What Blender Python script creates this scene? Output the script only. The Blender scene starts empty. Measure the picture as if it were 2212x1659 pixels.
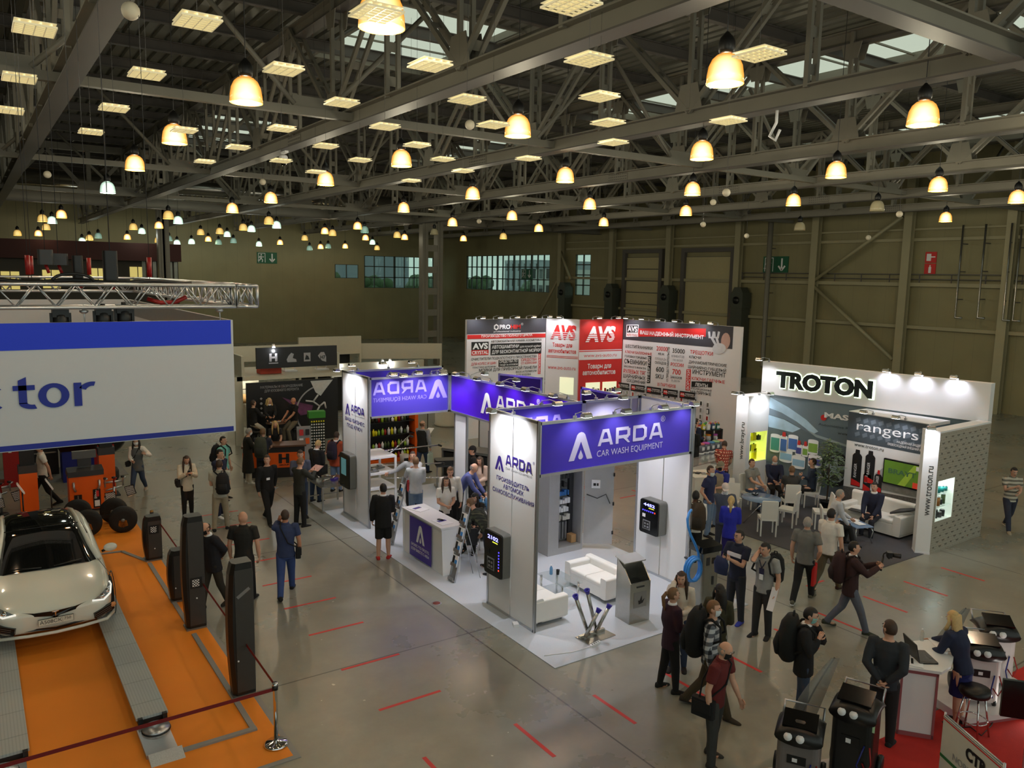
import bpy, math, random
from mathutils import Vector, Matrix, Euler
random.seed(7)
scene = bpy.context.scene
COL = scene.collection
R = math.radians
V = Vector

# ------------------------------------------------------------------ camera, world, exposure
CAM_H = 6.4
F_PX, PITCH, ROLL, HEAD = 1713.95, 0.135218, 0.0189366, -0.603203
cam_d = bpy.data.cameras.new('camera')
cam = bpy.data.objects.new('camera', cam_d)
COL.objects.link(cam)
cam_d.sensor_fit = 'HORIZONTAL'
cam_d.sensor_width = 36.0
cam_d.lens = 36.0 * F_PX / 2212.0
cam_d.clip_end = 500
cam.matrix_world = (Matrix.Translation((0,0,CAM_H)) @ Matrix.Rotation(HEAD,4,'Z') @ Matrix.Rotation(math.pi / 2 - PITCH,4,'X')
     @ Matrix.Rotation(ROLL, 4, 'Z'))
scene.camera = cam
scene.view_settings.view_transform = 'Standard'
scene.view_settings.look = 'None'
scene.view_settings.gamma = 1.0
scene.view_settings.exposure = 0.06
world = bpy.data.worlds.new('world')
scene.world = world
world.use_nodes = True
wn = world.node_tree.nodes
wn['Background'].inputs[0].default_value = (0.68, 0.77, 0.70, 1)
wn['Background'].inputs[1].default_value = 0.85


# ------------------------------------------------------------------ materials
def lin(c):
 c = c / 255.0
 return c / 12.92 if c <= 0.04045 else ((c + 0.055) / 1.055) ** 2.4


def rgb(r, g, b):
 return (lin(r), lin(g), lin(b), 1)


MATS = {}


def mat(name,col,rough=0.5,metal=0.0,var=0.06,scale=9.0,emit=None,estr=0.0,trans=0.0,alpha=1.0,coat=0.0,bump=0.0):
 """a principled material whose colour is broken up a little by noise in object space"""
 if name in MATS:
  return MATS[name]
 m = bpy.data.materials.new(name)
 m.use_nodes = True
 nt = m.node_tree
 b = nt.nodes['Principled BSDF']
 c = rgb(*col)
 b.inputs['Base Color'].default_value = c
 b.inputs['Roughness'].default_value = rough
 b.inputs['Metallic'].default_value = metal
 if trans:
  b.inputs['Transmission Weight'].default_value = trans
 if alpha < 1:
  b.inputs['Alpha'].default_value = alpha
 if coat:
  b.inputs['Coat Weight'].default_value = coat
  b.inputs['Coat Roughness'].default_value = 0.06
 if emit:
  b.inputs['Emission Color'].default_value = rgb(*emit)
  b.inputs['Emission Strength'].default_value = estr
 if var:
  tc = nt.nodes.new('ShaderNodeTexCoord')
  nz = nt.nodes.new('ShaderNodeTexNoise')
  nz.inputs['Scale'].default_value = scale
  nz.inputs['Detail'].default_value = 3
  nt.links.new(tc.outputs['Object'], nz.inputs['Vector'])
  mx = nt.nodes.new('ShaderNodeMix')
  mx.data_type = 'RGBA'
  mx.inputs[6].default_value = tuple(x * (1 - var * 2.0) for x in c[:3]) + (1,)
  mx.inputs[7].default_value = tuple(min(1, x * (1 + var * 2.0)) for x in c[:3]) + (1,)
  nt.links.new(nz.outputs['Fac'], mx.inputs[0])
  nt.links.new(mx.outputs[2], b.inputs['Base Color'])
  if bump:
   bp = nt.nodes.new('ShaderNodeBump')
   bp.inputs['Strength'].default_value = bump
   bp.inputs['Distance'].default_value = 0.02
   nt.links.new(nz.outputs['Fac'], bp.inputs['Height'])
   nt.links.new(bp.outputs['Normal'], b.inputs['Normal'])
 MATS[name] = m
 return m


def nodes_of(name, rough=0.5):
 m = bpy.data.materials.new(name)
 m.use_nodes = True
 MATS[name] = m
 b = m.node_tree.nodes['Principled BSDF']
 b.inputs['Roughness'].default_value = rough
 return m, m.node_tree, b


def mnode(nt, op, a, bb=None, c=None):
 n = nt.nodes.new('ShaderNodeMath')
 n.operation = op
 for i, x in enumerate((a, bb, c)):
  if x is None:
   continue
  if isinstance(x, (int, float)):
   n.inputs[i].default_value = x
  else:
   nt.links.new(x, n.inputs[i])
 return n.outputs[0]


def mixc(nt, fac, a, bb):
 n = nt.nodes.new('ShaderNodeMix')
 n.data_type = 'RGBA'
 for i, x in ((0, fac), (6, a), (7, bb)):
  if isinstance(x, tuple) or isinstance(x, (int, float)):
   n.inputs[i].default_value = x
  else:
   nt.links.new(x, n.inputs[i])
 return n.outputs[2]


def checks(name, c1, c2, c3, period=0.07, rough=0.85):
 """woven checked cloth: bands of colour crossing in object space"""
 if name in MATS:
  return MATS[name]
 m, nt, b = nodes_of(name, rough)
 tc = nt.nodes.new('ShaderNodeTexCoord')
 sp = nt.nodes.new('ShaderNodeSeparateXYZ')
 nt.links.new(tc.outputs['Object'], sp.inputs[0])
 xy = mnode(nt, 'ADD', sp.outputs[0], sp.outputs[1])
 f1 = mnode(nt, 'GREATER_THAN', mnode(nt, 'PINGPONG', xy, period), period * 0.5)
 f2 = mnode(nt, 'GREATER_THAN', mnode(nt, 'PINGPONG', sp.outputs[2], period), period * 0.5)
 a = mixc(nt, f1, rgb(*c1), rgb(*c2))
 d = mixc(nt, f1, rgb(*c2), rgb(*c3))
 nt.links.new(mixc(nt, f2, a, d), b.inputs['Base Color'])
 return m


def bands(name, c1, c2, period=0.05, rough=0.85):
 if name in MATS:
  return MATS[name]
 m, nt, b = nodes_of(name, rough)
 tc = nt.nodes.new('ShaderNodeTexCoord')
 sp = nt.nodes.new('ShaderNodeSeparateXYZ')
 nt.links.new(tc.outputs['Object'], sp.inputs[0])
 f2 = mnode(nt, 'GREATER_THAN', mnode(nt, 'PINGPONG', sp.outputs[2], period), period * 0.5)
 nt.links.new(mixc(nt, f2, rgb(*c1), rgb(*c2)), b.inputs['Base Color'])
 return m


WHITE = mat('white_laminate', (226, 226, 226), 0.45, var=0.012, scale=3)
OFFWHITE = mat('off_white_plastic', (222, 218, 206), 0.5, var=0.02)
ALU = mat('brushed_aluminium', (196, 198, 202), 0.32, 0.9, var=0.03, scale=30)
CHROME = mat('chrome', (222, 222, 222), 0.08, 1.0, var=0.0)
STEELG = mat('grey_steel', (128, 128, 124), 0.38, 0.55, var=0.05)
INOX = mat('stainless_steel', (178, 176, 170), 0.25, 0.9, var=0.05, scale=20)
BLACK = mat('black_plastic', (18, 18, 19), 0.42, var=0.05)
GLOSSBLACK = mat('gloss_black', (10, 10, 11), 0.12, var=0.0)
DARKGREY = mat('dark_grey', (52, 52, 54), 0.5, var=0.05)
MIDGREY = mat('mid_grey', (120, 121, 122), 0.5, var=0.05)
PURPLE = mat('deep_purple_print', (58, 22, 150), 0.35, var=0.02, scale=2)
LOGOP = mat('indigo_print', (58, 40, 132), 0.5, var=0.0)
PRINTW = mat('white_print', (238, 238, 240), 0.5, var=0.0)
PRINTK = mat('black_print', (22, 22, 24), 0.5, var=0.0)
PRINTG = mat('grey_print', (150, 150, 156), 0.5, var=0.0)
PRINTR = mat('red_print', (206, 38, 36), 0.5, var=0.0)
ORANGE = mat('orange_paint', (232, 96, 10), 0.4, var=0.03, scale=3)
REDP = mat('red_paint', (150, 22, 20), 0.4, var=0.05)
SKIN = mat('skin', (206, 158, 132), 0.55, var=0.03, scale=20)
SKIN2 = mat('skin_tanned', (188, 134, 104), 0.55, var=0.03, scale=20)
GLASS = mat('clear_glass', (225, 240, 236), 0.03, var=0.0, trans=0.9, alpha=0.35)
PAINTST = mat('painted_truss_steel', (128, 124, 112), 0.5, var=0.05, scale=1.5)
PAINTDK = mat('dark_truss_steel', (88, 84, 80), 0.55, var=0.06, scale=1.5)


# ------------------------------------------------------------------ mesh builder
TXT = {}


def glyphs(s, bold=0.0, italic=0.0):
 """outline letters of the built-in typeface as flat triangles, capital height 1"""
 key = (s, bold, italic)
 if key in TXT:
  return TXT[key]
 def mk(t):
  cu = bpy.data.curves.new('lettering', 'FONT')
  cu.body = t
  cu.size = 1.0
  cu.resolution_u = 3
  cu.offset = bold
  cu.shear = italic
  cu.align_x = 'LEFT'
  ob = bpy.data.objects.new('lettering', cu)
  me = bpy.data.meshes.new_from_object(ob)
  vs = [tuple(v.co) for v in me.vertices]
  fs = [tuple(p.vertices) for p in me.polygons]
  bpy.data.objects.remove(ob)
  bpy.data.curves.remove(cu)
  bpy.data.meshes.remove(me)
  return vs, fs
 hv, _ = mk('H')
 ch = max(v[1] for v in hv) - min(v[1] for v in hv)
 base = min(v[1] for v in hv)
 vs, fs = mk(s)
 if not vs:
  TXT[key] = ([], [], 0.0)
  return TXT[key]
 x0 = min(v[0] for v in vs)
 vs = [((v[0] - x0) / ch, (v[1] - base) / ch) for v in vs]
 TXT[key] = (vs, fs, max(v[0] for v in vs))
 return TXT[key]


class MB:
 def __init__(s, M=None):
  s.v, s.f, s.m, s.sm, s.mats = [], [], [], [], []
  s.M = M

 def add(s, vs, fs, m, smooth=False):
  if m not in s.mats:
   s.mats.append(m)
  k = s.mats.index(m)
  o = len(s.v)
  if s.M is not None:
   vs = [s.M @ V(v) for v in vs]
  s.v.extend(tuple(v) for v in vs)
  s.f.extend(tuple(i + o for i in f) for f in fs)
  s.m.extend([k] * len(fs))
  s.sm.extend([smooth] * len(fs))
  return s

 def bx(s, x0, x1, y0, y1, z0, z1, m):
  vs = [(x0, y0, z0), (x1, y0, z0), (x1, y1, z0),(x0,y1,z0),(x0,y0,z1),(x1,y0,z1),(x1,y1,z1),(x0,y1,z1)]
  return s.add(vs, [(0, 3, 2, 1), (4, 5, 6, 7), (0, 1, 5, 4), (1, 2, 6, 5), (2, 3, 7, 6), (3, 0,4,7)],m)

 def box(s, c, d, m, rz=0.0, rx=0.0, ry=0.0):
  Q = Euler((rx, ry, rz)).to_matrix()
  vs = []
  for z in (-.5, .5):
   for x, y in ((-.5, -.5), (.5, -.5), (.5, .5), (-.5, .5)):
    vs.append(V(c) + Q @ V((x * d[0], y * d[1], z * d[2])))
  return s.add(vs, [(0, 3, 2, 1), (4, 5, 6, 7), (0, 1, 5, 4), (1, 2, 6, 5), (2, 3, 7, 6), (3, 0,4,7)],m)

 def bar(s, a, b, w, h, m, up=(0, 0, 1)):
  """a straight rectangular bar from a to b; w across, h along up"""
  a, b = V(a), V(b)
  t = (b - a).normalized()
  u = V(up)
  x = t.cross(u)
  if x.length < 1e-4:
   x = t.cross(V((1, 0, 0)))
  x.normalize()
  y = x.cross(t)
  vs = []
  for p in (a, b):
   for i, j in ((-.5, -.5), (.5, -.5), (.5, .5), (-.5, .5)):
    vs.append(p + x * w * i + y * h * j)
  return s.add(vs, [(0, 3, 2, 1), (4, 5, 6, 7), (0, 1, 5, 4), (1, 2, 6, 5), (2, 3, 7, 6), (3, 0,4,7)],m)

 def tube(s, pts, r, m, n=8, smooth=True, flat=None):
  """a round tube along pts; r one radius or one per point; flat = (ku, kv) squashes the section"""
  pts = [V(p) for p in pts]
  rs = r if isinstance(r, (list, tuple)) else [r] * len(pts)
  vs, fs = [], []
  prev = None
  for i, p in enumerate(pts):
   if i == 0:
    t = pts[1] - pts[0]
   elif i == len(pts) - 1:
    t = pts[-1] - pts[-2]
   else:
    t = (pts[i + 1] - p).normalized() + (p - pts[i - 1]).normalized()
   if t.length < 1e-9:
    t = V((0, 0, 1))
   t.normalize()
   if prev is None:
    x = t.cross(V((0, 0, 1)))
    if x.length < 0.05:
     x = t.cross(V((0, 1, 0)))
   else:
    x = prev - t * prev.dot(t)
   x.normalize()
   prev = x
   y = t.cross(x)
   for k in range(n):
    a = 2 * math.pi * k / n
    vs.append(p + x * (rs[i] * math.cos(a)) + y * (rs[i] * math.sin(a)))
  for i in range(len(pts) - 1):
   for k in range(n):
    a, b = i * n + k, i * n + (k + 1) % n
    fs.append((a, b, b + n, a + n))
  fs.append(tuple(reversed(range(n))))
  fs.append(tuple(range(len(vs) - n, len(vs))))
  return s.add(vs, fs, m, smooth)

 def lathe(s, prof, m, n=16, c=(0, 0, 0), axis=(0, 0, 1), cap=True, smooth=True):
  """prof: (radius, height) pairs turned about axis through c"""
  ax = V(axis).normalized()
  x = ax.cross(V((0, 1, 0)))
  if x.length < 0.1:
   x = ax.cross(V((1, 0, 0)))
  x.normalize()
  y = ax.cross(x)
  vs, fs = [], []
  for r, z in prof:
   for k in range(n):
    a = 2 * math.pi * k / n
    vs.append(V(c) + ax * z + x * (r * math.cos(a)) + y * (r * math.sin(a)))
  for i in range(len(prof) - 1):
   for k in range(n):
    a, b = i * n + k, i * n + (k + 1) % n
    fs.append((a, b, b + n, a + n))
  if cap:
   fs.append(tuple(reversed(range(n))))
   fs.append(tuple(range(len(vs) - n, len(vs))))
  return s.add(vs, fs, m, smooth)

 def loft(s, rings, m, n=14, smooth=True):
  """rings: (centre, half-axis a, half-axis b) as vectors, skinned in order and capped"""
  vs, fs = [], []
  for c, a, b in rings:
   c, a, b = V(c), V(a), V(b)
   for k in range(n):
    t = 2 * math.pi * k / n
    vs.append(c + a * math.cos(t) + b * math.sin(t))
  for i in range(len(rings) - 1):
   for k in range(n):
    p, q = i * n + k, i * n + (k + 1) % n
    fs.append((p, q, q + n, p + n))
  fs.append(tuple(reversed(range(n))))
  fs.append(tuple(range(len(vs) - n, len(vs))))
  return s.add(vs, fs, m, smooth)

 def ell(s, c, r, m, nu=12, nv=8, Q=None, keep=None):
  r = r if isinstance(r, (tuple, list)) else (r, r, r)
  vs, fs, us = [], [], []
  for j in range(nv + 1):
   ph = math.pi * j / nv - math.pi / 2
   for k in range(nu):
    t = 2 * math.pi * k / nu
    us.append((math.cos(ph) * math.cos(t), math.cos(ph) * math.sin(t), math.sin(ph)))
  for u in us:
   p = V((u[0] * r[0], u[1] * r[1], u[2] * r[2]))
   if Q is not None:
    p = Q @ p
   vs.append(V(c) + p)
  for j in range(nv):
   for k in range(nu):
    a, b = j * nu + k, j * nu + (k + 1) % nu
    f = (a, b, b + nu, a + nu)
    if keep is not None:
     q = [sum(us[i][d] for i in f) / 4 for d in range(3)]
     if not keep(q):
      continue
    fs.append(f)
  return s.add(vs, fs, m, True)

 def prism(s, poly, o, u, v, d, m, smooth=False):
  """a flat outline (list of 2-D points) in the plane (o; u, v), d thick along u x v"""
  o, u, v = V(o), V(u), V(v)
  n = u.cross(v).normalized()
  k = len(poly)
  ar = sum(poly[i][0] * poly[(i + 1) % k][1] - poly[(i + 1) % k][0] * poly[i][1] for i in range(k))
  if ar < 0:
   poly = poly[::-1]
  vs = [o + u * p[0] + v * p[1] for p in poly] + [o + u * p[0] + v * p[1] + n * d for p in poly]
  fs = [tuple(reversed(range(k))), tuple(range(k, 2 * k))]
  for i in range(k):
   j = (i + 1) % k
   fs.append((i, j, j + k, i + k))
  return s.add(vs, fs, m, smooth)

 def rbox(s, c, d, r, m, axis='z', k=4):
  """a box whose edges along one axis are rounded"""
  i, j, l = {'z': (0, 1, 2), 'y': (2, 0, 1), 'x': (1, 2, 0)}[axis]
  a, b = d[i] / 2, d[j] / 2
  r = min(r, a * .98, b * .98)
  poly = []
  for cx_, cy_, a0 in ((a - r, b - r, 0), (-a + r, b - r, 90), (-a + r, -b + r,180),(a - r,-b + r,270)):
   for q in range(k + 1):
    t = R(a0 + 90 * q / k)
    poly.append((cx_ + r * math.cos(t), cy_ + r * math.sin(t)))
  e = [V((0, 0, 0)) for _ in range(3)]
  u, v, w = V((0, 0, 0)), V((0, 0, 0)), V((0, 0, 0))
  u[i], v[j], w[l] = 1, 1, 1
  return s.prism(poly, V(c) - w * (d[l] / 2), u, v, d[l], m)

 def quad(s, o, u, v, m):
  o, u, v = V(o), V(u), V(v)
  return s.add([o, o + u, o + u + v, o + v], [(0, 1, 2, 3)], m)

 def text(s, t, o, h, m, u=(1, 0, 0), v=(0, 0, 1), bold=0.0, italic=0.0,align='c',width=None,mirror=False):
  """letters of capital height h standing at o (baseline) along u"""
  vs, fs, w = glyphs(t, bold, italic)
  if not vs:
   return s
  k = h if width is None else width / w
  u, v = V(u), V(v)
  off = {'l': 0.0, 'c': -w / 2, 'r': -w}[align]
  sg = -1 if mirror else 1
  return s.add([V(o) + u * ((p[0] + off) * k * sg) + v * (p[1] * h) for p in vs], fs, m)

 def build(s, name, parent=None, loc=(0, 0, 0), rz=0.0, **props):
  me = bpy.data.meshes.new(name)
  me.from_pydata(s.v, [], s.f)
  for m in s.mats:
   me.materials.append(m)
  me.polygons.foreach_set('material_index', s.m)
  me.polygons.foreach_set('use_smooth', s.sm)
  me.update()
  ob = bpy.data.objects.new(name, me)
  COL.objects.link(ob)
  ob.location = loc
  ob.rotation_euler = (0, 0, rz)
  if parent is not None:
   ob.parent = parent
  for k, x in props.items():
   if x is not None:
    ob[k] = x
  return ob


def thing(name, label, category, loc=(0, 0, 0), rz=0.0, group=None, kind=None):
 o = bpy.data.objects.new(name, None)
 COL.objects.link(o)
 o.empty_display_size = 0.2
 o.location = loc
 o.rotation_euler = (0, 0, rz)
 o['label'] = label
 o['category'] = category
 if group:
  o['group'] = group
 if kind:
  o['kind'] = kind
 return o


def tag(o, label, category, group=None, kind=None):
 o['label'] = label
 o['category'] = category
 if group:
  o['group'] = group
 if kind:
  o['kind'] = kind
 return o


def dup(root, loc=None, rz=None, label=None, group=None):
 kids = {}
 for o in list(COL.objects):
  if o.parent is not None:
   kids.setdefault(o.parent, []).append(o)
 r = root.copy()
 COL.objects.link(r)
 if loc is not None:
  r.location = loc
 if rz is not None:
  r.rotation_euler = (0, 0, rz)
 if label:
  r['label'] = label
 if group:
  r['group'] = group
 def rec(src, dst):
  for ch in kids.get(src, []):
   c = ch.copy()
   COL.objects.link(c)
   c.parent = dst
   rec(ch, c)
 rec(root, r)
 return r


def add_light(kind, parent, loc, energy, color, size=0.1, aim=None, spot=90, blend=0.6, name='bulb_light'):
 d = bpy.data.lights.new(name, kind)
 d.energy = energy
 d.color = color
 if kind == 'AREA':
  d.size = size
 else:
  d.shadow_soft_size = size
 if kind == 'SPOT':
  d.spot_size = R(spot)
  d.spot_blend = blend
 o = bpy.data.objects.new(name, d)
 COL.objects.link(o)
 o.location = loc
 if aim is not None:
  o.rotation_euler = (V(aim) - V(loc)).to_track_quat('-Z', 'Y').to_euler()
 if parent is not None:
  o.parent = parent
 return o
# ------------------------------------------------------------------ the hall
# floor: power-floated concrete with saw-cut joints on a 6 m grid, worn and mottled
fm, nt, fb = nodes_of('polished_concrete', 0.3)
tc = nt.nodes.new('ShaderNodeTexCoord')
sp = nt.nodes.new('ShaderNodeSeparateXYZ')
nt.links.new(tc.outputs['Object'], sp.inputs[0])
n1 = nt.nodes.new('ShaderNodeTexNoise'); n1.inputs['Scale'].default_value = 0.35; n1.inputs['Detail'].default_value = 6; n1.inputs['Roughness'].default_value = 0.65
n2 = nt.nodes.new('ShaderNodeTexNoise'); n2.inputs['Scale'].default_value = 2.2; n2.inputs['Detail'].default_value = 4; n2.inputs['Roughness'].default_value = 0.7
n3 = nt.nodes.new('ShaderNodeTexVoronoi'); n3.inputs['Scale'].default_value = 1.1
for n in (n1, n2, n3):
 nt.links.new(tc.outputs['Object'], n.inputs['Vector'])
def stretch(o, a, b):
 n = nt.nodes.new('ShaderNodeMapRange')
 nt.links.new(o, n.inputs[0])
 n.inputs[1].default_value = a; n.inputs[2].default_value = b
 return n.outputs[0]
base = mixc(nt, stretch(n1.outputs['Fac'], .35, .65), rgb(124, 123, 111), rgb(156, 154, 140))
base = mixc(nt, mnode(nt, 'MULTIPLY', stretch(n2.outputs['Fac'], .3, .7), .55), base, rgb(130, 129, 116))
# each cast slab has its own shade
sx = mnode(nt, 'FLOOR', mnode(nt, 'DIVIDE', mnode(nt, 'SUBTRACT', sp.outputs[0], 1.13), 6.0))
sy = mnode(nt, 'FLOOR', mnode(nt, 'DIVIDE', mnode(nt, 'SUBTRACT', sp.outputs[1], 11.58), 6.0))
cx_ = nt.nodes.new('ShaderNodeCombineXYZ')
nt.links.new(sx, cx_.inputs[0]); nt.links.new(sy, cx_.inputs[1])
wnz = nt.nodes.new('ShaderNodeTexWhiteNoise')
nt.links.new(cx_.outputs[0], wnz.inputs['Vector'])
slab = mnode(nt, 'MULTIPLY_ADD', wnz.outputs['Value'], 0.28, 0.0)
base = mixc(nt, slab, base, rgb(104, 106, 106))
def joint(o, x0):
 return mnode(nt, 'LESS_THAN', mnode(nt, 'PINGPONG', mnode(nt, 'SUBTRACT', o, x0), 3.0), 0.014)
j = mnode(nt, 'MAXIMUM', joint(sp.outputs[0], 1.13), joint(sp.outputs[1], 11.58))
base = mixc(nt, mnode(nt, 'MULTIPLY', j, 0.75), base, rgb(40, 38, 34))
# little specks of dropped plaster
n4 = nt.nodes.new('ShaderNodeTexNoise'); n4.inputs['Scale'].default_value = 9.0; n4.inputs['Detail'].default_value = 1
nt.links.new(tc.outputs['Object'], n4.inputs['Vector'])
base = mixc(nt, mnode(nt, 'GREATER_THAN', n4.outputs['Fac'], 0.795), base, rgb(200, 198, 186))
nt.links.new(base, fb.inputs['Base Color'])
nt.links.new(mnode(nt, 'MULTIPLY_ADD', n1.outputs['Fac'], 0.2, 0.19), fb.inputs['Roughness'])
fb.inputs['Specular IOR Level'].default_value = 0.55
FLOORM = fm
MB().bx(-22,44,-8,73,-0.3,0,FLOORM).build('floor',kind='structure',label='polished grey concrete hall floor with saw-cut joints',category='floor')
ASPH = mat('asphalt', (104, 106, 104), 0.9, var=0.08, scale=0.5)
MB().bx(44,160,-8,200,-0.3,-0.02,ASPH).bx(-22,44,73,200,-0.3,-0.02,ASPH).build('ground',kind='structure',label='asphalt yard outside the hall windows',category='ground')

ZC = 9.84            # underside of the truss bottom chords
ZT = 12.65           # underside of the top chords
ZR = 13.35           # roof deck
TX = [1.86 + 6 * k for k in range(-1, 7)]
YG = 50.0

# walls -------------------------------------------------------------
wm, nt, wb = nodes_of('cream_sandwich_panel', 0.55)
tc = nt.nodes.new('ShaderNodeTexCoord'); sp = nt.nodes.new('ShaderNodeSeparateXYZ')
nt.links.new(tc.outputs['Object'], sp.inputs[0])
nz = nt.nodes.new('ShaderNodeTexNoise'); nz.inputs['Scale'].default_value = 0.6; nz.inputs['Detail'].default_value = 4
nt.links.new(tc.outputs['Object'], nz.inputs['Vector'])
seam = mnode(nt, 'LESS_THAN', mnode(nt, 'PINGPONG', mnode(nt, 'ADD', sp.outputs[0], sp.outputs[1]),0.5),0.012)
wc = mixc(nt, nz.outputs['Fac'], rgb(128, 121, 88), rgb(152, 145, 108))
wc = mixc(nt, mnode(nt, 'MULTIPLY', seam, 0.4), wc, rgb(110, 104, 84))
nt.links.new(wc, wb.inputs['Base Color'])
WALLM = wm
XW, YF = 42.8, 72.0
# wall_right with the openings left for the two dock doors and the glazing
def wall_with_holes(name, along, fixed, thick, lo, hi, top, holes, m, **props):
 """a wall along 'x' or 'y'; holes = (a0, a1, z0, z1), sorted, not overlapping in a"""
 b = MB()
 def put(a0, a1, z0, z1):
  if a1 - a0 < 1e-3 or z1 - z0 < 1e-3:
   return
  if along == 'y':
   b.bx(fixed, fixed + thick, a0, a1, z0, z1, m)
  else:
   b.bx(a0, a1, fixed, fixed + thick, z0, z1, m)
 cur = lo
 for a0, a1, z0, z1 in sorted(holes):
  put(cur, a0, 0, top)
  put(a0, a1, 0, z0)
  put(a0, a1, z1, top)
  cur = a1
 put(cur, hi, 0, top)
 return b.build(name, kind='structure', **props)

HR = [(56.6, 70.8, 5.0, 8.35), (51.0, 53.0, 4.9, 8.3)]
wall_with_holes('wall_right','y',XW,0.25,-8,YF + 0.25,13.9,HR,WALLM,label='cream panelled side wall of the hall',category='wall')
HF = [(29.0, 31.4, 5.9, 7.2), (32.0, 39.6, 5.0, 8.1)]
wall_with_holes('wall_far','x',YF,0.25,-22,XW,13.9,HF,WALLM,label='cream panelled end wall of the hall',category='wall')
MB().bx(-22.3,-22,-8,YF,0,13.9,WALLM).build('wall_left',kind='structure',label='panelled wall out of sight on the left',category='wall')

WINF = mat('window_frame_metal', (74, 80, 76), 0.45, 0.3, var=0.03)
WGL, nt, gb = nodes_of('greenish_window_glass', 0.02)
for n in list(nt.nodes):
 if n.type != 'OUTPUT_MATERIAL':
  nt.nodes.remove(n)
tr = nt.nodes.new('ShaderNodeBsdfTransparent'); tr.inputs[0].default_value = (0.80, 0.92, 0.88, 1)
gs = nt.nodes.new('ShaderNodeBsdfGlossy'); gs.inputs['Roughness'].default_value = 0.03
ms = nt.nodes.new('ShaderNodeMixShader'); ms.inputs[0].default_value = 0.06
nt.links.new(tr.outputs[0], ms.inputs[1]); nt.links.new(gs.outputs[0], ms.inputs[2])
nt.links.new(ms.outputs[0], [n for n in nt.nodes if n.type == 'OUTPUT_MATERIAL'][0].inputs[0])

def glazing(name, along, fixed, a0, a1, z0, z1, na, nz_, label):
 f, g = MB(), MB()
 P_ = (lambda a, z, d=0: (fixed + d, a, z)) if along == 'y' else (lambda a, z, d=0: (a, fixed + d, z))
 for i in range(na + 1):
  a = a0 + (a1 - a0) * i / na
  f.bar(P_(a,z0,.1),P_(a,z1,.1),0.09 if i % 3 else 0.2,0.12,WINF,up=(0,1,0) if along == 'x' else (1,0,0))
 for k in range(nz_ + 1):
  z = z0 + (z1 - z0) * k / nz_
  f.bar(P_(a0, z, .1), P_(a1, z, .1), 0.12, 0.09, WINF)
 o = f.build(name, kind='structure', label=label, category='window')
 if along == 'y':
  g.bx(fixed + .12, fixed + .13, a0, a1, z0, z1, WGL)
 else:
  g.bx(a0, a1, fixed + .12, fixed + .13, z0, z1, WGL)
 g.build('pane', o)
glazing('reflected_window_1', 'y', XW, 56.6, 70.8, 5.0,8.35,15,3,'wide reflected window built as a curtain wall right of the lattice column')  # this and the next two are glass reflections, built as wall glazing
glazing('reflected_window_2', 'y', XW, 51.0, 53.0, 4.9, 8.3, 2, 4, 'narrow tall reflected window built near the end of the side wall')
glazing('reflected_window_3', 'x', YF, 32.0, 39.6, 5.0, 8.1, 7, 3, 'reflected window built as end wall glazing left of the lattice column')
glazing('window_4', 'x', YF, 29.0, 31.4, 5.9, 7.2, 2, 1, 'small glazed opening in the end wall')

# dock doors in the side wall
SHUT = mat('cream_shutter', (178, 168, 128), 0.5, var=0.03)
for nme,y0,y1,n,lab in (('door_1',36.2,40.3,1,'tall plain cream sectional door in the side wall'),('door_2',42.9,46.5,9,'ribbed sectional door further along the side wall')):
 b = MB()
 for k in range(n):
  b.bx(XW - .10, XW - .03, y0, y1, 8.0 * k / n + .03, 8.0 * (k + 1) / n - .03, SHUT)
 b.bx(XW - .04, XW - .005, y0, y1, 0, 8.0, DARKGREY)
 d = b.build(nme, kind='structure', label=lab, category='door')
 MB().bx(XW - .3,XW - .005,y0 - .35,y0 - .03,0,8.3,PAINTDK).bx(XW - .3,XW - .005,y1 + .03,y1 + .35,0,8.3,PAINTDK).bx(XW - .3,XW - .005,y0 - .35,y1 + .35,8.3,8.6,PAINTDK).build('frame',d)
# air-curtain columns standing beside the doors
DUCTG = mat('dark_green_grey_metal', (70, 74, 64), 0.5, 0.2, var=0.04)
for i, y in enumerate((34.9, 41.5, 47.6, 53.6)):
 t = thing('air_curtain',('dark boxy air curtain column right of the plain cream door','dark boxy air curtain column between the two dock doors','dark boxy air curtain column left of the ribbed door','dark boxy air curtain column farthest along the side wall')[i],'air curtain',(XW - .55,y,0),group='air curtain columns by the dock doors')
 MB().bx(-.4, .4, -.45, .45, 0, 4.6, DUCTG).build('housing', t)
 MB().bx(-.45, .42, -.5, .5, 4.6, 5.6, DUCTG).build('fan_box', t)
 MB().lathe([(.24, 0), (.24, .06)], BLACK, 16, (-.47, 0, 5.1), (-1, 0, 0)).build('intake_grille', t)
 MB().prism([(-.45, 0), (.45,0),(.25,.35),(-.25,.35)],(-.4,0,5.6),(0,1,0),(0,0,1),.7,DUCTG).build('hood',t)

WCOL = mat('cream_wall_steel', (158, 151, 120), .5, var=.04, scale=1.5)
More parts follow.
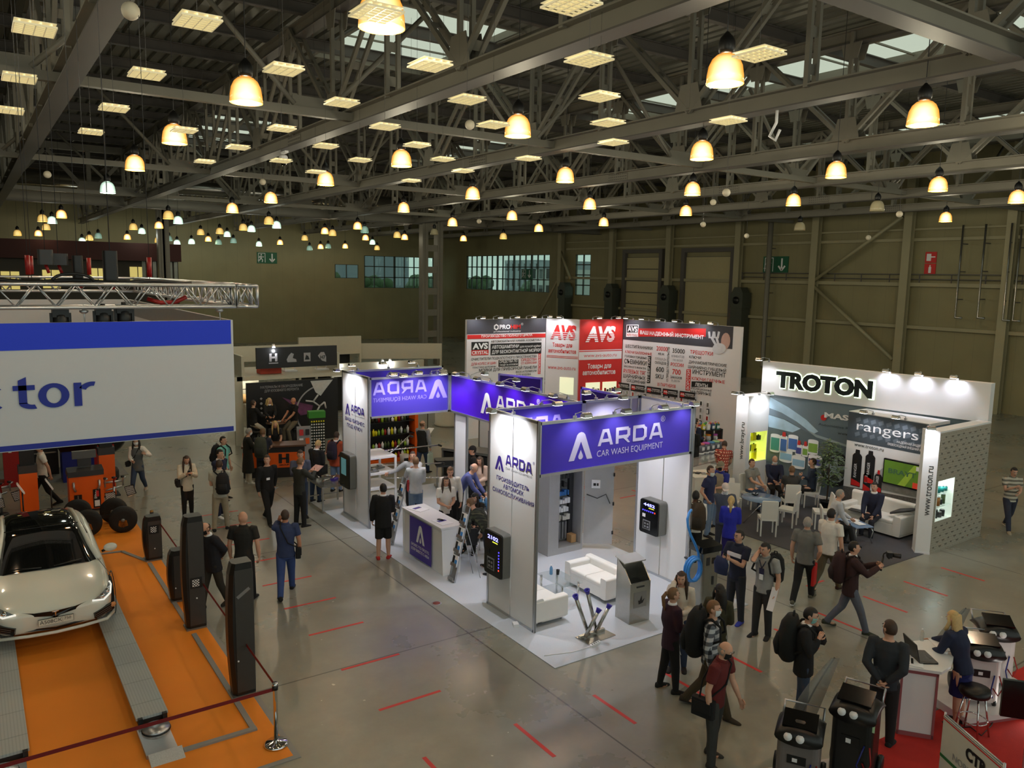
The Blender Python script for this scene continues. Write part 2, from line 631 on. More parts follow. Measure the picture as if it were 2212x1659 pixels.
# wall columns, rails and bracing of the side wall
for i, y in enumerate((12.9, 18.7, 23.9, 29.6, 35.4, 41.7, 47.9, 54.5)):
 b = MB()
 b.bx(XW - .62,XW - .58,y - .22,y + .22,0,13.3,WCOL).bx(XW - .58,XW - .3,y - .02,y + .02,0,13.3,WCOL).bx(XW - .3,XW - .26,y - .22,y + .22,0,13.3,WCOL)
 b.build('wall_column',kind='structure',label='painted steel column against the side wall',category='column',group='columns of the side wall')
b = MB()
for z, d in ((4.05, .18), (6.35, .2), (8.75, .16), (9.3, .1)):
 b.bx(XW - .26, XW - .02, 12, 54, z - d / 2, z + d / 2, WCOL)
b.bx(XW - .26, XW - .02, 12, 36, 6.62, 6.66, PAINTDK)
for k in range(14):
 b.bx(XW - .24, XW - .2, 13 + 1.7 * k, 13.05 + 1.7 * k, 6.4, 6.9, PAINTDK)
b.bx(XW - .26, XW - .2, 12, 36, 6.88, 6.93, PAINTDK)
b.build('trim_1', kind='structure', label='horizontal wall rails of the side wall', category='trim')
for i,(y0,z0,y1,z1,lab) in enumerate(((29.6,6.4,24.3,10.0,'diagonal brace rising right from the middle side wall column'),(29.6,6.2,24.2,2.2,'diagonal brace falling right from the middle side wall column'),(54.5,8.6,53.0,6.2,'short diagonal brace beside the narrow window'),(57.6,2.6,54.8,6.1,'diagonal brace at the far end of the side wall'))):
 tag(MB().tube([(XW - .5,y0,z0),(XW - .5,y1,z1)],.11,WCOL,8).build('wall_brace',kind='structure'),lab,'brace')
# pipes running down the side wall
for i,(y,r,z0,z1) in enumerate(((32.7,.17,1.0,10.3),(20.9,.055,4.7,9.4),(19.8,.055,4.75,9.4),(18.6,.05,4.7,9.4),(18.15,.05,4.7,9.1),(17.6,.05,4.7,9.4))):
 b = MB().tube([(XW - .75, y, z1), (XW - .75, y, z0), (XW - .75, y - .35, z0)], r,INOX if i else PAINTST,8)
 for k in range(3):
  b.box((XW - .45, y, z0 + (z1 - z0) * (.2 + .3 * k)), (.6, .05, .05), PAINTDK)
 tag(b.build('drain_pipe' if i == 0 else 'water_pipe',kind='structure'),'thick vertical drain pipe beside the green exit sign' if i == 0 else 'thin vertical pipe ending in an elbow on the side wall','pipe',None if i == 0 else 'thin pipes on the side wall')

# safety signs on the side wall
SGR = mat('sign_green', (14, 92, 62), 0.5, var=0.0)
def exit_sign(loc, rz, sc, label):
 t = thing('exit_sign', label, 'sign', loc, rz)
 MB().bx(-1.0 * sc, 1.0 * sc, 0, .04, -.55 * sc, .55 * sc, SGR).build('panel', t)
 b = MB()
 y = -.004
 u, v = V((1, 0, 0)), V((0, 0, 1))
 def pr(pts):
  b.prism([(x * sc, z * sc) for x, z in pts], (0, y, 0), u, v, .004, PRINTW)
 def st(pts, w):
  for p, q in zip(pts, pts[1:]):
   d = V((q[0] - p[0], q[1] - p[1])); n = V((-d.y, d.x)).normalized() * w / 2
   pr([(p[0] + n.x,p[1] + n.y),(p[0] - n.x,p[1] - n.y),(q[0] - n.x,q[1] - n.y),(q[0] + n.x,q[1] + n.y)])
 st([(-.85, -.45), (-.85, .45), (-.2, .45), (-.2, -.45)], .05)              # doorway
 pr([(-.58 + .07 * math.cos(R(a)), .3 + .07 * math.sin(R(a))) for a in range(0,360,30)])   # running figure
 st([(-.58, .2), (-.62, -.05)], .13)
 st([(-.62, -.05), (-.45, -.2), (-.5, -.42)], .08)
 st([(-.62, -.05), (-.75, -.25), (-.92, -.25)], .08)
 st([(-.58, .18), (-.42, .05), (-.33, .12)], .06)
 st([(-.58, .18), (-.76, .12), (-.78, -.02)], .06)
 st([(.5, .42), (.5, -.3)], .12)
 st([(.24, -.08), (.5, -.38), (.76, -.08)], .12)
 b.build('pictogram', t)
 return t
exit_sign((XW - .06, 32.7, 7.43), R(-90), .95, 'green running man exit sign on the side wall')
exit_sign((22.6, YF - .06, 7.6), 0, .9, 'green running man exit sign on the far end wall')
exit_sign((XW - .06, 60.0, 6.6),R(-90),.85,'green running man exit sign in front of the curtain wall glazing')
t = thing('fire_sign','red fire equipment sign with hose and extinguisher pictograms','sign',(XW - .05,22.8,7.5),R(-90))
b = MB().bx(-.3, .3, 0, .04, .02, .6, PRINTR).bx(-.3, .3, 0, .04, -.6, -.02, PRINTR)
b.build('panel', t)
b = MB().bx(-.22,.02,-.006,0,.12,.5,PRINTW).bx(.02,.24,-.006,0,.3,.36,PRINTW).bx(-.07,.07,-.006,0,-.52,-.2,PRINTW).bx(-.03,.03,-.006,0,-.2,-.1,PRINTW)
b.build('pictogram', t)

SKG = WGL.copy()
SKG.name = 'skylight_glass'
[n for n in SKG.node_tree.nodes if n.type == 'BSDF_TRANSPARENT'][0].inputs[0].default_value = (.98, .98,.92,1)
# roof deck: ribbed steel sheet, with skylights -----------------------------
DECK = mat('ribbed_roof_sheet', (118, 118, 108), 0.45, 0.25, var=0.06, scale=0.8)
SKY = [(9.7,13.7,19.6,25.8),(22.2,25.0,10.4,27.0),(34.0,37.2,9.0,26.0),(22.2,25.0,34.0,46.0),(9.7,12.9,38.0,48.0)]
b = MB()
x, PER = -22.0, 0.4
while x < XW:
 x1 = x + PER
 hol = [(s[2], s[3]) for s in SKY if s[0] <= x + PER / 2 <= s[1]]
 segs, cur = [], -8.0
 for a, c in sorted(hol):
  segs.append((cur, a)); cur = c
 segs.append((cur, YF))
 for a, c in segs:
  pr = [(x, 0), (x + .25, 0), (x + .28, .1), (x + .37, .1), (x + .4, 0)]
  vs = [(px, a, ZR + pz) for px, pz in pr] + [(px, c, ZR + pz) for px, pz in pr]
  b.add(vs, [(i, i + 5, i + 6, i + 1) for i in range(4)], DECK)
 x = x1
b.build('ceiling', kind='structure', label='ribbed steel roof deck', category='ceiling')
for i, (x0, x1, y0, y1) in enumerate(SKY):
 o = MB()
 for a in (x0, x1):
  o.bx(a - .06, a + .06, y0, y1, ZR - .05, ZR + .22, PAINTST)
 for k in range(int((y1 - y0) / 2.0) + 1):
  yy = min(y1, y0 + 2.0 * k)
  o.bx(x0, x1, yy - .03, yy + .03, ZR + .12, ZR + .17, PAINTST)
 for a in (y0, y1):
  o.bx(x0, x1, a - .05, a + .05, ZR - .05, ZR + .22, PAINTST)
 o = o.build('skylight',kind='structure',label='rectangular skylight let into the roof deck',category='skylight',group='skylights in the roof')
 MB().bx(x0, x1, y0, y1, ZR + .17, ZR + .18, SKG).build('pane', o)

# purlins
for k in range(27):
 y = -6.4 + 3.05 * k
 MB().bx(-4.2,XW,y - .09,y + .09,ZT + .36,ZT + .39,PAINTDK).bx(-4.2,XW,y - .02,y + .02,ZT + .39,ZR - .02,PAINTDK).bx(-4.2,XW,y - .09,y + .09,ZR - .04,ZR - .01,PAINTDK).build('roof_purlin',kind='structure',label='steel purlin carrying the roof deck',category='purlin',group='roof purlins')

# the long trusses ---------------------------------------------------------
def me_of(b, name):
 o = b.build(name)
 me = o.data
 bpy.data.objects.remove(o)
 return me
def inst(name, me, parent, loc, rot=(0, 0, 0)):
 o = bpy.data.objects.new(name, me)
 COL.objects.link(o)
 o.parent = parent
 o.location = loc
 o.rotation_euler = rot
 return o
HV = ZT - ZC - 0.36
def laced(a, c, w=0.26, t=0.085, d=.1):
 """two angles held apart by batten plates, in the plane x = 0"""
 a, c = V(a), V(c)
 b = MB()
 dr = (c - a).normalized()
 n = V((1, 0, 0))
 for s_ in (-1, 1):
  o = n * (s_ * w / 2)
  b.bar(a + o, c + o, t, d, PAINTST, up=dr.cross(n))
 L = (c - a).length
 for k in range(4):
  p = a + dr * (L * (k + .5) / 4)
  b.bar(p - dr * .1, p + dr * .1, w, .02, PAINTST, up=dr.cross(n))
 return b
BAY = 3.05
me_post = me_of(laced((0, 0, 0), (0, 0, HV + .36)), 'post')
me_d1 = me_of(laced((0, 0, 0), (0, BAY, HV + .36)), 'diagonal')
me_d2 = me_of(laced((0, BAY, 0), (0, 0, HV + .36)), 'diagonal')
def chordmesh(L):
 b = MB()
 b.bx(-.19, .19, 0, L, 0, .03, PAINTDK).bx(-.03, .03, 0,L,.03,.33,PAINTST).bx(-.19,.19,0,L,.33,.36,PAINTST)
 return b
def gusset(b, y, zc, up, w=.8, h=.55):
 s_ = 1 if up else -1
 for xx in (-.17, .15):
  b.prism([(y - w / 2,zc),(y + w / 2,zc),(y + w * .32,zc + s_ * h),(y - w * .32,zc + s_ * h)],(xx,0,0),(0,1,0),(0,0,1),.02,PAINTST)
def truss(x, y0, nb, label, first_post, group):
 t = thing('roof_truss', label, 'truss', (x, y0, ZC), 0, group, 'structure')
 L = nb * BAY
 b = chordmesh(L)
 for k in range(0, nb + 1, 1):
  if k % 2 == 0:
   gusset(b, min(max(k * BAY, .4), L - .4), .36, True)
  if k % 6 == 3:                                    # bolted splice plates
   for xx in (-.045, .035):
    b.bx(xx, xx + .01, k * BAY - .5, k * BAY + .5, .05, .31, PAINTST)
   for i in range(10):
    for q in range(3):
     for sx_ in (-.052, .045):
      b.bx(sx_,sx_ + .012,k * BAY - .45 + i * .1,k * BAY - .41 + i * .1,.09 + q * .09,.13 + q * .09,PAINTDK)
 b.build('bottom_chord', t)
 b = MB()
 b.M = Matrix.Translation((0, 0, ZT - ZC))
 b.bx(-.16, .16, 0, L, 0, .03, PAINTDK).bx(-.03, .03, 0,L,.03,.33,PAINTST).bx(-.16,.16,0,L,.33,.36,PAINTST)
 for k in range(nb + 1):
  gusset(b, min(max(k * BAY, .3), L - .3), 0.0, False, .6, .4)
 b.build('top_chord', t)
 for k in range(nb + 1):
  inst('post', me_post, t, (0, k * BAY, .3))
 for k in range(nb):
  inst('diagonal', me_d1 if k % 2 == 0 else me_d2, t, (0, k * BAY, .3))
 return t
wds = ['outermost', 'nearest on the left', 'second', 'third', 'fourth', 'fifth', 'sixth', 'seventh']
NB = 18
Y0 = YG - .3 - NB * BAY
for k, x in enumerate(TX):
 if k == 0:
  continue
 truss(x, Y0, NB, 'long grey roof truss over the near bay', 0, 'roof trusses over the near bay')
 truss(x, YG + .3, 7, 'grey roof truss over the far bay', 0, 'roof trusses over the far bay')

# the cross girder on the lattice columns
t = thing('roof_girder','deep cross girder carried on the lattice column','girder',(-4.2,YG,ZC),0,None,'structure')
L = XW + 4.2
b = MB()
b.bx(0, L, -.22, .22, 0, .04, PAINTDK).bx(0, L, -.03, .03, .04, .5, PAINTST).bx(0, L, -.22,.22,.5,.54,PAINTST)
for k in range(int(L / 4) + 1):
 x = 2.2 + 4 * k
 if x < L - 1:
  b.prism([(x - .7,.54),(x + .7,.54),(x + .5,1.25),(x - .5,1.25)],(0,-.2,0),(1,0,0),(0,0,1),.03,PAINTST)
b.build('bottom_chord', t)
MB().bx(0, L, -.2, .2, 2.85, 3.2, PAINTST).build('top_chord', t)
for k in range(int(L / 4) + 1):
 x = 2.2 + 4 * k
 if x + 4 > L:
  break
 MB().bar((x, 0, .5), (x, 0, 2.9), .22, .22, PAINTST).build('post', t)
 MB().bar((x, 0, .6), (x + 2, 0, 2.85), .2, .2, PAINTST).build('diagonal', t)
 MB().bar((x + 4, 0, .6), (x + 2, 0, 2.85), .2, .2, PAINTST).build('diagonal', t)

# longitudinal braces between the trusses at bottom-chord level
for yb in (6.3, 18.3, 31.6, 44.0):
 t = thing('cross_brace','grey tie beam crossing between the roof trusses','brace',(-4.1,yb,ZC),0,'tie beams between the roof trusses','structure')
 b = MB()
 if yb < 8:
  b.bx(0,L - .2,-.17,.17,.02,.05,PAINTDK).bx(0,L - .2,-.03,.03,.05,.32,PAINTST).bx(0,L - .2,-.17,.17,.32,.35,PAINTST)
 else:
  b.bx(0, L - .2, -.09, .09, .12, .3, PAINTST)
 b.build('beam', t)
 if yb > 8:
  for k in range(7):
   x = 2 + 6 * k
   b = MB().tube([(x + 2.6 - .05,0,.35),(x + .1,0,2.9)],.06,PAINTST,8).tube([(x + 3.4,0,.35),(x + 5.9,0,2.9)],.06,PAINTST,8)
   b.bx(x + 2.5, x + 3.5, -.02, .02, .28, .55, PAINTST)
   b.build('vee_brace', t)

# lattice columns
def lattice_column(x, y, label, w=1.45, top=13.2):
 t = thing('lattice_column', label, 'column', (x, y, 0), 0, None, 'structure')
 b = MB()
 for s_ in (-1, 1):
  b.bx(s_ * (w / 2 - .22) - .22, s_ * (w / 2 - .22) + .22, -.28, .28, 0, top, PAINTST)
  b.bx(s_ * (w / 2 - .22) - .04, s_ * (w / 2 - .22) + .04, -.34, -.28, 0, top, PAINTST)
 b.build('leg', t)
 for k in range(9):
  MB().bx(-w / 2 + .3, w / 2 - .3, -.24, -.18, .5 + 1.5 * k, .95 + 1.5 * k, PAINTST).build('batten', t)
 return t
lattice_column(27.3, YG, 'pale two-legged lattice column behind the central booth', 1.62)
lattice_column(11.8, 61.0, 'pale column standing behind the hanging truss end', .75)

# ducts along the girder
tag(MB().tube([(-4,YG + 1.6,11.3),(40,YG + 1.6,11.3)],.42,INOX,14).build('ventilation_duct',kind='structure'),'shiny round ventilation duct running along the girder','duct')

# high-bay lamps ------------------------------------------------------------
def lampmat(name, rim, core, s_rim, s_core):
 m, nt, b = nodes_of(name, 0.2)
 tc = nt.nodes.new('ShaderNodeTexCoord'); sp = nt.nodes.new('ShaderNodeSeparateXYZ')
 nt.links.new(tc.outputs['Object'], sp.inputs[0])
 lw = nt.nodes.new('ShaderNodeLayerWeight'); lw.inputs[0].default_value = 0.5
 f = mnode(nt, 'MULTIPLY', mnode(nt, 'POWER', mnode(nt, 'SUBTRACT', 1.0, lw.outputs['Facing']), 2.2), 1.0)
 col = mixc(nt, f, rgb(*rim), rgb(*core))
 nt.links.new(col, b.inputs['Emission Color'])
 nt.links.new(mnode(nt, 'MULTIPLY_ADD', f, s_core - s_rim, s_rim), b.inputs['Emission Strength'])
 b.inputs['Base Color'].default_value = rgb(*rim)
 return m
LWARM = lampmat('lit_prismatic_dome_warm', (255, 172, 60), (255, 240, 186), .6, 2.4)
LGOLD = lampmat('lit_prismatic_dome_gold', (226, 176, 84), (250, 222, 140), .5, 1.0)
LCOOL = lampmat('lit_prismatic_dome_cool', (190, 226, 206), (246, 255, 240), .6, 1.7)
LTEAL = lampmat('lit_prismatic_dome_dim', (120, 160, 140), (176, 206, 190), .3, .6)
LOFF = mat('unlit_prismatic_dome', (196, 184, 150), 0.3, var=0.02)
KINDS = {'w': LWARM, 'g': LGOLD, 'c': LCOOL, 't': LTEAL, 'o': LOFF}
DOME = [(.085,.40),(.13,.385),(.19,.33),(.232,.24),(.252,.12),(.26,0.0),(.248,0.0),(.238,.12),(.215,.23),(.17,.31),(.08,.37)]
def make_lamp(kind):
 t = thing('high_bay_lamp', '', 'lamp', (0, 0, 0))
 MB().lathe([(.06,.40),(.1,.42),(.115,.47),(.115,.56),(.09,.62),(.035,.68),(.02,.7)],BLACK,16,(0,0,-.2)).build('gear_housing',t)
 MB().lathe(DOME, KINDS[kind], 24, (0, 0, -.2), cap=False).build('dome', t)
 MB().tube([(0, 0, 0), (0, 0, 1)], .008, DARKGREY, 5).build('cable', t, (0, 0, .49))
 return t
LAMPROTO = {}
def hang(t, z):
 for c in COL.objects:
  if c.parent is t and c.name.startswith(('cable', 'suspension')):
   c.scale = (1, 1, ZR + .002 - z)
NEAR = [(4.0,8.49),(3.96,13.5),(8.91,7.85),(9.09,13.16),(13.77,7.69),(9.33,18.67),(3.95,18.78),(4.1,24.52),(9.51,24.27),(13.98,12.88),(18.94,12.78),(14.42,18.44),(15.13,24.66),(10.25,31.99),(20.66,24.8),(19.61,18.39),(23.74,12.63),(28.8,12.67),(24.8,18.37),(21.98,32.18),(16.15,32.1),(25.57,24.3),(27.77,32.15),(35.49,18.43)]
FAR = [(4.4,48.0,9.15,'w'),(3.9,52.9,9.15,'g'),(4.5,54.5,9.15,'c'),(4.9,63.9,9.15,'g'),(4.7,68.0,8.85,'w'),(3.4,68.0,8.81,'g'),(8.8,43.9,9.15,'g'),(10.1,47.9,9.15,'c'),(10.3,54.3,9.15,'w'),(9.4,57.8,9.15,'g'),(10.9,63.6,9.15,'c'),(10.0,36.6,9.15,'w'),(13.9,43.8,9.15,'g'),(15.5,47.4,9.15,'c'),(14.8,51.8,9.15,'g'),(15.7,53.1,9.15,'c'),(15.0,58.2,9.15,'g'),(16.7,62.7,9.15,'c'),(16.6,68.0,8.93,'w'),(15.3,68.0,8.68,'c'),(14.2,68.0,8.55,'c'),(13.6,68.0,8.85,'t'),(12.8,68.0,8.7,'g'),(10.6,68.0,8.84,'w'),(8.6,68.0,8.84,'t'),(8.0,68.0,8.67,'g'),(7.5,68.0,8.43,'c'),(14.4,61.1,9.15,'g'),(17.4,68.0,8.71,'t'),(18.6,68.0,8.88,'t'),(20.7,68.0,8.69,'c'),(22.5,68.0,8.89,'w'),(22.9,63.1,9.15,'g'),(20.0,51.3,9.15,'w'),(21.3,53.2,9.15,'g'),(19.2,44.1,9.15,'w'),(21.2,47.6,9.15,'t'),(25.9,58.0,9.15,'w'),(30.0,65.7,9.15,'c'),(31.5,68.0,8.75,'g'),(25.1,68.0,8.5,'t'),(26.1,68.0,8.66,'w'),(26.8,68.0,8.73,'t'),(28.4,68.0,8.79,'w'),(25.5,51.7,9.15,'g'),(27.4,54.3,9.15,'w'),(25.4,46.1,9.15,'o'),(21.3,36.7,9.15,'w'),(27.2,37.1,9.15,'w'),(31.2,52.1,9.15,'w'),(31.2,46.7,9.15,'g')]
ALL = [(x, y, 9.3,'w') for x,y in NEAR] + [(4.5,32.56,9.3,'c'),(28.84,17.6,9.3,'o'),(33.0,24.0,9.0,'o')] + FAR
LW = {'w': (1.0, .91, .66), 'g': (1.0, .91, .66), 'c': (.93, 1.0, .88), 't': (.8, 1, .9)}
LE = {'w': 1.0, 'g': .5, 'c': 1.0, 't': .3, 'o': 0}
LAMP_W = 100.0
names = {'w': 'warm white high-bay dome lamp hanging from the roof trusses','g': 'dim golden high-bay dome lamp hanging from the roof','c': 'cool white high-bay dome lamp hanging among warm ones','t': 'faint greenish high-bay dome lamp in the far bay','o': 'unlit cream high-bay dome lamp near the side wall'}
for x, y, z, k in ALL:
 if k not in LAMPROTO:
  t = LAMPROTO[k] = make_lamp(k)
  t.location = (x, y, z)
 else:
  t = dup(LAMPROTO[k], (x, y, z))
 hang(t, z + .49)
 t['label'] = names[k]
 t['group'] = {'w': 'warm high-bay lamps','g': 'golden high-bay lamps','c': 'cool white high-bay lamps','t': 'greenish high-bay lamps','o': 'unlit high-bay lamps'}[k]
 if LE[k]:
  add_light('POINT',None,(x,y,z - .32),LAMP_W * LE[k] * (.3 if y > 42 else 1),LW[k],.16,name='high_bay_bulb').parent = None
# lamps that hang over the part of the hall behind and beside the picture
for x,y in ((4,3),(9,2.5),(14,2.5),(19,7.5),(24,7.5),(-1.5,8),(-1.5,13.5),(-1.5,19),(-1.5,25),(30,7),(19,2.5)):
 t = dup(LAMPROTO['w'], (x, y, 9.9), None, 'warm white high-bay dome lamp hanging from the roof trusses')
 hang(t, 10.39)
 add_light('POINT', None, (x, y, 9.58), LAMP_W, LW['w'], .16, name='high_bay_bulb')

# ceiling lights reflected in glass before the camera, built as glowing louvred panels
LOUV = mat('reflected_louvre_glow', (214, 210, 186), 0.4, var=0.0, emit=(255, 232, 170), estr=0.30)
TUBEM = mat('reflected_tube_glow', (255, 240, 200), 0.4, var=0.0, emit=(255, 236, 176), estr=.75)
PZ = 9.0
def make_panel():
 t = thing('reflected_luminaire', '', 'lamp')
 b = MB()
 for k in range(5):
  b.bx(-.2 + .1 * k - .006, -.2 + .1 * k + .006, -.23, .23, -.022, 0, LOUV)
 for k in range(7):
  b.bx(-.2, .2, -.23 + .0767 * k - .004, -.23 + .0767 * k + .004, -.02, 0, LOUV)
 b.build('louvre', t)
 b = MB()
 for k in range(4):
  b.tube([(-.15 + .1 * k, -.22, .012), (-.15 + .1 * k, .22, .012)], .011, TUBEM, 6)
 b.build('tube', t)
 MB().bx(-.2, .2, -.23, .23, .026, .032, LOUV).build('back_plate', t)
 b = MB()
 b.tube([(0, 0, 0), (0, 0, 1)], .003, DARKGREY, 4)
 b.build('suspension_wire', t, (0, 0, .03))  # added wire; the reflected lights have no hangers
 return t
pp = None
spots = []
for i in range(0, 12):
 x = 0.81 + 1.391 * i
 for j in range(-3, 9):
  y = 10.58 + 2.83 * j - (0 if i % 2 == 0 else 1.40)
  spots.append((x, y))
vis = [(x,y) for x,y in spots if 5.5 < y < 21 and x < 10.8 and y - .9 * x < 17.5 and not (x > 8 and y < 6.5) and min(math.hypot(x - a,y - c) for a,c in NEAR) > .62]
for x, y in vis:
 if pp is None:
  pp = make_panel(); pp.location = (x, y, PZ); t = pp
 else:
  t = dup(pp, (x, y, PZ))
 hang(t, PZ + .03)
 t['label'] = 'reflection of a square louvred ceiling light, built below the trusses'
 t['group'] = 'reflected ceiling lights in a staggered grid'
# small white globes hanging on wires between the lamps
GLOBE = mat('white_globe', (216, 206, 184), 0.5, var=0.0)
gp_ = None
for x,y,z in ((1.9,11.2,9.55),(2.3,28.5,9.2),(8.7,28.0,9.45),(9.6,15.8,9.75),(17.2,14.9,8.75),(22.3,19.9,9.15),(24.7,22.5,8.6),(28.6,23.5,8.35),(26.6,15.4,8.75),(31.8,19.7,8.3),(35.2,14.4,8.8),(20.0,32.0,8.9)):
 if gp_ is None:
  gp_ = thing('globe_sensor', '', 'globe', (x, y, z)); t = gp_
  MB().ell((0, 0, 0), .11, GLOBE, 16, 10).build('globe', t)
  MB().tube([(0, 0, 0), (0, 0, 1)], .005, DARKGREY, 5).build('cable', t, (0, 0, .1))
 else:
  t = dup(gp_, (x, y, z))
 hang(t, z + .1)
 t['label'] = 'small white globe hanging on a wire from the roof'
 t['group'] = 'hanging white globes'
# dome camera under the second truss
t = thing('security_camera','white dome security camera on a bracket under the truss chord','camera',(7.86,23.3,9.84))
MB().bx(-.05, .05, -.3, .1, -.06, 0, PRINTW).build('bracket', t)
MB().lathe([(.09,-.1),(.12,-.14),(.12,-.3)],PRINTW,16).ell((0,0,-.3),(.1,.1,.1),GLOSSBLACK,14,8).build('dome',t)
# white hook light on the second visible chord
tag(MB().tube([(13.86,10.8,9.84),(13.86,10.8,9.6),(13.86,10.95,9.35),(13.86,10.8,9.25),(13.86,10.7,9.45)],.03,PRINTW,8).build('cable_loop'),'white bent cable loop hanging from the truss chord','cable')
# yard shown by the reflected windows, built beyond the glazing
for i,(x,y,w,d,h,c) in enumerate(((74,88,14,10,7.4,(196,200,198)),(100,128,20,12,9.5,(150,160,168)),(60,140,18,10,10,(140,150,160)),(112,78,16,10,7.5,(206,206,200)))):
 t = thing('building',('pale low building outside the curtain wall','taller grey-blue building beyond the yard','distant tower block beyond the end wall glazing','white low building at the far side of the yard')[i],'building',(x,y,0))
 fmx = mat('facade_%d' % i, c, 0.8, var=0.04, scale=.3)
 MB().bx(-w / 2, w / 2, -d / 2, d / 2, 0, h, fmx).build('wall', t)
 b = MB()
 for k in range(3):
  for q in range(6):
   b.bx(-w / 2 - .05,-w / 2,-d / 2 + .5 + q * d / 6,-d / 2 + .5 + q * d / 6 + .8,1.5 + k * h / 3.2,2.9 + k * h / 3.2,DARKGREY)
 b.build('window', t)
LEAF = mat('tree_leaves', (62, 84, 52), 0.8, var=0.25, scale=2.5)
BARK = mat('tree_bark', (80, 66, 52), 0.9, var=0.1)
rt = random.Random(3)
for i in range(10):
 x, y = ((57 + 9 * i), (108 - 2 * i)) if i < 6 else (33 + 8 * (i - 6), 98 + i)
 t = thing('tree','broad green tree in the yard outside the glazing','tree',(x,y,0),0,'trees outside the glazing')
 MB().tube([(0, 0, 0), (.1, 0, 2.5)], [.3, .2], BARK, 8).build('trunk', t)
 b = MB()
 for k in range(40):
  a, q, zz = rt.uniform(0, 6.28), rt.uniform(0, 2.0), rt.uniform(2.2, 5.6)
  b.ell((q * math.cos(a), q * math.sin(a), zz), rt.uniform(.5, 1.2), LEAF, 8, 5)
 b.build('crown', t)
# ------------------------------------------------------------------ the white and purple car wash booth
CARPG = mat('pale_grey_carpet', (188, 194, 202), 0.95, var=0.03, scale=60, bump=0.15)
CARPD = mat('charcoal_carpet', (74, 74, 80), 0.95, var=0.06, scale=60, bump=0.15)
CARPR = mat('red_carpet', (176, 34, 26), 0.95, var=0.05, scale=60, bump=0.15)
LEATHER = mat('white_leatherette', (228, 226, 220), 0.38, var=0.02, scale=5)
BULBM = mat('lit_halogen_glass', (255, 255, 255), 0.3, var=0.0, emit=(250, 250, 255), estr=6.0)
def film(name, col, thru):
 m, nt, b = nodes_of(name, 0.3)
 b.inputs['Base Color'].default_value = rgb(*col)
 tl = nt.nodes.new('ShaderNodeBsdfTranslucent'); tl.inputs[0].default_value = rgb(*col)
 tr = nt.nodes.new('ShaderNodeBsdfTransparent'); tr.inputs[0].default_value = rgb(*[min(255,int(c * 1.0 + 70)) for c in col])
 m1 = nt.nodes.new('ShaderNodeMixShader'); m1.inputs[0].default_value = .35
 m2 = nt.nodes.new('ShaderNodeMixShader'); m2.inputs[0].default_value = thru
 nt.links.new(b.outputs[0], m1.inputs[1]); nt.links.new(tl.outputs[0], m1.inputs[2])
 nt.links.new(m1.outputs[0], m2.inputs[1]); nt.links.new(tr.outputs[0], m2.inputs[2])
 nt.links.new(m2.outputs[0], [n for n in nt.nodes if n.type == 'OUTPUT_MATERIAL'][0].inputs[0])
 return m
FILM = film('violet_banner_film', (98, 82, 206), .22)
FILMW = mat('pale_lilac_print', (206, 200, 236), 0.4, var=0.0)
FILML = mat('faded_lilac_print', (150, 136, 220), 0.4, var=0.0)
DEEP = mat('deep_violet_banner', (70, 18, 190), 0.35, var=0.02, scale=2)
DARKV = mat('dark_violet_banner', (44, 26, 92), 0.4, var=0.02, scale=2)

tag(MB().bx(7.65,12.5,9.7,21.0,0,.012,CARPG).build('booth_carpet'),'pale grey carpet laid under the white and purple booth','carpet')

STROKES = {'A': [[(.1, 0), (.36, .9), (.64, .9), (.9, 0)], [(.2, .3), (.8, .3)]],
   'R': [[(.1, 0), (.1, .9), (.8, .9), (.9, .8), (.9, .5), (.8, .4), (.1, .4)], [(.55, .4), (.88,0)]],
   'D': [[(.1, .1), (.1, .9), (.74, .9), (.9, .74), (.9, .26), (.74, .1), (.1, .1)]]}
def wide_word(b, s, o, w, h, m, y=0.0, mirror=False, gap=.2, sw=.2):
 """square-cut capital letters built from strokes; o = lower left corner in the local x, z plane"""
 n = len(s)
 lw = w / (n + gap * (n - 1))
 for i, ch in enumerate(s):
  for line in STROKES[ch]:
   for p, q in zip(line, line[1:]):
    y -= .0004
    d = V((q[0] - p[0], q[1] - p[1]))
    d.normalize()
    nn = V((-d.y, d.x)) * sw / 2
    e = d * sw * .42
    pts = [(p[0] - e.x + nn.x,p[1] - e.y + nn.y),(p[0] - e.x - nn.x,p[1] - e.y - nn.y),(q[0] + e.x - nn.x,q[1] + e.y - nn.y),(q[0] + e.x + nn.x,q[1] + e.y + nn.y)]
    vs = []
    for px, pz in pts:
     px = min(1.02, max(-.02, px)); pz = min(1.0, max(0, pz))
     xx = (i * (1 + gap) + px) * lw
     vs.append((o[0] + (w - xx if mirror else xx), y, o[1] + pz * h))
    b.add(vs, [(0, 1, 2, 3)], m)
def drop_mark(b, o, w, h, m, y=0.0):
 """the arch-and-drop mark"""
 ap = [(0, 0), (.23, 0), (.5, .66), (.77, 0), (1, 0), (.67, .9), (.6, .97), (.5, 1.0), (.4, .97), (.33,.9)]
 b.add([(o[0] + px * w,y,o[1] + pz * h) for px,pz in ap],[(0,1,2,9),(9,2,8),(8,2,7),(7,2,6),(6,2,5),(5,2,3,4)],m)
 dr = [(.5, .36)] + [(.5 + .1 * math.cos(R(a)), .12 + .1 * math.sin(R(a))) for a in range(20, -201, -20)]
 b.add([(o[0] + px * w, y, o[1] + pz * h) for px, pz in dr], [tuple(range(len(dr)))], m)

